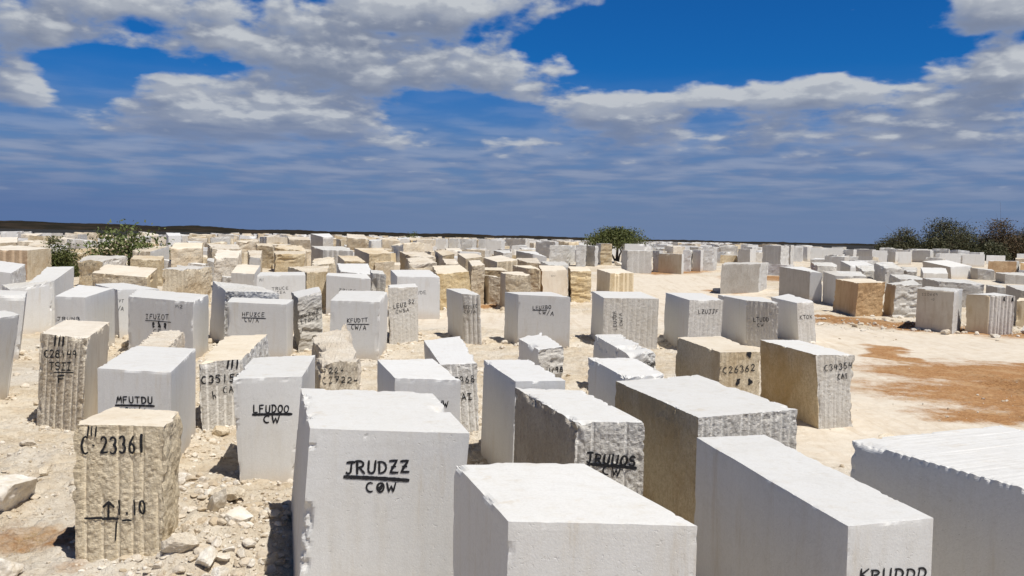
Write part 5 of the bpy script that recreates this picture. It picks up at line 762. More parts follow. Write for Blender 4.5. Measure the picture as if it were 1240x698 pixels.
["",[[-38.96,111.34,3.43],[-36.96,111.93,3.33],[-37.71,114.08,3.29],[-39.49,113.42,3.54]],[[-38.85,111.35,1.15],[-37.0,111.89,1.15],[-37.63,114.05,1.15],[-39.48,113.51,1.15]],"drill sawn rough sawn",["t","g","d","c"],0,0.09,[],"tan grooved stone block beyond the IFUZOT block, third of its kind going back"],
["",[[-30.73,73.76,2.13],[-29.04,74.04,2.03],[-29.61,76.13,2.12],[-31.17,75.74,2.12]],[[-30.72,73.75,0.63],[-29.12,74.11,0.63],[-29.59,76.17,0.63],[-31.18,75.81,0.63]],"rough rough rough sawn",["t","t","d","c"],0.05,0.07,[],"tan rough stone block beyond the IFUZOT block, only one of its kind there"],
["",[[-34.58,68.92,2.01],[-32.99,69.86,2.11],[-34.1,71.89,2.04],[-35.66,71.03,1.89]],[[-34.59,69.01,0.48],[-32.95,69.89,0.48],[-34.03,71.91,0.48],[-35.67,71.04,0.48]],"rough rough sawn sawn",["t","t","d","c"],0.11,0.02,[],"tan rough stone block behind the C28149 block, first of its kind going back"],
["",[[9.81,118.91,3.15],[11.47,117.67,3.29],[13.22,120.04,3.1],[11.49,121.14,3.18]],[[9.85,118.87,1.15],[11.56,117.67,1.15],[13.18,119.99,1.15],[11.47,121.19,1.15]],"sawn sawn sawn sawn",["w","w","w","w"],0,0.08,[],"white smooth stone block beyond the sideways marked block, first of its kind going back"],
["",[[-43.66,118.1,3.24],[-41.54,118.38,3.19],[-41.8,120.22,3.19],[-43.9,119.94,3.51]],[[-43.59,118.1,1.15],[-41.56,118.37,1.15],[-41.82,120.28,1.15],[-43.86,120.01,1.15]],"sawn sawn sawn sawn",["g","t","g","w"],0,0.04,[],"grey smooth stone block beyond the IFUZOT block, second of its kind going back"],
["",[[22.59,145.23,3.12],[23.99,144.27,3.15],[25.16,145.86,3.19],[23.8,146.8,3.25]],[[22.55,145.23,1.15],[23.98,144.19,1.15],[25.16,145.81,1.15],[23.73,146.85,1.15]],"sawn sawn sawn sawn",["w","w","w","w"],0,0.07,[],"white smooth stone block beyond the LZUJJF block, third of its kind going back"],
["",[[-41.7,103.1,3.13],[-39.97,104.13,3.18],[-41.07,106.05,3.24],[-42.89,104.97,3.19]],[[-41.75,103.15,1.15],[-40.06,104.09,1.15],[-41.13,106.02,1.15],[-42.82,105.08,1.15]],"drill rough rough rough",["c","g","g","c"],0,0.04,[],"cream grooved stone block beyond the IFUZOT block, third of its kind going back"],
["",[[-0.14,100.16,2.51],[0.94,101.66,2.41],[-0.46,102.81,2.52],[-1.66,101.47,2.51]],[[-0.2,100.16,1.15],[0.94,101.6,1.15],[-0.54,102.78,1.15],[-1.68,101.35,1.15]],"drill sawn rough sawn",["g","t","g","w"],0,0.06,[],"grey grooved stone block beyond the LEUZBO block, first of its kind going back"],
["",[[-49.18,108.08,3.03],[-47.21,108.35,3.02],[-47.78,111.08,3.08],[-49.8,110.66,3.24]],[[-49.17,108.07,1.15],[-47.2,108.48,1.15],[-47.72,111.03,1.15],[-49.69,110.63,1.15]],"rough rough sawn sawn",["t","t","g","c"],0.07,0.03,[],"tan rough stone block behind the C28149 block, second of its kind going back"],
["",[[-10.63,75.52,2.33],[-9.7,76.7,2.33],[-11.03,78.01,2.26],[-12.01,76.46,2.62]],[[-10.66,75.46,0.69],[-9.61,76.86,0.69],[-11.08,77.97,0.69],[-12.13,76.57,0.69]],"sawn sawn sawn sawn",["y","y","g","c"],0,0.09,[],"golden smooth stone block beyond the KFUDTT block, first of its kind going back"],
["",[[-27.16,82.32,2.73],[-25.66,83.2,2.91],[-26.69,84.89,2.92],[-28.06,84.14,2.63]],[[-27.04,82.41,0.9],[-25.7,83.2,0.9],[-26.75,84.97,0.9],[-28.09,84.18,0.9]],"rough rough rough sawn",["c","c","c","c"],0,0.1,[],"cream rough stone block beyond the HFUZCE block, first of its kind going back"],
["",[[-18.9,101.94,3.17],[-17.34,102.26,2.94],[-18.07,105.08,2.9],[-19.63,104.63,3.11]],[[-18.87,101.91,1.15],[-17.38,102.33,1.15],[-18.13,105.04,1.15],[-19.62,104.62,1.15]],"drill sawn sawn rough",["t","g","d","c"],0,0.05,[],"tan grooved stone block beyond the KFUDTT block, first of its kind going back"],
["",[[-8.69,65.09,1.73],[-6.54,65.72,1.7],[-7.25,68.36,1.79],[-9.47,67.8,1.84]],[[-8.56,65.17,0.35],[-6.59,65.75,0.35],[-7.37,68.39,0.35],[-9.33,67.81,0.35]],"sawn sawn sawn sawn",["c","t","d","c"],0,0.06,[],"cream smooth stone block beyond the wide white KUDE block, first of its kind going back"],
["",[[26.69,133.25,2.88],[28.32,133.66,2.86],[27.53,136.46,2.85],[25.88,136.02,2.89]],[[26.68,133.28,1.15],[28.3,133.68,1.15],[27.62,136.43,1.15],[26.0,136.03,1.15]],"split rough rough rough",["g","t","g","w"],0,0.06,[],"grey layered stone block beyond the LZUJJF block, first of its kind going back"],
["",[[-42.28,153.7,3.64],[-40.65,154.33,3.41],[-41.55,156.57,3.23],[-43.16,155.94,3.43]],[[-42.24,153.69,1.15],[-40.66,154.32,1.15],[-41.52,156.49,1.15],[-43.1,155.87,1.15]],"split rough sawn sawn",["c","t","d","c"],0.08,0.09,[],"cream layered stone block beyond the HFUZCE block, third of its kind going back"],
["",[[-27.73,143.82,3.55],[-25.99,144.48,3.25],[-26.84,147.12,3.23],[-28.69,146.42,3.35]],[[-27.8,143.78,1.15],[-25.94,144.46,1.15],[-26.88,147.07,1.15],[-28.74,146.39,1.15]],"rough rough sawn sawn",["t","t","d","c"],0,0.02,[],"tan rough stone block beyond the KFUDTT block, only one of its kind there"],
["",[[1.11,112.35,2.47],[2.89,112.66,2.5],[2.61,114.65,2.55],[0.85,114.27,2.58]],[[1.17,112.32,1.15],[2.92,112.65,1.15],[2.56,114.59,1.15],[0.8,114.26,1.15]],"sawn sawn sawn sawn",["w","g","w","w"],0,0.07,[],"white smooth stone block beyond the LEUZBO block, first of its kind going back"],
["",[[-26.62,89.04,2.89],[-24.59,89.65,3.16],[-25.36,92.31,3.07],[-27.39,91.63,2.98]],[[-26.59,89.0,1.06],[-24.62,89.58,1.06],[-25.42,92.25,1.06],[-27.38,91.67,1.06]],"rough rough rough rough",["c","c","g","c"],0,0.08,[],"cream rough stone block beyond the HFUZCE block, second of its kind going back"],
["",[[-6.16,69.93,2.64],[-4.74,70.52,2.56],[-5.35,72.71,2.62],[-6.93,72.07,2.63]],[[-6.21,70.01,0.51],[-4.66,70.58,0.51],[-5.43,72.68,0.51],[-6.97,72.11,0.51]],"drill rough rough rough",["c","g","d","c"],0.1,0.02,[],"cream grooved stone block beyond the wide white KUDE block, first of its kind going back"],
["",[[54.35,135.57,3.18],[55.93,134.32,3.2],[57.22,135.92,3.23],[55.74,137.22,3.18]],[[54.35,135.62,1.15],[55.87,134.3,1.15],[57.26,135.9,1.15],[55.75,137.22,1.15]],"rough sawn rough sawn",["g","g","g","w"],0,0.08,[],"grey rough stone block beyond the brown trackside block, only one of its kind there"],
["",[[54.9,132.63,3.1],[56.43,131.56,3.14],[57.6,133.03,3.17],[56.35,134.22,3.06]],[[55.0,132.6,1.15],[56.37,131.46,1.15],[57.69,133.05,1.15],[56.32,134.19,1.15]],"drill sawn sawn sawn",["g","g","d","w"],0,0.02,[],"grey grooved stone block beyond the olive tan square block, only one of its kind there"],
["",[[17.37,137.13,3.33],[17.21,135.57,3.25],[19.56,135.42,3.37],[19.64,136.91,3.33]],[[17.37,137.15,1.15],[17.23,135.54,1.15],[19.54,135.35,1.15],[19.68,136.96,1.15]],"sawn sawn sawn sawn",["w","g","w","w"],0,0.02,[],"white smooth stone block beyond the sideways marked block, fourth of its kind going back"],
["",[[31.07,165.7,3.3],[32.4,164.37,3.24],[33.8,166.18,3.25],[32.54,167.31,3.29]],[[31.08,165.74,1.15],[32.34,164.56,1.15],[33.83,166.15,1.15],[32.57,167.33,1.15]],"drill sawn rough sawn",["t","t","t","c"],0,0.09,[],"tan grooved stone block beyond the LZUJJF block, only one of its kind there"],
["",[[-13.78,125.18,3.09],[-12.35,125.58,3.37],[-13.1,128.34,3.52],[-14.71,127.86,3.41]],[[-13.89,125.19,1.15],[-12.36,125.64,1.15],[-13.14,128.34,1.15],[-14.67,127.9,1.15]],"rough rough rough rough",["y","y","d","c"],0,0.09,[],"golden rough stone block beyond the wide white KUDE block, only one of its kind there"],
["",[[-24.1,71.76,1.8],[-22.66,72.5,1.86],[-23.28,74.24,1.86],[-24.81,73.58,1.96]],[[-24.09,71.84,0.57],[-22.59,72.43,0.57],[-23.29,74.2,0.57],[-24.79,73.6,0.57]],"drill rough rough sawn",["t","t","t","c"],0.09,0.08,[],"tan grooved stone block beyond the HFUZCE block, first of its kind going back"],
["",[[39.26,109.22,2.26],[40.56,108.65,2.34],[41.29,110.5,2.34],[39.85,110.98,2.31]],[[39.11,109.26,1.15],[40.61,108.66,1.15],[41.33,110.49,1.15],[39.83,111.08,1.15]],"sawn sawn sawn sawn",["w","g","w","w"],0,0.08,[],"white smooth stone block beyond the brown trackside block, first of its kind going back"],
["",[[-3.68,103.25,2.52],[-2.95,104.64,2.53],[-4.62,105.48,2.55],[-5.46,104.03,2.44]],[[-3.68,103.2,1.15],[-2.94,104.59,1.15],[-4.59,105.47,1.15],[-5.34,104.09,1.15]],"sawn sawn sawn sawn",["g","g","g","w"],0,0.05,[],"grey smooth stone block beyond the KEZLEC block, only one of its kind there"],
["",[[2.42,136.45,3.03],[3.03,134.99,3.05],[5.46,136.22,3.15],[4.83,137.48,3.01]],[[2.47,136.45,1.15],[3.09,135.07,1.15],[5.46,136.13,1.15],[4.84,137.52,1.15]],"rough sawn sawn sawn",["c","c","d","c"],0,0.03,[],"cream rough stone block beyond the LEUZBO block, only one of its kind there"],
["",[[10.87,129.13,3.35],[12.68,129.92,3.28],[11.65,131.72,3.23],[10.06,130.77,3.33]],[[10.86,129.02,1.15],[12.6,129.97,1.15],[11.66,131.69,1.15],[9.92,130.74,1.15]],"rough rough rough rough",["c","g","d","c"],0,0.02,[],"cream rough stone block beyond the sideways marked block, only one of its kind there"],
["",[[-19.65,105.53,3.16],[-17.89,106.25,3.14],[-18.92,108.46,3.0],[-20.69,107.68,3.23]],[[-19.61,105.51,1.15],[-17.92,106.27,1.15],[-18.94,108.52,1.15],[-20.63,107.75,1.15]],"sawn sawn sawn sawn",["y","t","d","c"],0,0.05,[],"golden smooth stone block beyond the KFUDTT block, second of its kind going back"],
["",[[-24.05,90.35,2.81],[-22.41,90.87,2.89],[-22.98,93.11,2.68],[-24.64,92.67,2.58]],[[-24.04,90.39,1.08],[-22.45,90.83,1.08],[-23.05,93.04,1.08],[-24.64,92.61,1.08]],"drill rough sawn sawn",["t","g","t","c"],0,0.1,[],"tan grooved stone block beyond the HFUZCE block, third of its kind going back"],
["",[[17.33,132.58,2.68],[18.79,131.59,2.73],[20.28,133.69,2.78],[18.74,134.62,2.75]],[[17.35,132.52,1.15],[18.8,131.59,1.15],[20.2,133.76,1.15],[18.74,134.69,1.15]],"rough sawn sawn rough",["w","w","w","w"],0,0.09,[],"white rough stone block beyond the sideways marked block, second of its kind going back"],
["",[[-26.03,67.92,2.39],[-24.4,68.82,2.62],[-25.69,70.67,2.69],[-27.2,69.74,2.6]],[[-26.12,67.92,0.43],[-24.57,68.84,0.43],[-25.64,70.65,0.43],[-27.19,69.72,0.43]],"drill rough rough sawn",["c","g","c","c"],0.15,0.03,[],"cream grooved stone block beyond the IFUZOT block, first of its kind going back"],
["",[[29.4,172.19,3.44],[30.55,171.47,3.44],[31.54,173.06,3.39],[30.3,173.83,3.38]],[[29.37,172.18,1.15],[30.58,171.42,1.15],[31.6,173.05,1.15],[30.39,173.81,1.15]],"rough rough rough sawn",["g","t","g","w"],0,0.04,[],"grey rough stone block beyond the LZUJJF block, only one of its kind there"],
["",[[38.52,151.81,3.28],[40.03,152.16,3.31],[39.36,154.33,3.19],[37.97,153.81,3.28]],[[38.59,151.72,1.15],[40.05,152.12,1.15],[39.44,154.32,1.15],[37.97,153.91,1.15]],"rough rough sawn rough",["w","w","w","w"],0,0.06,[],"white rough stone block beyond the LTUDDY block, second of its kind going back"],
["",[[30.91,136.35,3.41],[32.51,135.18,3.42],[33.71,137.04,3.4],[32.24,138.11,3.35]],[[30.83,136.39,1.15],[32.47,135.22,1.15],[33.74,137.01,1.15],[32.1,138.18,1.15]],"sawn sawn sawn sawn",["t","t","t","c"],0,0.05,[],"tan smooth stone block beyond the LTUDDY block, only one of its kind there"],
["",[[62.46,126.76,3.04],[63.56,125.88,2.98],[65.11,127.93,3.03],[64.12,128.99,2.95]],[[62.48,126.75,1.15],[63.61,125.91,1.15],[65.17,128.01,1.15],[64.04,128.85,1.15]],"sawn sawn sawn sawn",["w","g","w","w"],0,0.04,[],"white smooth stone block beyond the grooved pale trackside block, only one of its kind there"],
["",[[-34.29,97.92,2.57],[-32.92,98.49,2.77],[-33.85,100.67,2.65],[-35.2,99.92,2.7]],[[-34.39,97.89,1.15],[-32.9,98.47,1.15],[-33.77,100.66,1.15],[-35.25,100.08,1.15]],"rough sawn sawn sawn",["w","g","w","w"],0.08,0.08,[],"white rough stone block beyond the IFUZOT block, first of its kind going back"],
["",[[-41.39,89.45,2.31],[-39.31,89.81,2.36],[-39.73,92.06,2.27],[-41.67,91.62,2.37]],[[-41.32,89.48,1.06],[-39.32,89.78,1.06],[-39.66,92.04,1.06],[-41.66,91.74,1.06]],"rough sawn rough sawn",["y","g","g","c"],0,0.03,[],"golden rough stone block behind the C28149 block, first of its kind going back"],
["",[[56.99,143.91,3.26],[58.55,142.93,3.38],[59.89,144.96,3.24],[58.31,145.9,3.29]],[[57.04,143.96,1.15],[58.54,142.96,1.15],[59.85,144.94,1.15],[58.35,145.94,1.15]],"rough rough sawn rough",["w","w","w","w"],0.06,0.09,[],"white rough stone block beyond the brown trackside block, third of its kind going back"],
["",[[70.47,129.73,2.18],[71.7,128.89,2.29],[72.88,130.9,2.27],[71.45,131.51,2.32]],[[70.37,129.7,1.15],[71.7,128.94,1.15],[72.77,130.82,1.15],[71.44,131.58,1.15]],"rough rough rough sawn",["c","c","c","c"],0,0.03,[],"cream rough stone block beyond the grooved pale trackside block, only one of its kind there"],
["",[[56.78,164.93,3.22],[58.47,163.91,3.19],[59.85,166.1,3.25],[58.14,167.06,3.2]],[[56.81,164.91,1.15],[58.41,163.9,1.15],[59.8,166.09,1.15],[58.21,167.11,1.15]],"sawn sawn sawn sawn",["w","g","w","w"],0,0.02,[],"white smooth stone block beyond the brown trackside block, second of its kind going back"],
["",[[-37.56,107.85,3.02],[-35.94,108.35,3.09],[-36.63,110.74,3.27],[-38.22,110.33,3.07]],[[-37.47,107.8,1.15],[-35.84,108.3,1.15],[-36.6,110.76,1.15],[-38.23,110.25,1.15]],"rough sawn sawn rough",["y","t","d","c"],0.08,0.1,[],"golden rough stone block beyond the IFUZOT block, second of its kind going back"],
["",[[-45.93,97.9,3.32],[-44.14,98.45,3.38],[-44.99,101.13,3.33],[-46.63,100.54,3.1]],[[-45.92,97.92,1.15],[-44.17,98.45,1.15],[-44.98,101.1,1.15],[-46.73,100.57,1.15]],"rough rough sawn rough",["y","y","y","c"],0,0.08,[],"golden rough stone block behind the C28149 block, second of its kind going back"],
["",[[-14.74,147.53,3.52],[-13.04,147.75,3.56],[-13.34,149.73,3.18],[-15.11,149.48,3.27]],[[-14.79,147.54,1.15],[-13.03,147.81,1.15],[-13.33,149.75,1.15],[-15.09,149.48,1.15]],"rough rough sawn rough",["c","t","d","c"],0,0.07,[],"cream rough stone block beyond the wide white KUDE block, third of its kind going back"],
["",[[58.82,138.02,3.28],[59.3,136.0,3.21],[61.99,136.79,3.24],[61.44,138.85,3.19]],[[58.74,137.97,1.15],[59.34,136.04,1.15],[62.01,136.87,1.15],[61.41,138.8,1.15]],"sawn sawn sawn sawn",["w","w","w","w"],0,0.07,[],"white smooth stone block beyond the olive tan square block, second of its kind going back"],
["",[[-38.55,100.84,3.38],[-36.65,101.02,3.2],[-36.97,103.61,3.25],[-39.0,103.53,3.25]],[[-38.6,100.89,1.15],[-36.69,101.04,1.15],[-36.9,103.63,1.15],[-38.82,103.47,1.15]],"rough rough sawn rough",["w","w","w","w"],0.1,0.08,[],"white rough stone block beyond the IFUZOT block, second of its kind going back"],
["",[[20.61,133.71,2.58],[21.44,131.98,2.62],[23.54,133.08,2.67],[22.65,134.78,2.72]],[[20.6,133.69,1.15],[21.49,132.03,1.15],[23.51,133.11,1.15],[22.62,134.77,1.15]],"sawn sawn sawn sawn",["g","t","g","w"],0,0.1,[],"grey smooth stone block beyond the LZUJJF block, only one of its kind there"],
["",[[-38.08,89.81,3.03],[-36.44,90.29,2.92],[-37.06,92.77,2.73],[-38.62,92.23,2.82]],[[-38.12,89.87,1.07],[-36.43,90.33,1.07],[-37.07,92.7,1.07],[-38.76,92.24,1.07]],"drill rough sawn sawn",["c","g","d","c"],0.11,0.08,[],"cream grooved stone block beyond the IFUZOT block, second of its kind going back"],
["",[[-25.36,74.57,2.25],[-23.81,75.1,2.32],[-24.7,77.69,2.26],[-26.14,77.31,2.29]],[[-25.36,74.66,0.67],[-23.87,75.08,0.67],[-24.61,77.73,0.67],[-26.1,77.32,0.67]],"sawn sawn sawn sawn",["g","t","d","w"],0,0.05,[],"grey smooth stone block beyond the IFUZOT block, first of its kind going back"],
["",[[23.03,134.28,3.04],[24.46,133.28,3.04],[25.96,135.57,3.04],[24.48,136.39,3.08]],[[23.02,134.26,1.15],[24.5,133.33,1.15],[25.93,135.6,1.15],[24.45,136.53,1.15]],"sawn sawn sawn sawn",["w","w","w","w"],0,0.06,[],"white smooth stone block beyond the LZUJJF block, first of its kind going back"],
["",[[29.85,131.15,3.3],[31.61,131.49,3.29],[30.79,134.41,3.31],[29.16,133.89,3.3]],[[29.92,131.15,1.15],[31.59,131.63,1.15],[30.81,134.4,1.15],[29.13,133.93,1.15]],"drill rough sawn sawn",["g","t","d","w"],0,0.05,[],"grey grooved stone block beyond the LTUDDY block, second of its kind going back"],
["",[[-16.37,114.07,3.31],[-14.51,114.54,3.42],[-15.13,117.08,3.52],[-17.2,116.49,3.35]],[[-16.47,114.04,1.15],[-14.46,114.57,1.15],[-15.11,117.07,1.15],[-17.13,116.54,1.15]],"drill sawn rough sawn",["c","c","d","c"],0,0.09,[],"cream grooved stone block beyond the wide white KUDE block, third of its kind going back"],
["",[[47.4,151.04,3.4],[49.11,151.25,3.39],[48.82,153.8,3.47],[47.02,153.63,3.47]],[[47.29,151.0,1.15],[49.1,151.22,1.15],[48.78,153.83,1.15],[46.96,153.61,1.15]],"sawn sawn sawn sawn",["g","g","g","w"],0,0.05,[],"grey smooth stone block beyond the KTOX block, only one of its kind there"],
["",[[-35.43,149.51,3.47],[-33.5,149.23,3.26],[-33.45,151.56,3.48],[-35.25,151.64,3.13]],[[-35.39,149.44,1.15],[-33.51,149.36,1.15],[-33.42,151.53,1.15],[-35.29,151.61,1.15]],"rough rough rough sawn",["g","g","g","w"],0.07,0.07,[],"grey rough stone block beyond the HFUZCE block, second of its kind going back"],
["",[[-22.85,145.77,3.16],[-21.13,145.99,3.34],[-21.53,148.08,3.47],[-23.35,147.51,3.21]],[[-22.79,145.63,1.15],[-21.04,146.08,1.15],[-21.54,148.04,1.15],[-23.3,147.59,1.15]],"drill rough rough sawn",["t","t","g","c"],0,0.06,[],"tan grooved stone block beyond the KFUDTT block, second of its kind going back"],
["",[[-42.62,124.88,3.4],[-40.81,125.65,3.41],[-41.81,128.06,3.27],[-43.58,127.24,3.31]],[[-42.59,124.89,1.15],[-40.72,125.72,1.15],[-41.79,128.11,1.15],[-43.65,127.28,1.15]],"drill sawn sawn sawn",["t","t","d","c"],0.09,0.08,[],"tan grooved stone block beyond the IFUZOT block, fourth of its kind going back"],
["",[[-48.3,116.11,3.23],[-46.91,116.51,3.1],[-47.4,118.32,3.12],[-48.84,117.91,3.3]],[[-48.31,116.09,1.15],[-46.85,116.51,1.15],[-47.37,118.33,1.15],[-48.83,117.92,1.15]],"rough sawn sawn sawn",["y","g","y","c"],0.06,0.04,[],"golden rough stone block beyond the IFUZOT block, third of its kind going back"],
["",[[32.61,161.67,2.94],[34.12,160.94,2.97],[35.09,163.09,3.05],[33.45,163.82,3.04]],[[32.62,161.66,1.15],[34.14,161.02,1.15],[35.03,163.14,1.15],[33.51,163.78,1.15]],"sawn sawn sawn sawn",["w","w","w","w"],0,0.05,[],"white smooth stone block beyond the LZUJJF block, fourth of its kind going back"],
["",[[14.51,153.24,3.42],[16.23,152.35,3.35],[17.42,154.09,3.36],[15.66,155.26,3.38]],[[14.56,153.26,1.15],[16.34,152.26,1.15],[17.39,154.14,1.15],[15.61,155.14,1.15]],"rough rough rough rough",["w","g","w","w"],0,0.05,[],"white rough stone block beyond the sideways marked block, third of its kind going back"],
["",[[59.91,126.26,2.79],[61.37,125.36,2.75],[62.22,127.14,2.78],[60.74,127.81,2.83]],[[59.82,126.25,1.15],[61.33,125.44,1.15],[62.18,127.04,1.15],[60.67,127.84,1.15]],"split sawn rough rough",["g","g","d","w"],0,0.08,[],"grey layered stone block beyond the olive tan square block, only one of its kind there"],
["",[[-21.3,101.97,3.07],[-19.56,102.56,3.27],[-20.19,104.41,3.34],[-21.95,103.77,3.34]],[[-21.3,102.0,1.15],[-19.56,102.59,1.15],[-20.19,104.43,1.15],[-21.92,103.84,1.15]],"rough sawn rough sawn",["y","y","y","c"],0.13,0.02,[],"golden rough stone block beyond the KFUDTT block, only one of its kind there"],
["",[[0.6,94.24,2.5],[2.33,94.42,2.56],[2.3,96.61,2.5],[0.62,96.71,2.57]],[[0.58,94.33,1.13],[2.33,94.38,1.13],[2.27,96.75,1.13],[0.53,96.71,1.13]],"rough rough sawn sawn",["t","g","d","c"],0,0.09,[],"tan rough stone block beyond the LEUZBO block, second of its kind going back"],
["",[[9.79,228.96,3.45],[10.94,227.75,3.38],[12.95,229.91,3.34],[11.77,231.06,3.44]],[[9.81,229.02,1.15],[10.97,227.84,1.15],[13.0,229.84,1.15],[11.85,231.02,1.15]],"drill rough sawn sawn",["g","g","g","w"],0,0.07,[],"grey grooved stone block beyond the LEUZBO block, second of its kind going back"],
["",[[-50.63,104.6,3.24],[-48.81,105.36,3.28],[-49.65,107.87,3.15],[-51.68,106.98,3.31]],[[-50.56,104.6,1.15],[-48.68,105.39,1.15],[-49.69,107.79,1.15],[-51.57,106.99,1.15]],"rough rough sawn sawn",["c","c","c","c"],0,0.09,[],"cream rough stone block behind the C28149 block, fourth of its kind going back"],
["",[[4.53,150.34,3.4],[5.89,149.09,3.31],[7.22,150.69,3.3],[5.68,151.94,3.37]],[[4.34,150.29,1.15],[5.92,149.04,1.15],[7.22,150.69,1.15],[5.65,151.94,1.15]],"sawn sawn sawn sawn",["g","g","d","w"],0,0.05,[],"grey smooth stone block beyond the LEUZBO block, only one of its kind there"],
["",[[13.72,128.06,3.26],[14.84,127.18,3.32],[16.08,128.77,3.26],[15.19,129.73,3.29]],[[13.78,128.12,1.15],[14.85,127.18,1.15],[16.25,128.78,1.15],[15.18,129.72,1.15]],"rough sawn sawn sawn",["w","w","w","w"],0,0.07,[],"white rough stone block beyond the sideways marked block, first of its kind going back"],
["",[[16.46,138.44,3.45],[18.6,138.63,3.41],[18.53,140.63,3.39],[16.4,140.54,3.34]],[[16.53,138.49,1.15],[18.6,138.58,1.15],[18.51,140.71,1.15],[16.44,140.62,1.15]],"drill sawn rough rough",["g","g","g","w"],0,0.04,[],"grey grooved stone block beyond the sideways marked block, only one of its kind there"],
["",[[-46.85,109.54,2.88],[-45.05,110.14,2.87],[-45.71,112.06,2.95],[-47.46,111.31,2.87]],[[-46.86,109.49,1.15],[-45.07,110.18,1.15],[-45.75,111.95,1.15],[-47.54,111.26,1.15]],"drill sawn rough rough",["t","g","t","c"],0.11,0.04,[],"tan grooved stone block beyond the IFUZOT block, second of its kind going back"],
["",[[-1.54,121.8,2.57],[0.17,122.58,2.66],[-0.75,124.51,2.63],[-2.3,123.79,2.61]],[[-1.45,121.82,1.15],[0.19,122.58,1.15],[-0.75,124.59,1.15],[-2.39,123.82,1.15]],"sawn sawn sawn sawn",["t","g","d","c"],0,0.09,[],"tan smooth stone block beyond the LEUZBO block, second of its kind going back"],
["",[[21.08,140.19,2.69],[22.75,139.39,2.61],[23.96,142.03,2.69],[22.25,142.85,2.68]],[[21.09,140.18,1.15],[22.85,139.4,1.15],[24.0,141.98,1.15],[22.23,142.76,1.15]],"sawn sawn sawn sawn",["w","w","w","w"],0,0.07,[],"white smooth stone block beyond the LZUJJF block, second of its kind going back"],
["",[[35.58,170.35,3.33],[36.88,169.02,3.35],[38.33,170.9,3.27],[37.06,172.04,3.31]],[[35.43,170.29,1.15],[36.81,169.12,1.15],[38.3,170.87,1.15],[36.92,172.04,1.15]],"drill rough sawn sawn",["g","g","g","w"],0,0.04,[],"grey grooved stone block beyond the LZUJJF block, only one of its kind there"],
["",[[42.52,156.33,3.41],[44.49,156.83,3.32],[44.13,159.34,3.39],[42.14,159.14,3.38]],[[42.61,156.49,1.15],[44.54,156.83,1.15],[44.08,159.45,1.15],[42.15,159.11,1.15]],"drill rough rough sawn",["t","g","t","c"],0,0.03,[],"tan grooved stone block beyond the LTUDDY block, only one of its kind there"],
["",[[-29.15,99.06,3.1],[-27.51,99.39,2.99],[-28.06,102.29,3.06],[-29.72,101.8,3.03]],[[-29.14,99.16,1.15],[-27.47,99.58,1.15],[-28.11,102.15,1.15],[-29.79,101.73,1.15]],"rough rough sawn sawn",["t","g","t","c"],0,0.09,[],"tan rough stone block beyond the HFUZCE block, first of its kind going back"],
["",[[-30.44,95.39,3.12],[-29.17,96.02,3.19],[-30.52,98.53,3.2],[-31.67,97.91,3.27]],[[-30.44,95.41,1.14],[-29.17,96.07,1.14],[-30.44,98.5,1.14],[-31.71,97.84,1.14]],"drill sawn sawn sawn",["t","g","d","c"],0,0.04,[],"tan grooved stone block beyond the HFUZCE block, fourth of its kind going back"],
["",[[18.76,129.02,2.32],[20.45,127.99,2.34],[21.58,129.6,2.32],[19.67,130.59,2.29]],[[18.83,129.0,1.15],[20.56,127.96,1.15],[21.53,129.55,1.15],[19.79,130.6,1.15]],"rough rough rough sawn",["g","g","g","w"],0,0.07,[],"grey rough stone block beyond the sideways marked block, only one of its kind there"],
["",[[-27.88,114.6,3.57],[-26.67,114.98,3.44],[-27.21,116.91,3.34],[-28.64,116.46,3.33]],[[-27.99,114.55,1.15],[-26.61,114.97,1.15],[-27.17,116.84,1.15],[-28.56,116.43,1.15]],"rough sawn rough rough",["c","g","d","c"],0.07,0.03,[],"cream rough stone block beyond the HFUZCE block, third of its kind going back"],
["",[[38.12,112.77,2.43],[39.19,111.92,2.51],[40.54,113.49,2.38],[39.4,114.36,2.35]],[[38.12,112.75,1.15],[39.21,111.85,1.15],[40.54,113.47,1.15],[39.45,114.37,1.15]],"rough rough rough rough",["w","g","w","w"],0,0.08,[],"white rough stone block beyond the brown trackside block, second of its kind going back"],
["",[[-1.58,82.65,2.16],[0.4,83.0,2.25],[0.04,84.97,2.21],[-1.87,84.67,2.23]],[[-1.59,82.65,0.91],[0.37,83.01,0.91],[-0.0,85.03,0.91],[-1.96,84.67,0.91]],"rough sawn rough rough",["t","t","t","c"],0,0.05,[],"tan rough stone block beyond the LEUZBO block, first of its kind going back"],
["",[[-43.81,182.11,3.22],[-42.88,183.53,3.28],[-44.92,184.98,3.43],[-45.98,183.59,3.4]],[[-43.84,182.22,1.15],[-42.89,183.54,1.15],[-44.92,185.0,1.15],[-45.87,183.69,1.15]],"rough sawn sawn rough",["t","t","g","c"],0.12,0.04,[],"tan rough stone block beyond the HFUZCE block, second of its kind going back"],
["",[[-36.06,116.0,3.07],[-34.83,117.76,2.77],[-36.5,118.94,2.89],[-37.75,117.47,2.89]],[[-36.08,116.07,1.15],[-34.83,117.63,1.15],[-36.5,118.97,1.15],[-37.76,117.41,1.15]],"drill rough rough sawn",["t","t","d","c"],0.1,0.07,[],"tan grooved stone block beyond the HFUZCE block, fifth of its kind going back"],
["",[[-57.28,106.19,3.23],[-55.65,106.93,3.36],[-56.68,109.28,3.29],[-58.39,108.63,3.16]],[[-57.29,106.22,1.15],[-55.65,106.93,1.15],[-56.73,109.4,1.15],[-58.36,108.69,1.15]],"rough rough sawn sawn",["w","w","w","w"],0.07,0.03,[],"white rough stone block behind the C28149 block, only one of its kind there"],
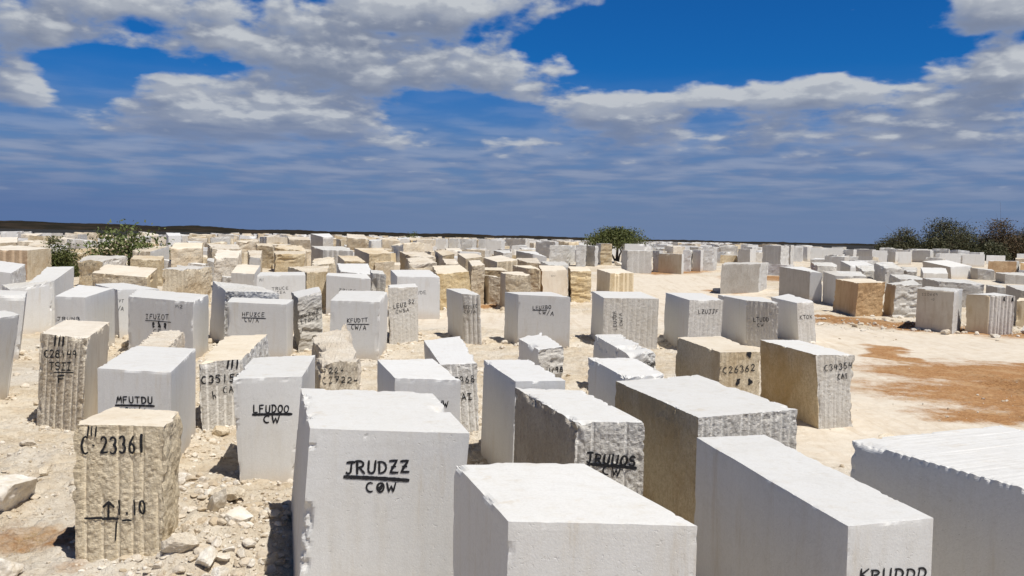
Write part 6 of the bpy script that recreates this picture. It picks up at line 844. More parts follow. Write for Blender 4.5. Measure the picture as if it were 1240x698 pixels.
["",[[27.6,197.17,3.22],[29.11,196.13,3.31],[30.53,198.21,3.39],[29.11,199.39,3.26]],[[27.49,197.25,1.15],[29.08,196.14,1.15],[30.53,198.22,1.15],[28.94,199.33,1.15]],"sawn sawn sawn sawn",["w","g","w","w"],0,0.03,[],"white smooth stone block beyond the sideways marked block, fifth of its kind going back"],
["",[[-55.94,171.82,3.47],[-54.19,172.6,3.38],[-54.96,174.57,3.33],[-56.76,173.68,3.45]],[[-56.01,171.88,1.15],[-54.2,172.59,1.15],[-54.98,174.57,1.15],[-56.79,173.86,1.15]],"sawn sawn sawn sawn",["w","g","w","w"],0,0.02,[],"white smooth stone block beyond the HFUZCE block, second of its kind going back"],
["",[[41.83,149.13,3.38],[43.18,149.54,3.45],[42.74,152.05,3.34],[41.22,151.69,3.41]],[[41.81,149.2,1.15],[43.35,149.58,1.15],[42.72,152.11,1.15],[41.18,151.73,1.15]],"rough rough sawn sawn",["g","t","d","w"],0,0.06,[],"grey rough stone block beyond the KTOX block, second of its kind going back"],
["",[[-6.84,179.48,3.34],[-4.88,179.26,3.38],[-4.72,181.43,3.32],[-6.55,181.8,3.34]],[[-6.81,179.52,1.15],[-4.91,179.31,1.15],[-4.67,181.54,1.15],[-6.57,181.74,1.15]],"rough rough rough sawn",["w","g","w","w"],0,0.07,[],"white rough stone block beyond the KEZLEC block, only one of its kind there"],
["",[[30.26,168.97,3.14],[31.68,168.23,3.16],[32.74,170.22,3.14],[31.4,170.81,3.15]],[[30.31,168.91,1.15],[31.65,168.19,1.15],[32.71,170.13,1.15],[31.37,170.86,1.15]],"split rough sawn rough",["g","g","g","w"],0.05,0.09,[],"grey layered stone block beyond the LZUJJF block, second of its kind going back"],
["",[[-42.05,143.65,3.26],[-40.73,143.92,3.2],[-41.42,146.64,3.47],[-42.87,146.19,3.4]],[[-42.06,143.55,1.15],[-40.58,144.0,1.15],[-41.38,146.6,1.15],[-42.85,146.14,1.15]],"split sawn sawn rough",["c","g","g","c"],0.14,0.04,[],"cream layered stone block beyond the HFUZCE block, second of its kind going back"],
["",[[-4.73,124.54,3.32],[-3.37,125.3,3.2],[-3.97,127.34,3.2],[-5.73,126.77,3.24]],[[-4.79,124.56,1.15],[-3.2,125.2,1.15],[-4.09,127.38,1.15],[-5.68,126.74,1.15]],"rough rough rough rough",["c","t","c","c"],0,0.05,[],"cream rough stone block beyond the KEZLEC block, only one of its kind there"],
["",[[-12.37,119.28,3.17],[-10.23,119.53,3.13],[-10.67,121.96,3.4],[-12.59,121.66,3.27]],[[-12.32,119.3,1.15],[-10.33,119.54,1.15],[-10.63,121.95,1.15],[-12.62,121.71,1.15]],"rough rough sawn rough",["t","t","g","c"],0,0.02,[],"tan rough stone block beyond the wide white KUDE block, only one of its kind there"],
["",[[-6.53,91.14,2.44],[-4.69,92.11,2.49],[-6.07,94.5,2.44],[-7.72,93.52,2.48]],[[-6.52,91.15,1.1],[-4.73,92.08,1.1],[-5.98,94.48,1.1],[-7.77,93.55,1.1]],"split rough rough rough",["t","t","t","c"],0,0.05,[],"tan layered stone block beyond the KEZLEC block, only one of its kind there"],
["",[[-38.2,271.38,3.38],[-36.69,272.11,3.5],[-37.97,274.43,3.26],[-39.51,273.65,3.56]],[[-38.2,271.31,1.15],[-36.66,272.17,1.15],[-37.94,274.47,1.15],[-39.48,273.61,1.15]],"split sawn sawn sawn",["y","y","d","c"],0.09,0.07,[],"golden layered stone block beyond the wide white KUDE block, only one of its kind there"],
["",[[8.02,125.76,3.1],[9.18,124.56,2.98],[10.7,126.5,3.09],[9.49,127.63,3.03]],[[7.88,125.65,1.15],[9.18,124.56,1.15],[10.79,126.49,1.15],[9.49,127.58,1.15]],"sawn sawn sawn sawn",["w","g","w","w"],0,0.07,[],"white smooth stone block beyond the sideways marked block, third of its kind going back"],
["",[[-32.54,120.89,3.18],[-31.04,121.3,3.38],[-31.74,122.96,3.42],[-33.01,122.59,3.29]],[[-32.48,120.86,1.15],[-31.11,121.32,1.15],[-31.71,123.08,1.15],[-33.08,122.62,1.15]],"rough rough sawn sawn",["c","t","c","c"],0,0.02,[],"cream rough stone block beyond the HFUZCE block, fourth of its kind going back"],
["",[[-46.88,101.07,3.16],[-45.16,101.84,3.21],[-46.14,104.32,3.33],[-47.81,103.74,3.22]],[[-46.92,101.12,1.15],[-45.13,101.77,1.15],[-46.08,104.4,1.15],[-47.88,103.75,1.15]],"split rough rough rough",["y","g","y","c"],0,0.05,[],"golden layered stone block behind the C28149 block, only one of its kind there"],
]
FAR = [[-20.7,81.6,1.7,1.9,1.2,0.5],[13.4,182.6,1.9,2.4,1.8,-1.9],[34.7,177.7,2.1,2.2,1.9,-1.4],[-9.5,102.7,1.9,1.9,1.1,0.2],[43.7,77.7,1.6,2.8,0.9,-0.7],[35.2,217.7,1.9,2.6,1.8,0.2],[13.3,193.3,1.6,2.2,1.9,-0.7],[-26.6,181.7,1.7,2.1,2.0,0.3],[35.9,163.2,1.4,1.8,1.7,0.4],[25.7,160.0,1.4,2.8,1.7,-0.8],[56.9,151.2,1.5,2.3,1.6,0.0],[-2.6,148.9,2.0,2.0,1.9,0.3],[58.5,125.9,1.6,1.8,1.3,-0.6],[-11.9,91.1,1.4,2.5,1.1,0.2],[-58.4,194.6,1.9,1.8,2.0,0.4],[3.0,150.1,1.8,2.0,1.8,0.5],[23.1,148.1,1.7,2.3,1.4,-0.7],[29.4,146.3,1.6,2.5,1.4,-0.7],[45.7,140.6,2.1,2.7,1.8,-0.6],[-43.0,140.2,2.0,2.0,1.8,0.1],[32.2,118.2,2.0,2.5,1.3,0.4],[6.6,96.4,1.8,1.9,1.2,-0.7],[-10.0,84.6,2.0,2.4,1.5,0.2],[-61.6,233.5,1.6,2.9,2.0,0.2],[50.3,233.2,1.9,2.3,2.0,0.2],[56.7,231.1,1.6,2.4,1.9,0.3],[56.5,223.3,1.8,2.5,1.8,-0.7],[26.0,200.0,1.9,2.5,2.0,0.3],[42.0,182.7,2.1,2.3,1.8,-0.6],[28.7,149.9,1.6,2.4,1.5,-0.7],[-16.3,86.8,1.9,2.0,1.3,0.3],[-25.8,79.5,2.0,2.1,1.3,0.1],[61.2,265.3,1.8,2.4,1.9,-1.1],[30.4,263.4,1.8,2.2,1.9,0.6],[-24.9,215.2,1.6,2.0,2.0,0.1],[-37.5,200.4,1.6,2.4,1.9,0.3],[52.7,134.8,1.8,2.2,1.5,0.1],[-17.2,100.5,2.0,1.8,1.2,0.3],[-27.4,94.6,1.7,2.8,1.4,0.2],[-46.3,91.9,2.0,1.9,1.2,0.1],[-4.7,75.5,1.5,2.4,1.3,0.3],[61.1,294.7,2.0,2.3,1.9,-0.7],[-4.6,286.4,2.0,2.1,1.9,1.0],[31.0,220.6,2.1,2.1,1.8,-0.6],[44.9,173.6,1.6,2.6,1.8,0.1],[3.4,168.9,1.6,2.4,2.0,0.3],[-42.5,137.4,1.7,2.4,1.6,-0.9],[52.0,128.0,1.5,2.7,1.1,-0.7],[-50.6,117.0,1.7,2.1,1.3,0.4],[20.8,256.7,1.8,2.5,1.9,0.3],[38.2,236.8,1.4,1.9,1.9,-0.5],[-58.5,235.0,1.8,2.8,2.0,0.5],[44.4,224.1,2.0,2.0,1.8,-0.8],[-50.7,197.0,1.4,2.5,1.8,0.0],[-52.3,182.1,2.0,1.8,1.9,0.4],[-11.5,179.0,1.6,2.7,1.9,0.3],[49.3,177.9,1.9,2.8,2.0,-0.7],[19.8,139.9,1.6,2.0,1.5,-0.5],[5.3,111.2,1.6,2.1,1.5,-0.4],[-32.6,103.3,2.0,2.0,1.6,0.5],[-48.4,99.2,1.8,2.1,1.5,0.4],[-49.1,91.7,1.6,2.5,1.2,0.9],[-28.6,268.6,2.1,2.2,2.0,0.3],[50.7,261.8,1.7,2.6,1.9,-0.7],[-11.2,218.9,1.5,2.0,2.0,0.2],[-22.8,218.8,1.9,2.8,2.0,0.5],[21.9,213.4,1.9,2.5,1.9,-0.7],[-27.1,203.4,2.0,2.9,1.8,-0.1],[6.0,187.6,1.6,1.8,2.0,0.2],[-46.2,162.0,2.0,2.0,1.5,0.4],[23.7,155.7,1.5,2.4,1.4,-0.5],[13.9,130.9,1.6,2.4,1.8,-0.7],[-26.3,112.4,1.5,2.3,1.9,1.3],[-40.3,112.0,1.5,2.4,0.9,0.1],[-5.0,78.2,1.4,2.4,1.1,0.1],[-22.8,288.6,1.4,1.8,2.0,0.2],[39.4,281.2,1.7,2.3,1.8,-0.3],[40.3,269.7,1.9,2.4,1.8,-0.7],[-22.3,267.1,1.9,2.2,1.8,0.2],[-27.7,185.3,1.9,2.4,1.9,0.4],[-24.8,156.5,1.9,2.8,1.9,0.3],[-35.6,142.9,1.9,2.7,1.7,0.2],[30.1,114.5,1.8,2.7,1.2,-0.4],[7.2,104.5,1.8,2.8,1.6,-0.8],[-9.0,91.7,1.8,2.2,1.6,0.3],[-34.0,88.4,1.8,2.7,1.0,0.3],[-61.8,266.4,1.7,2.4,1.9,0.3],[45.3,260.8,2.1,2.1,1.7,0.0],[22.7,250.0,1.5,2.7,1.9,0.2],[-3.9,213.6,2.0,2.6,1.9,0.2],[4.2,205.2,1.7,2.2,1.9,0.2],[-5.2,188.2,1.7,2.7,1.9,1.0],[52.7,186.1,1.5,1.9,1.9,-0.8],[-8.7,179.6,1.6,2.3,1.8,0.3],[9.0,177.6,2.1,2.4,1.8,-0.7],[-10.1,164.6,2.0,2.6,1.9,0.2],[12.6,145.6,1.6,1.8,1.9,0.9],[16.1,142.7,2.0,2.5,1.6,-0.7],[9.2,136.9,2.0,2.0,1.7,-0.6],[-21.5,85.0,1.7,2.0,1.5,-0.1],[-11.6,80.5,1.7,1.9,1.2,1.1],[23.4,246.7,1.6,2.7,1.8,-1.3],[6.7,235.0,1.7,2.9,1.8,0.4],[13.3,233.3,1.8,2.3,1.7,-0.6],[47.3,224.4,1.4,2.8,1.9,-0.4],[-64.4,214.2,1.8,2.2,2.1,0.4],[22.7,210.4,2.0,2.4,1.8,0.4],[-2.0,206.7,1.4,2.2,1.9,0.2],[-16.7,199.2,1.5,2.7,1.7,0.3],[-24.9,197.0,1.6,1.9,1.9,0.3],[35.2,195.4,1.4,2.0,1.9,-0.7],[28.3,189.8,1.4,1.9,1.6,-0.6],[24.6,163.9,1.5,2.3,1.6,-0.7],[20.4,147.7,2.0,2.1,1.7,-0.4],[-29.5,133.3,1.5,2.4,1.8,0.4],[-43.7,133.2,1.7,2.6,1.9,0.3],[45.3,129.9,1.9,2.6,0.9,-0.6],[-38.5,83.8,1.7,2.5,1.2,0.3],[15.8,263.3,1.6,2.8,1.9,-0.5],[-11.0,258.8,1.7,1.9,1.9,0.0],[-5.5,257.2,1.9,1.9,1.9,0.3],[-18.2,253.5,1.7,2.8,1.7,0.3],[-16.9,239.3,1.8,2.1,1.9,0.3],[-55.0,220.8,1.8,2.8,1.8,0.8],[45.3,220.6,1.8,2.8,1.7,-0.6],[-11.3,208.3,1.7,2.7,1.8,0.1],[7.6,202.8,1.5,2.6,1.8,-0.6],[-44.4,194.3,1.6,2.3,1.8,0.4],[33.4,192.0,1.9,2.5,1.7,-0.6],[13.5,171.8,1.6,2.4,1.7,-0.5],[-3.0,170.2,1.9,2.7,2.0,0.1],[19.4,162.3,2.0,2.0,1.9,-0.3],[62.5,141.6,1.6,2.1,1.8,-0.6],[-36.0,124.3,2.0,2.6,1.8,0.3],[7.4,122.4,1.4,2.0,1.9,-0.3],[26.8,116.8,2.1,2.2,1.6,-0.6],[-31.0,108.1,2.0,2.1,1.8,0.2],[-45.7,299.6,1.7,2.7,2.1,0.1],[36.0,294.3,1.8,2.9,2.0,-0.7],[46.6,275.6,1.5,2.0,1.9,0.3],[-70.2,274.7,1.7,2.7,2.0,0.3],[-48.6,269.9,1.6,2.7,1.7,0.1],[24.4,265.3,1.5,2.7,1.9,-0.8],[-71.1,256.7,2.0,2.5,1.7,0.5],[32.6,256.7,1.7,2.6,1.9,-0.6],[60.2,249.8,1.5,2.0,1.8,0.2],[17.5,248.8,1.8,2.9,1.7,-0.6],[41.5,233.6,1.6,2.1,1.9,-0.7],[-9.4,223.4,2.0,2.5,1.8,0.4],[-38.6,203.4,1.5,2.5,2.1,0.4],[-17.1,188.2,2.1,2.1,1.6,0.2],[37.8,177.8,2.1,2.5,1.7,-0.4],[50.3,174.7,1.6,2.4,1.8,0.3],[-17.2,159.4,1.6,2.3,1.9,0.2],[38.1,156.9,2.0,2.3,1.8,-0.5],[-13.2,156.4,1.6,2.9,1.7,0.3],[-31.2,129.1,1.6,2.3,1.7,0.2],[-15.3,104.4,1.7,2.9,1.6,0.3],[-2.6,298.2,1.6,2.7,2.0,0.2],[5.3,289.5,2.0,2.6,1.9,0.4],[-62.8,287.9,1.6,2.6,1.9,0.3],[-38.2,284.0,1.8,2.8,1.9,0.9],[-32.9,275.0,1.4,2.1,1.9,0.5],[-69.0,271.1,1.6,2.0,1.8,0.3],[60.3,268.2,1.7,2.3,1.9,0.3],[40.2,259.2,1.6,2.1,1.9,-0.3],[12.9,254.9,2.0,2.6,1.9,-0.5],[-12.2,251.7,1.9,2.1,1.9,0.2],[-30.7,245.7,1.8,2.2,1.8,1.2],[40.4,237.3,1.5,1.9,1.8,0.2],[-29.9,235.2,1.7,2.1,1.7,0.5],[-62.7,229.7,1.5,1.9,1.9,0.4],[-27.6,224.9,1.6,2.5,1.7,0.2],[28.7,219.6,1.9,1.9,1.8,-0.5],[18.9,213.4,1.7,2.8,1.8,-0.7],[37.8,207.5,1.8,2.9,1.9,-0.9],[-49.9,204.2,1.9,2.3,1.8,0.4],[17.4,197.6,1.6,2.9,1.8,-0.7],[-0.5,181.5,1.7,2.0,1.9,0.3],[27.2,175.1,1.6,2.0,1.6,-0.5],[-54.3,170.6,1.5,2.4,1.5,0.4],[16.1,164.3,1.5,2.7,1.9,-0.6],[10.7,152.8,1.4,2.2,1.7,0.1],[-26.4,152.7,2.1,2.4,1.9,0.1],[-0.7,152.4,1.7,2.7,1.1,0.4],[-40.2,148.9,2.1,2.7,1.3,-1.0],[-11.4,109.2,1.8,2.9,1.4,0.2],[-50.3,95.1,2.0,2.4,1.3,0.4],[-19.0,85.5,1.5,1.8,1.0,0.4],[-15.4,82.5,2.0,2.4,1.2,-0.3],[-13.4,76.5,2.0,2.0,1.3,0.2],[16.7,291.9,1.4,2.8,1.8,-0.7],[57.5,289.6,1.9,1.8,1.9,0.3],[-25.1,287.9,1.9,2.2,1.9,0.4],[12.8,284.0,1.4,2.1,1.9,0.3],[-63.5,280.5,1.8,2.0,1.9,0.3],[55.1,267.4,1.7,2.7,1.8,0.1],[-36.2,266.7,1.5,2.2,1.5,0.2],[62.1,262.0,1.7,2.0,1.7,0.4],[48.1,261.2,1.9,2.7,1.8,0.1],[-30.7,257.0,2.0,2.6,1.7,0.0],[20.2,250.0,1.9,2.7,1.8,0.5],[-6.2,242.1,1.9,2.1,2.0,0.4],[-37.6,240.9,1.6,2.8,1.6,0.4],[53.7,240.9,1.4,2.8,1.8,-0.6],[-14.1,239.7,1.5,2.2,2.0,0.1],[31.9,238.2,1.4,2.9,2.0,-0.4],[-24.6,226.1,1.6,2.1,1.8,0.4],[-48.5,219.3,2.0,2.2,1.7,0.3],[36.0,214.5,1.6,2.3,1.6,-0.1],[-52.6,214.3,1.6,2.3,1.7,1.0],[-59.8,208.3,1.7,2.9,2.0,0.2],[36.6,192.2,1.4,2.7,1.7,0.0],[-51.7,189.2,2.0,1.8,1.9,0.1],[-56.5,187.5,1.6,2.8,1.7,0.1],[-10.4,175.2,2.0,2.4,1.9,0.3],[21.8,174.0,1.7,1.9,1.9,-0.7],[-51.7,171.2,1.8,2.5,1.6,0.3],[12.5,166.9,1.4,2.0,1.5,-0.5],[35.9,145.0,1.5,2.4,1.2,-0.9],[-46.8,143.0,1.6,1.9,1.6,0.1],[50.9,142.4,1.7,2.3,1.4,-0.6],[-5.7,140.4,1.5,1.8,1.9,0.2],[-48.4,139.4,1.8,2.3,1.8,0.1],[48.9,137.6,1.9,1.9,1.0,0.8],[-45.0,125.8,1.5,2.0,1.8,0.3],[-40.8,122.9,1.9,2.5,1.2,0.4],[-39.8,119.6,1.7,2.4,1.0,0.2],[-12.5,112.7,2.0,1.9,1.4,0.1],[42.4,110.4,2.1,2.6,0.9,-0.4],[-41.7,96.8,1.9,2.1,1.3,0.1],[18.0,296.2,1.8,2.0,1.9,0.4],[33.9,290.5,1.8,2.8,1.8,0.2],[-43.2,289.7,1.6,2.5,2.0,0.2],[45.9,289.5,1.5,2.4,1.9,-0.7],[-41.4,283.2,2.0,2.2,1.8,0.1],[-18.3,282.0,1.8,2.8,1.8,0.2],[-68.8,278.7,1.6,2.9,1.9,1.1],[-73.2,274.2,1.6,2.8,2.0,0.4],[-51.7,269.4,2.1,1.9,2.0,0.4],[-41.8,264.7,1.9,2.2,1.8,0.2],[-47.1,262.8,2.0,2.1,1.7,0.3],[25.3,262.0,1.6,1.9,1.9,-0.6],[-36.6,258.4,1.6,1.8,1.6,0.3],[-47.5,256.1,2.1,2.7,1.6,0.4],[-63.7,250.8,1.6,2.8,1.7,0.2],[-33.4,245.7,2.1,2.7,1.7,0.4],[-67.1,243.3,2.0,2.1,1.8,0.2],[-62.8,240.0,2.0,2.4,1.5,0.2],[37.3,240.0,1.6,2.6,1.7,-0.7],[-64.9,225.4,1.6,2.5,1.9,0.2],[-57.6,220.5,2.0,2.3,1.6,0.3],[-23.9,211.9,1.7,2.6,1.9,0.1],[-37.6,211.7,2.0,2.2,1.8,0.3],[12.0,206.8,1.4,2.5,1.7,-0.7],[18.3,205.4,1.5,1.9,1.7,-0.6],[41.5,205.1,1.8,2.6,1.6,-0.6],[-59.6,198.2,2.0,2.2,1.7,1.1],[-33.6,186.6,1.5,2.4,1.8,0.3],[9.8,185.3,1.9,2.5,1.8,-0.5],[58.0,176.7,1.5,2.6,1.7,-0.4],[41.1,176.1,1.7,2.6,1.7,0.2],[3.9,176.1,1.6,2.7,1.9,0.2],[-7.7,176.0,1.4,1.9,1.8,0.5],[53.3,172.1,1.7,1.9,1.8,-0.4],[-2.1,166.7,1.7,2.7,1.5,0.3],[-1.8,156.5,1.5,2.9,1.4,0.2],[-44.2,154.4,1.6,2.7,1.8,0.3],[-37.3,150.0,1.6,2.7,1.6,0.2],[37.3,138.5,1.5,2.4,1.6,0.4],[-20.5,132.5,2.1,2.0,1.9,0.4],[28.8,128.6,1.8,2.7,1.5,-1.8],[-9.9,124.2,1.4,2.8,1.0,0.3],[-31.8,110.7,2.1,2.0,1.5,0.3],[-32.0,100.6,1.5,2.8,1.1,0.3],[-25.6,98.3,1.6,1.9,1.1,0.3],[-38.6,94.0,1.6,2.2,1.2,0.2]]


# ------------------------------------------------------------ ground
def seg_d(x, y, a, b):
    ax, ay = a; bx, by = b
    t = np.clip(((x - ax) * (bx - ax) + (y - ay) * (by - ay)) / ((bx - ax) ** 2 + (by - ay) ** 2 + 1e-9), 0, 1)
    return np.hypot(x - ax - t * (bx - ax), y - ay - t * (by - ay))

SOIL = [((10.2, 20.6), (13.5, 21.8), 1.1), ((13.0, 23.8), (20, 25.5), 2.8), ((13.2, 30.5), (13.6, 34), .7), ((13.2, 28), (20, 28.5), 2.2),
        ((-6.6, 11.55), (-5.4, 11.3), .65), ((15.5, 46.5), (24, 38.2), 1.6), ((13.4, 62), (15, 61.5), .9), ((19, 74), (22, 76), 2.2), ((12, 79), (16, 83), 2.0), ((-1.5, 49), (2, 52), .8)]
TRACK = [((14, 72), (9.5, 46), 4.5), ((9.5, 46), (13, 33), 4.0), ((13, 33), (30, 26), 4.2), ((13, 33), (8, 18), 2.5), ((-3, 42), (9, 44), 3.5), ((14, 72), (2, 60), 2.5), ((13, 38), (30, 33), 3.5)]
def masks(x, y):
    wx = x + 1.0 * fbm(x * .5, y * .5, 0, 5) + .35 * vn(x * 2.2, y * 2.2, 0, 9); wy = y + 1.3 * fbm(x * .5, y * .5, 0, 8) + .35 * vn(x * 2.2, y * 2.2, 0, 10)
    soil = np.zeros_like(x); track = np.zeros_like(x)
    for a, b, r in SOIL: soil = np.maximum(soil, np.clip(1.45 - seg_d(wx, wy, a, b) / r, 0, 1) * (.52 if a[0] < -5 else 1))
    for a, b, r in TRACK: track = np.maximum(track, np.clip((1.25 - seg_d(wx, wy, a, b) / r) * 3, 0, 1))
    return soil, track

def ground_h(x, y):
    soil, track = masks(x, y)
    near = np.clip((70 - y) / 20, 0, 1)
    r = (1 - .88 * track)
    h = .07 * fbm(x * .45, y * .45, 0, 1, 3) * near
    h = h + r * near * (.08 * fbm(x * 1.7, y * 1.7, 0, 2, 3) + .07 * np.abs(fbm(x * 4.5, y * 4.5, 0, 3, 3)) + .022 * vn(x * 12, y * 12, 0, 4))
    h = h + near * soil * (.03 * np.abs(fbm(x * 5, y * 5, 0, 14, 3)) + .012 * vn(x * 14, y * 14, 0, 15))
    h = h + near * .004 * vn(x * 9, y * 9, 0, 6) + near * track * .012 * vn(x * .9 + y * 2.2, y * .3, 0, 7)
    for (cx, cy, rr, hh) in ((-3.55, 11.0, .9, .28), (-2.9, 11.8, .9, .12), (-5.2, 12.9, 1.3, .14), (-7.4, 14.5, 1.8, .18), (-3.2, 13.2, .8, .1)):
        h = h + hh * np.exp(-((x - cx) ** 2 + (y - cy) ** 2) / rr ** 2)
    return h + gz(x, y), soil, track

def axis(lo, hi, step, far):
    c = list(np.arange(lo, hi, step)); a = []; s = step; p = lo
    while p > -far: s *= 1.14; p -= s; a.append(p)
    b = []; s = step; p = hi
    while p < far: s *= 1.14; p += s; b.append(p)
    return np.array(a[::-1] + c + b)
xs = axis(-9.5, 16, .045, 9000)
ys1 = list(np.arange(8, 22, .045)); s = .045; p = 22
while p < 12000: s = min(s * 1.006, 1e9) if p < 60 else s * 1.09; p += s; ys1.append(p)
yb = []; s = .06; p = 8
while p > -3000: s *= 1.16; p -= s; yb.append(p)
ys = np.array(yb[::-1] + ys1)
X, Y = np.meshgrid(xs, ys, indexing='ij')
Z, soil, track = ground_h(X.ravel(), Y.ravel())
nxg, nyg = X.shape
idg = np.arange(nxg * nyg).reshape(nxg, nyg)
Fg = np.stack([idg[:-1, :-1], idg[1:, :-1], idg[1:, 1:], idg[:-1, 1:]], -1).reshape(-1, 4)
gm, gn, gb = new_mat('quarry_ground')
geo = N(gn, 'ShaderNodeNewGeometry')
pos = geo.outputs['Position']
a_s = N(gn, 'ShaderNodeAttribute', attribute_name='soil'); a_t = N(gn, 'ShaderNodeAttribute', attribute_name='track')
n_big = NOISE(gn, pos, .35, 5, .6); n_mid = NOISE(gn, pos, 2.4, 6, .65); n_f = NOISE(gn, pos, 16, 5, .7)
sand = MIX(gn, MR(gn, n_mid, .35, .65), (.72, .63, .49, 1), (.60, .49, .345, 1))
sand = MIX(gn, MR(gn, n_big, .4, .65, 0, .6), sand, (.76, .71, .62, 1))
sand = MIX(gn, MR(gn, n_f, .5, .72, 0, .75), sand, (.38, .285, .18, 1))
trk = MIX(gn, MR(gn, n_mid, .35, .7), (.72, .645, .53, 1), (.65, .56, .44, 1))
col = MIX(gn, M(gn, 'MULTIPLY', a_t.outputs['Fac'], .85), sand, trk)
soilf = MR(gn, M(gn, 'ADD', a_s.outputs['Fac'], M(gn, 'MULTIPLY', M(gn, 'SUBTRACT', NOISE(gn, pos, 1.6, 10, .82), .5), 2.3)), .1, .72, 0, 1.0, False)
soilf = M(gn, 'MULTIPLY', soilf, MR(gn, a_s.outputs['Fac'], .02, .2))
brown = MIX(gn, MR(gn, n_f, .35, .7), (.44, .245, .105, 1), (.28, .13, .05, 1))
brown = MIX(gn, MR(gn, NOISE(gn, pos, .9, 8, .7), .45, .65, 0, .5), brown, (.53, .36, .20, 1))
brown = MIX(gn, MR(gn, NOISE(gn, pos, 4.5, 8, .8), .54, .66, 0, .7), brown, (.19, .095, .04, 1))
rut = N(gn, 'ShaderNodeMapping'); gn.links.new(pos, rut.inputs[0]); rut.inputs['Rotation'].default_value = (0, 0, .35); rut.inputs['Scale'].default_value = (1.6, .16, 1)
col = MIX(gn, M(gn, 'MULTIPLY', MR(gn, NOISE(gn, rut.outputs[0], 1.6, 6, .65, .3), .5, .68, 0, .5), a_t.outputs['Fac']), col, (.53, .42, .29, 1))
col = MIX(gn, MR(gn, NOISE(gn, pos, 7, 8, .8), .57, .7, 0, .6), col, (.42, .32, .2, 1))
col = MIX(gn, soilf, col, brown)
# dark dry scrub on the plain beyond the yard
sep = N(gn, 'ShaderNodeSeparateXYZ'); gn.links.new(pos, sep.inputs[0])
dist = M(gn, 'SQRT', M(gn, 'ADD', M(gn, 'MULTIPLY', sep.outputs[0], sep.outputs[0]), M(gn, 'MULTIPLY', sep.outputs[1], sep.outputs[1])))
col = MIX(gn, MR(gn, M(gn, 'ADD', dist, M(gn, 'MULTIPLY', n_big, 60)), 320, 360), col, (.022, .02, .015, 1))
gn.links.new(col, gb.inputs['Base Color'])
bpn = N(gn, 'ShaderNodeBump'); bpn.inputs['Distance'].default_value = .07; bpn.inputs['Strength'].default_value = 1.0
gn.links.new(M(gn, 'MULTIPLY', M(gn, 'ADD', NOISE(gn, pos, 9, 6, .72), M(gn, 'MULTIPLY', NOISE(gn, pos, 40, 3, .6), .3)), M(gn, 'SUBTRACT', 1.0, M(gn, 'MULTIPLY', a_t.outputs['Fac'], .6))), bpn.inputs['Height'])
gn.links.new(bpn.outputs[0], gb.inputs['Normal']); gb.inputs['Roughness'].default_value = .95
gme = mesh_np('ground', np.stack([X.ravel(), Y.ravel(), Z], 1), Fg, [gm], None, True, {'soil': soil, 'track': track})
tag(link('ground', gme), kind='structure')

# hills: low dark wooded rise along the horizon, highest to the left
def hills():
    azs = np.radians(np.linspace(-75, 75, 900)); pr = []
    kx = [-75, -40, -29, -25, -20.8, -19.2, -16, -11, -6, -2, -1, 4, 9, 14, 22, 30, 75]
    ky = [16, 12, 9.5, 8.8, 6.8, 8.6, 4.6, 4.4, 3.8, 4.2, 3.0, 2.4, 1.0, .8, .5, 4, 8]
    V = []; rowsz = [(1300, -3), (1420, .55), (1500, .97), (1600, 1.0), (1900, .6), (2300, -3)]
    for a in azs:
        hgt = float(np.interp(math.degrees(a), kx, ky)) + 2.2
        hgt += .5 * math.sin(a * 57 * 1.3) + .3 * float(vn(math.degrees(a) * 4, 0, 0, 3)) + .35 * float(vn(math.degrees(a) * 13, 0, 0, 4))
        for r, k in rowsz:
            V.append((r * math.sin(a), r * math.cos(a), (hgt * k if k > 0 else k) + (0.9 if k > 0 else 0)))
    n = len(rowsz); F = []
    for i in range(len(azs) - 1):
        for j in range(n - 1):
            F.append((i * n + j, (i + 1) * n + j, (i + 1) * n + j + 1, i * n + j + 1))
    m, t, b = new_mat('dark_woodland')
    g_ = N(t, 'ShaderNodeNewGeometry')
    t.links.new(MIX(t, MR(t, NOISE(t, g_.outputs['Position'], .02, 6, .7), .4, .65), (.020, .019, .015, 1), (.042, .032, .024, 1)), b.inputs['Base Color'])
    b.inputs['Roughness'].default_value = 1; b.inputs['Specular IOR Level'].default_value = 0
    tag(link('hills', mesh_np('hills', np.array(V), np.array(F), [m])), kind='structure')
hills()

# ------------------------------------------------------------ the stone blocks
for i, row in enumerate(BLOCKS):
    build_block(row, 101 + i)

# the small far ones past the three hundred largest: one mass
Vs, Fs, Ms, Gs, off, keys = [], [], [], [], 0, []
rng = random.Random(11)
for i, (cx, cy, w, l, h, th) in enumerate(FAR):
    e = np.array([math.cos(th), math.sin(th), 0]); n = np.array([-math.sin(th), math.cos(th), 0]); c = np.array([cx, cy, float(gz(cx, cy)) - .3])
    q = [c - e * w / 2 - n * l / 2, c + e * w / 2 - n * l / 2, c + e * w / 2 + n * l / 2, c - e * w / 2 + n * l / 2]
    tp = [p + np.array([rng.gauss(0, .05), rng.gauss(0, .05), h + .3 + rng.gauss(0, .04)]) for p in q]
    tn = rng.choice(list('tt' 'c' 'g' 'ww' 'y') if cx < -5 else list('gg' 'ww' 'ww' 't')); r = 'sawn' if tn == 'w' or rng.random() < .35 else 'rough'
    P, F, mi, mk, gr, org, _, _ = block_arrays(tp, q, [r] * 4, [tn, tn, 'd' if rng.random() < .3 else tn, 'c' if tn in 'tcy' else 'w'], 0, .06, 900 + i, .45)  # some left faces get the dark tone, shade put into their colour
    for k in mk:
        if k not in keys: keys.append(k)
    lut = np.array([keys.index(k) for k in mk])
    Vs.append(P + org); Fs.append(F + off); Ms.append(lut[mi]); Gs.append(gr); off += len(P)
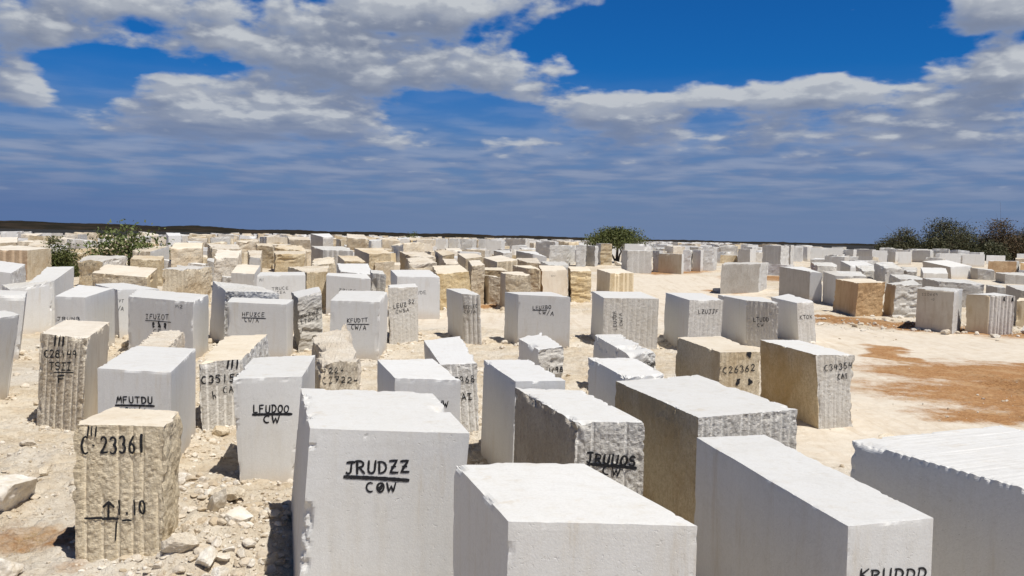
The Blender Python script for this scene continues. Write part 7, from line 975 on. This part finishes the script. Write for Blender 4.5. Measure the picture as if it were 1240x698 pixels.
me = mesh_np('distant_stone_blocks', np.concatenate(Vs), np.concatenate(Fs), [stone_mat(*k) for k in keys], np.concatenate(Ms), False, {'groove': np.concatenate(Gs)})
tag(link('distant_stone_blocks', me), 'mass of tiny pale stone blocks filling the farthest part of the yard', 'distant stone blocks', kind='stuff')

# ------------------------------------------------------------ rocks and rubble
def ico(sub):
    t = (1 + 5 ** .5) / 2
    v = [(-1, t, 0), (1, t, 0), (-1, -t, 0), (1, -t, 0), (0, -1, t), (0, 1, t), (0, -1, -t), (0, 1, -t), (t, 0, -1), (t, 0, 1), (-t, 0, -1), (-t, 0, 1)]
    f = [(0, 11, 5), (0, 5, 1), (0, 1, 7), (0, 7, 10), (0, 10, 11), (1, 5, 9), (5, 11, 4), (11, 10, 2), (10, 7, 6), (7, 1, 8), (3, 9, 4), (3, 4, 2), (3, 2, 6), (3, 6, 8), (3, 8, 9), (4, 9, 5), (2, 4, 11), (6, 2, 10), (8, 6, 7), (9, 8, 1)]
    v = [np.array(p) / np.linalg.norm(p) for p in v]
    for _ in range(sub):
        mid = {}; nf = []
        def mp_(a, b):
            k = (min(a, b), max(a, b))
            if k not in mid: p = v[a] + v[b]; v.append(p / np.linalg.norm(p)); mid[k] = len(v) - 1
            return mid[k]
        for a, b, c in f:
            x, y, z = mp_(a, b), mp_(b, c), mp_(c, a); nf += [(a, x, z), (b, y, x), (c, z, y), (x, y, z)]
        f = nf
    return np.array(v), np.array(f)

def rock_shape(sub, seed, cuts=7):
    V, F = ico(sub); rs = np.random.RandomState(seed)
    for _ in range(cuts):
        n = rs.normal(size=3); n /= np.linalg.norm(n); d = rs.uniform(.45, .8)
        s_ = V @ n; m = s_ > d
        V[m] -= np.outer(s_[m] - d, n)
    V = V + (V / (np.linalg.norm(V, axis=1)[:, None] + 1e-6)) * (.05 * vn(V[:, 0] * 3, V[:, 1] * 3, V[:, 2] * 3, seed) + .035 * vn(V[:, 0] * 9, V[:, 1] * 9, V[:, 2] * 9, seed + 1))[:, None]
    return V, F

rs = np.random.RandomState(4)
feet = [(np.array(r[2])[:, :2]) for r in BLOCKS]
def inside(x, y):
    m = np.zeros(len(x), bool)
    for q in feet:
        if abs(q[:, 0].mean()) > 40 or q[:, 1].mean() > 70: continue
        k = np.ones(len(x), bool)
        for i in range(4):
            a, b = q[i], q[(i + 1) % 4]
            k &= ((b[0] - a[0]) * (y - a[1]) - (b[1] - a[1]) * (x - a[0])) > 0
        m |= k
    return m
px, py, ps = [], [], []
def scatter(n, x0, x1, y0, y1, s0, s1, clump=0):
    x = rs.uniform(x0, x1, n); y = rs.uniform(y0, y1, n)
    keep = vn(x * .9, y * .9, 0, 33) + .6 * rs.uniform(-1, 1, n) > clump
    sz = s0 * (s1 / s0) ** (rs.uniform(0, 1, n) ** 2.6)
    px.extend(x[keep]); py.extend(y[keep]); ps.extend(sz[keep])
scatter(5200, -9, 1.5, 9.2, 20, .010, .075, .0)
scatter(2600, -5.5, -2, 9.5, 14, .012, .10, -.1)
scatter(1800, -5, 9, 14, 27, .014, .08, .25)
scatter(1600, -16, 0, 20, 34, .02, .13, .1)
scatter(1500, 8, 17, 20, 24, .012, .06, .0)
scatter(1000, 2, 20, 19, 40, .015, .07, .55)
scatter(1500, 14, 27, 36, 47, .03, .15, .0)
scatter(2500, -9, 2, 9.2, 20, .02, .05, -.2)
scatter(900, -8, 12, 30, 60, .025, .10, .3)
for q in feet:                                   # crumbs gathered round the feet of the nearer blocks
    c = q.mean(0)
    if c[1] > 62: continue
    for i in range(4):
        a, b = q[i], q[(i + 1) % 4]; L = math.dist(a, b); k = int(L * (16 if c[1] < 25 else 5))
        t = rs.uniform(0, 1, k); nn = np.array([(b - a)[1], -(b - a)[0]]) / L
        p = a + (b - a) * t[:, None] + nn * (.03 + np.abs(rs.normal(0, .16, k)))[:, None]
        px.extend(p[:, 0]); py.extend(p[:, 1]); ps.extend((.018 if c[1] < 25 else .035) * 5 ** (rs.uniform(0, 1, k) ** 2.5))
px, py, ps = np.array(px), np.array(py), np.array(ps)
ok = ~inside(px, py); px, py, ps = px[ok], py[ok], ps[ok]
pz, so_, tr_ = ground_h(px, py)
ok = (rs.uniform(0, 1, len(px)) > tr_ * .9); px, py, ps, pz = px[ok], py[ok], ps[ok], pz[ok]
shapes = [rock_shape(1, 50 + i) for i in range(10)]
Vs, Fs, off = [], [], 0
for x, y, z, s_ in zip(px, py, pz, ps):
    V, F = shapes[rs.randint(10)]
    a = rs.uniform(0, 6.28); ca, sa = math.cos(a), math.sin(a)
    sc_ = s_ * np.array([rs.uniform(.7, 1.4), rs.uniform(.7, 1.3), rs.uniform(.5, .95)])
    W = V * sc_; W = np.stack([W[:, 0] * ca - W[:, 1] * sa, W[:, 0] * sa + W[:, 1] * ca, W[:, 2]], 1) + [x, y, z + s_ * .22]
    Vs.append(W); Fs.append(F + off); off += len(V)
def pale_rock():
    m, t, b = new_mat('pale_broken_stone'); g_ = N(t, 'ShaderNodeTexCoord')
    t.links.new(MIX(t, MR(t, NOISE(t, g_.outputs['Object'], 5, 6, .65), .35, .7), (.78, .74, .66, 1), (.62, .54, .42, 1)), b.inputs['Base Color'])
    p_ = N(t, 'ShaderNodeBump'); p_.inputs['Distance'].default_value = .015; p_.inputs['Strength'].default_value = .7
    t.links.new(NOISE(t, g_.outputs['Object'], 22, 6, .7), p_.inputs['Height']); t.links.new(p_.outputs[0], b.inputs['Normal'])
    return m
PALE = pale_rock()
rmat, rn, rb = new_mat('rubble_stone')
rg = N(rn, 'ShaderNodeNewGeometry')
rc = MIX(rn, rg.outputs['Random Per Island'], (.76, .71, .62, 1), (.54, .44, .31, 1))
rc = MIX(rn, MR(rn, NOISE(rn, rg.outputs['Position'], 14, 5, .7), .45, .7, 0, .6), rc, (.40, .31, .20, 1))
rn.links.new(rc, rb.inputs['Base Color'])
rbp = N(rn, 'ShaderNodeBump'); rbp.inputs['Distance'].default_value = .02; rbp.inputs['Strength'].default_value = .7
rn.links.new(NOISE(rn, rg.outputs['Position'], 30, 5, .7), rbp.inputs['Height']); rn.links.new(rbp.outputs[0], rb.inputs['Normal'])
me = mesh_np('rubble', np.concatenate(Vs), np.concatenate(Fs), [rmat])
tag(link('rubble', me), 'small broken limestone rubble strewn over the sandy ground', 'rubble', kind='stuff')

# larger loose rocks: x, y, size, (sx,sy,sz), yaw, tilt, tone, label
ROCKS = [(-6.78, 12.3, .46, (1.05, 1, .9), .4, 0, 'w', 'large white boulder at the left edge beside the tan block marked C-23361'),
 (-5.55, 9.7, .36, (1.2, .9, .8), 1.1, .3, 'w', 'jagged white rock in the bottom left corner of the photo'),
 (-3.80, 11.95, .27, (.42, .4, 1.3), .5, .45, 'w', 'long pale slab-like rock leaning in the rubble right of the C-23361 block'),
 (-3.72, 10.35, .19, (1.1, .9, .8), .2, 0, 'c', 'cream rock lying against the foot of the C-23361 block on its right'),
 (-3.35, 10.15, .17, (1.2, .8, .8), 1.9, 0, 'w', 'small angular pale rock in front of the rubble heap'),
 (-4.05, 9.72, .15, (1.3, .8, .7), .7, 0, 'c', 'small brownish rock just below the C-23361 block'),
 (-3.30, 11.15, .20, (1.1, .9, .7), 2.3, .2, 'w', 'pale rock on top of the rubble heap beside the C-23361 block'),
 (-3.95, 12.7, .26, (1.2, .8, .6), 2.9, .1, 'c', 'flat cream rock behind the leaning pale slab'),
 (-5.5, 17.35, .17, (1.2, .9, .8), .3, 0, 'c', 'rounded rock at the foot of the grey C35150 block'),
 (-6.15, 17.4, .11, (1.2, .9, .8), 1.3, 0, 'c', 'small stone left of the rounded rock by the C35150 block'),
 (-3.15, 9.95, .12, (1.1, .8, .9), 1.3, .4, 'w', 'little pale wedge of stone at the bottom left of the JRUDZZ block'),
 (-2.7, 10.4, .11, (1.2, .9, .8), .9, .1, 'c', 'little cream stone in the shade beside the JRUDZZ block'),
 (7.6, 18.2, .2, (1.4, .8, .45), .2, .2, 'c', 'curved flat stone lying at the foot of the C34354 block'),
 (22.7, 40.4, .42, (1.5, .7, .7), .5, .3, 'g', 'grey slab fragment leaning at the foot of the second block from the right edge'),
 (23.3, 39.4, .28, (1.2, 1, .8), 1.5, 0, 'w', 'pale rock in the rubble line at the right edge of the photo'),
 (19.0, 40.3, .22, (1.2, 1, .8), 1.1, 0, 'c', 'cream stone on the track verge below the olive tan block'),
 (20.6, 39.2, .2, (1.3, 1, .8), 2.1, 0, 'w', 'pale stone on the verge between the olive tan and grooved pale blocks'),
 (13.8, 61.5, .38, (1.3, .9, .7), .3, 0, 'w', 'pale broken rock at the left foot of the drip-streaked grey block'),
 (14.2, 54.5, .35, (1.4, 1, .6), .9, 0, 'c', 'low heap stone left of the brown stone block'),
 (10.2, 88.5, .5, (1.5, .8, .6), .6, .3, 'w', 'white rock under the acacia tree'),
 (-8.2, 15.6, .16, (1.2, .8, .6), .6, .1, 'c', 'flat stone on the sand between the left edge and the C28149 block'),
 (-6.9, 13.6, .14, (1.3, .8, .6), 1.6, .1, 'c', 'stone on the trampled sand above the large white boulder')]
for i, (x, y, s_, sc_, yaw, tilt, tn, lab) in enumerate(ROCKS):
    V, F = rock_shape(4, 300 + i, 11)
    V = V * np.array(sc_) * s_
    z = float(ground_h(np.array([x]), np.array([y]))[0][0])
    o = link('rock', mesh_np('rock', V, F, [PALE if tn == 'w' else stone_mat(tn, True)]), None, (x, y, z + s_ * sc_[2] * .38))
    o.rotation_euler = (tilt, tilt * .6, yaw)
    tag(o, lab, 'rock', 'loose rocks lying on the ground')

# dry grass by the left boulder
grm, grn, grb = new_mat('dry_grass'); grb.inputs['Base Color'].default_value = (.42, .29, .11, 1)
Vg, Fgr = [], []
for i in range(4500):
    r = rs.normal(0, 1, 2); x = -5.95 + r[0] * .42; y = 11.4 + r[1] * .27
    z = float(gz(x, y)) + .02; hh = rs.uniform(.008, .04); a = rs.uniform(0, 6.28); w = .005
    dx, dy = math.cos(a), math.sin(a); lx, ly = rs.normal(0, .03, 2)
    k = len(Vg); Vg += [(x - dx * w, y - dy * w, z - .03), (x + dx * w, y + dy * w, z - .03), (x + lx, y + ly, z + hh)]; Fgr.append((k, k + 1, k + 2))
tag(link('dry_grass', mesh_np('dry_grass', np.array(Vg), np.array(Fgr), [grm])), 'patch of short straw coloured grass by the white boulder at left', 'dry grass', kind='stuff')

# ------------------------------------------------------------ trees and bushes
def leaf_mat(name, a, b):
    m, t, bs = new_mat(name); g_ = N(t, 'ShaderNodeNewGeometry')
    t.links.new(MIX(t, g_.outputs['Random Per Island'], rgb(a), rgb(b)), bs.inputs['Base Color']); bs.inputs['Roughness'].default_value = .6
    return m
bark = leaf_mat('bark', (.16, .12, .09), (.10, .075, .055))
def tube(pts, r0, r1, V, F, n=6):
    m = len(pts)
    for i, p in enumerate(pts):
        p = np.array(p); q = np.array(pts[min(i + 1, m - 1)]) - np.array(pts[max(i - 1, 0)]); q = q / (np.linalg.norm(q) + 1e-6)
        a = np.cross(q, [0, 0, 1.0]) if abs(q[2]) < .9 else np.cross(q, [1.0, 0, 0]); a /= np.linalg.norm(a); b = np.cross(q, a)
        r = r0 + (r1 - r0) * i / (m - 1)
        for k in range(n):
            t = 2 * math.pi * k / n; V.append(p + (a * math.cos(t) + b * math.sin(t)) * r)
    st = len(V) - m * n
    for i in range(m - 1):
        for k in range(n):
            F.append((st + i * n + k, st + i * n + (k + 1) % n, st + (i + 1) * n + (k + 1) % n, st + (i + 1) * n + k))

def plant(name, x, y, h, w, label, cat, seed, mat, nst=5, nclump=26, per=90, leaf=.12, flat=.35, low=.3, umb=False, group=None, twigs=0, th=.12):
    r = random.Random(seed); e = bpy.data.objects.new(name, None); C.objects.link(e); e.location = (x, y, float(gz(x, y)))
    tag(e, label, cat, group)
    TV, TF, LV, LF = [], [], [], []
    clumps = []
    for i in range(nclump):
        a = r.uniform(0, 6.28); rr = math.sqrt(r.random()) * w / 2 * .92
        zt = 1 - (rr / (w / 2)) ** 2 * (.38 if umb else .75)
        zz = h * (r.uniform(max(low, zt - .28), zt) if umb else r.uniform(low, max(low + .05, zt)))
        clumps.append(np.array([rr * math.cos(a), rr * math.sin(a), zz]))
    for i in range(nst):
        a = r.uniform(0, 6.28); tgt = clumps[i % nclump]
        b0 = np.array([math.cos(a) * .12, math.sin(a) * .12, -.2]); md = tgt * .45 + np.array([0, 0, h * .12]) + np.array([r.gauss(0, .12), r.gauss(0, .12), 0])
        tube([b0, md * .5 + np.array([0, 0, .1]), md, tgt], th, th * .25, TV, TF)
        for j in range(3 + twigs):
            c = clumps[r.randrange(nclump)]
            tube([md * r.uniform(.7, 1), (md + c) / 2 + np.array([0, 0, .1 * h * r.random()]), c], th * .35, .012, TV, TF, 4)
    for c in clumps:
        cr = w * r.uniform(.09, .17)
        for k in range(twigs):
            q = c + np.array([r.gauss(0, cr * 1.2), r.gauss(0, cr * 1.2), r.gauss(cr * .5, cr * .8)]); tube([c, (c + q) / 2 + np.array([r.gauss(0, .05), 0, 0]), q], .025, .008, TV, TF, 3)
        for k in range(int(per * r.uniform(.5, 1.3))):
            g3 = [max(-1.7, min(1.7, r.gauss(0, 1))) for _ in range(3)]
            p = c + np.array([g3[0] * cr, g3[1] * cr, g3[2] * cr * (flat if umb else .7)])
            n = np.array([r.gauss(0, 1), r.gauss(0, 1), r.gauss(.6, 1)]); n /= np.linalg.norm(n) + 1e-6
            a = np.cross(n, [r.gauss(0, 1), r.gauss(0, 1), r.gauss(0, 1)]); a /= np.linalg.norm(a) + 1e-6; b = np.cross(n, a)
            s_ = leaf * r.uniform(.6, 1.3); k0 = len(LV)
            LV += [p - a * s_, p + b * s_ * .5, p + a * s_, p - b * s_ * .5]; LF.append((k0, k0 + 1, k0 + 2, k0 + 3))
    link('trunk', mesh_np('trunk', np.array(TV), np.array(TF), [bark], None, True), e)
    link('crown', mesh_np('crown', np.array(LV), np.array(LF), [mat]), e)
    return e

green = leaf_mat('leaf_green', (.075, .105, .03), (.15, .17, .055)); olive = leaf_mat('leaf_olive', (.07, .09, .025), (.13, .135, .04))
dark = leaf_mat('leaf_dark', (.05, .06, .028), (.11, .10, .05)); rust = leaf_mat('leaf_rust', (.06, .055, .025), (.12, .07, .035))
plant('shrub', -27.6, 66.5, 3.45, 5.0, 'tall leafy green shrub rising above the blocks on the left skyline', 'shrub', 3, green, 9, 36, 60, .15, .5, .35)
plant('bush', -31.6, 63.5, 2.55, 3.0, 'low olive green bush behind the layered dark tan block at left', 'bush', 5, olive, 6, 40, 220, .08, .7, .1)
plant('acacia_tree', 10.8, 96, 3.55, 5.3, 'flat-topped green acacia tree on the skyline right of centre', 'tree', 6, olive, 5, 60, 220, .10, .3, .45, True, th=.13)
plant('bush', -19.6, 175, 2.9, 3.2, 'small dark green bush on the skyline near the photo centre left', 'bush', 8, green, 3, 14, 60, .16, .7, .2)
TR = [(66.0, 158, 4.9, 6.5, 'leftmost of the dark trees on the right skyline', dark), (75.2, 160, 7.0, 8.2, 'tallest dark twiggy tree on the right skyline', dark),
      (84.5, 160, 6.3, 8.5, 'rusty brown tinged tree near the right edge of the skyline', rust), (92.5, 163, 6.6, 8, 'dark tree cut by the right edge of the photo', dark)]
for i, (x, y, h, w, lab, mt) in enumerate(TR):
    plant('dry_tree', x, y, h, w, lab, 'tree', 20 + i, mt, 7, 80, 230, .15, .6, .10, False, 'dark dry trees beyond the right end of the yard', 6, .14)
for i, (x, y, h, w, lab) in enumerate([(71, 156, 3.2, 5.0, 'low dark bush between the leftmost and the tallest dark trees'), (80, 156, 3.3, 6.0, 'low dark bush between the tallest and the rusty trees'),
                                   (88, 157, 3.4, 6.0, 'low dark bush between the rusty tree and the right edge')]):
    plant('bush', x, y, h, w, lab, 'bush', 40 + i, dark, 4, 34, 240, .17, .7, .05, False, 'low bushes under the dark trees')
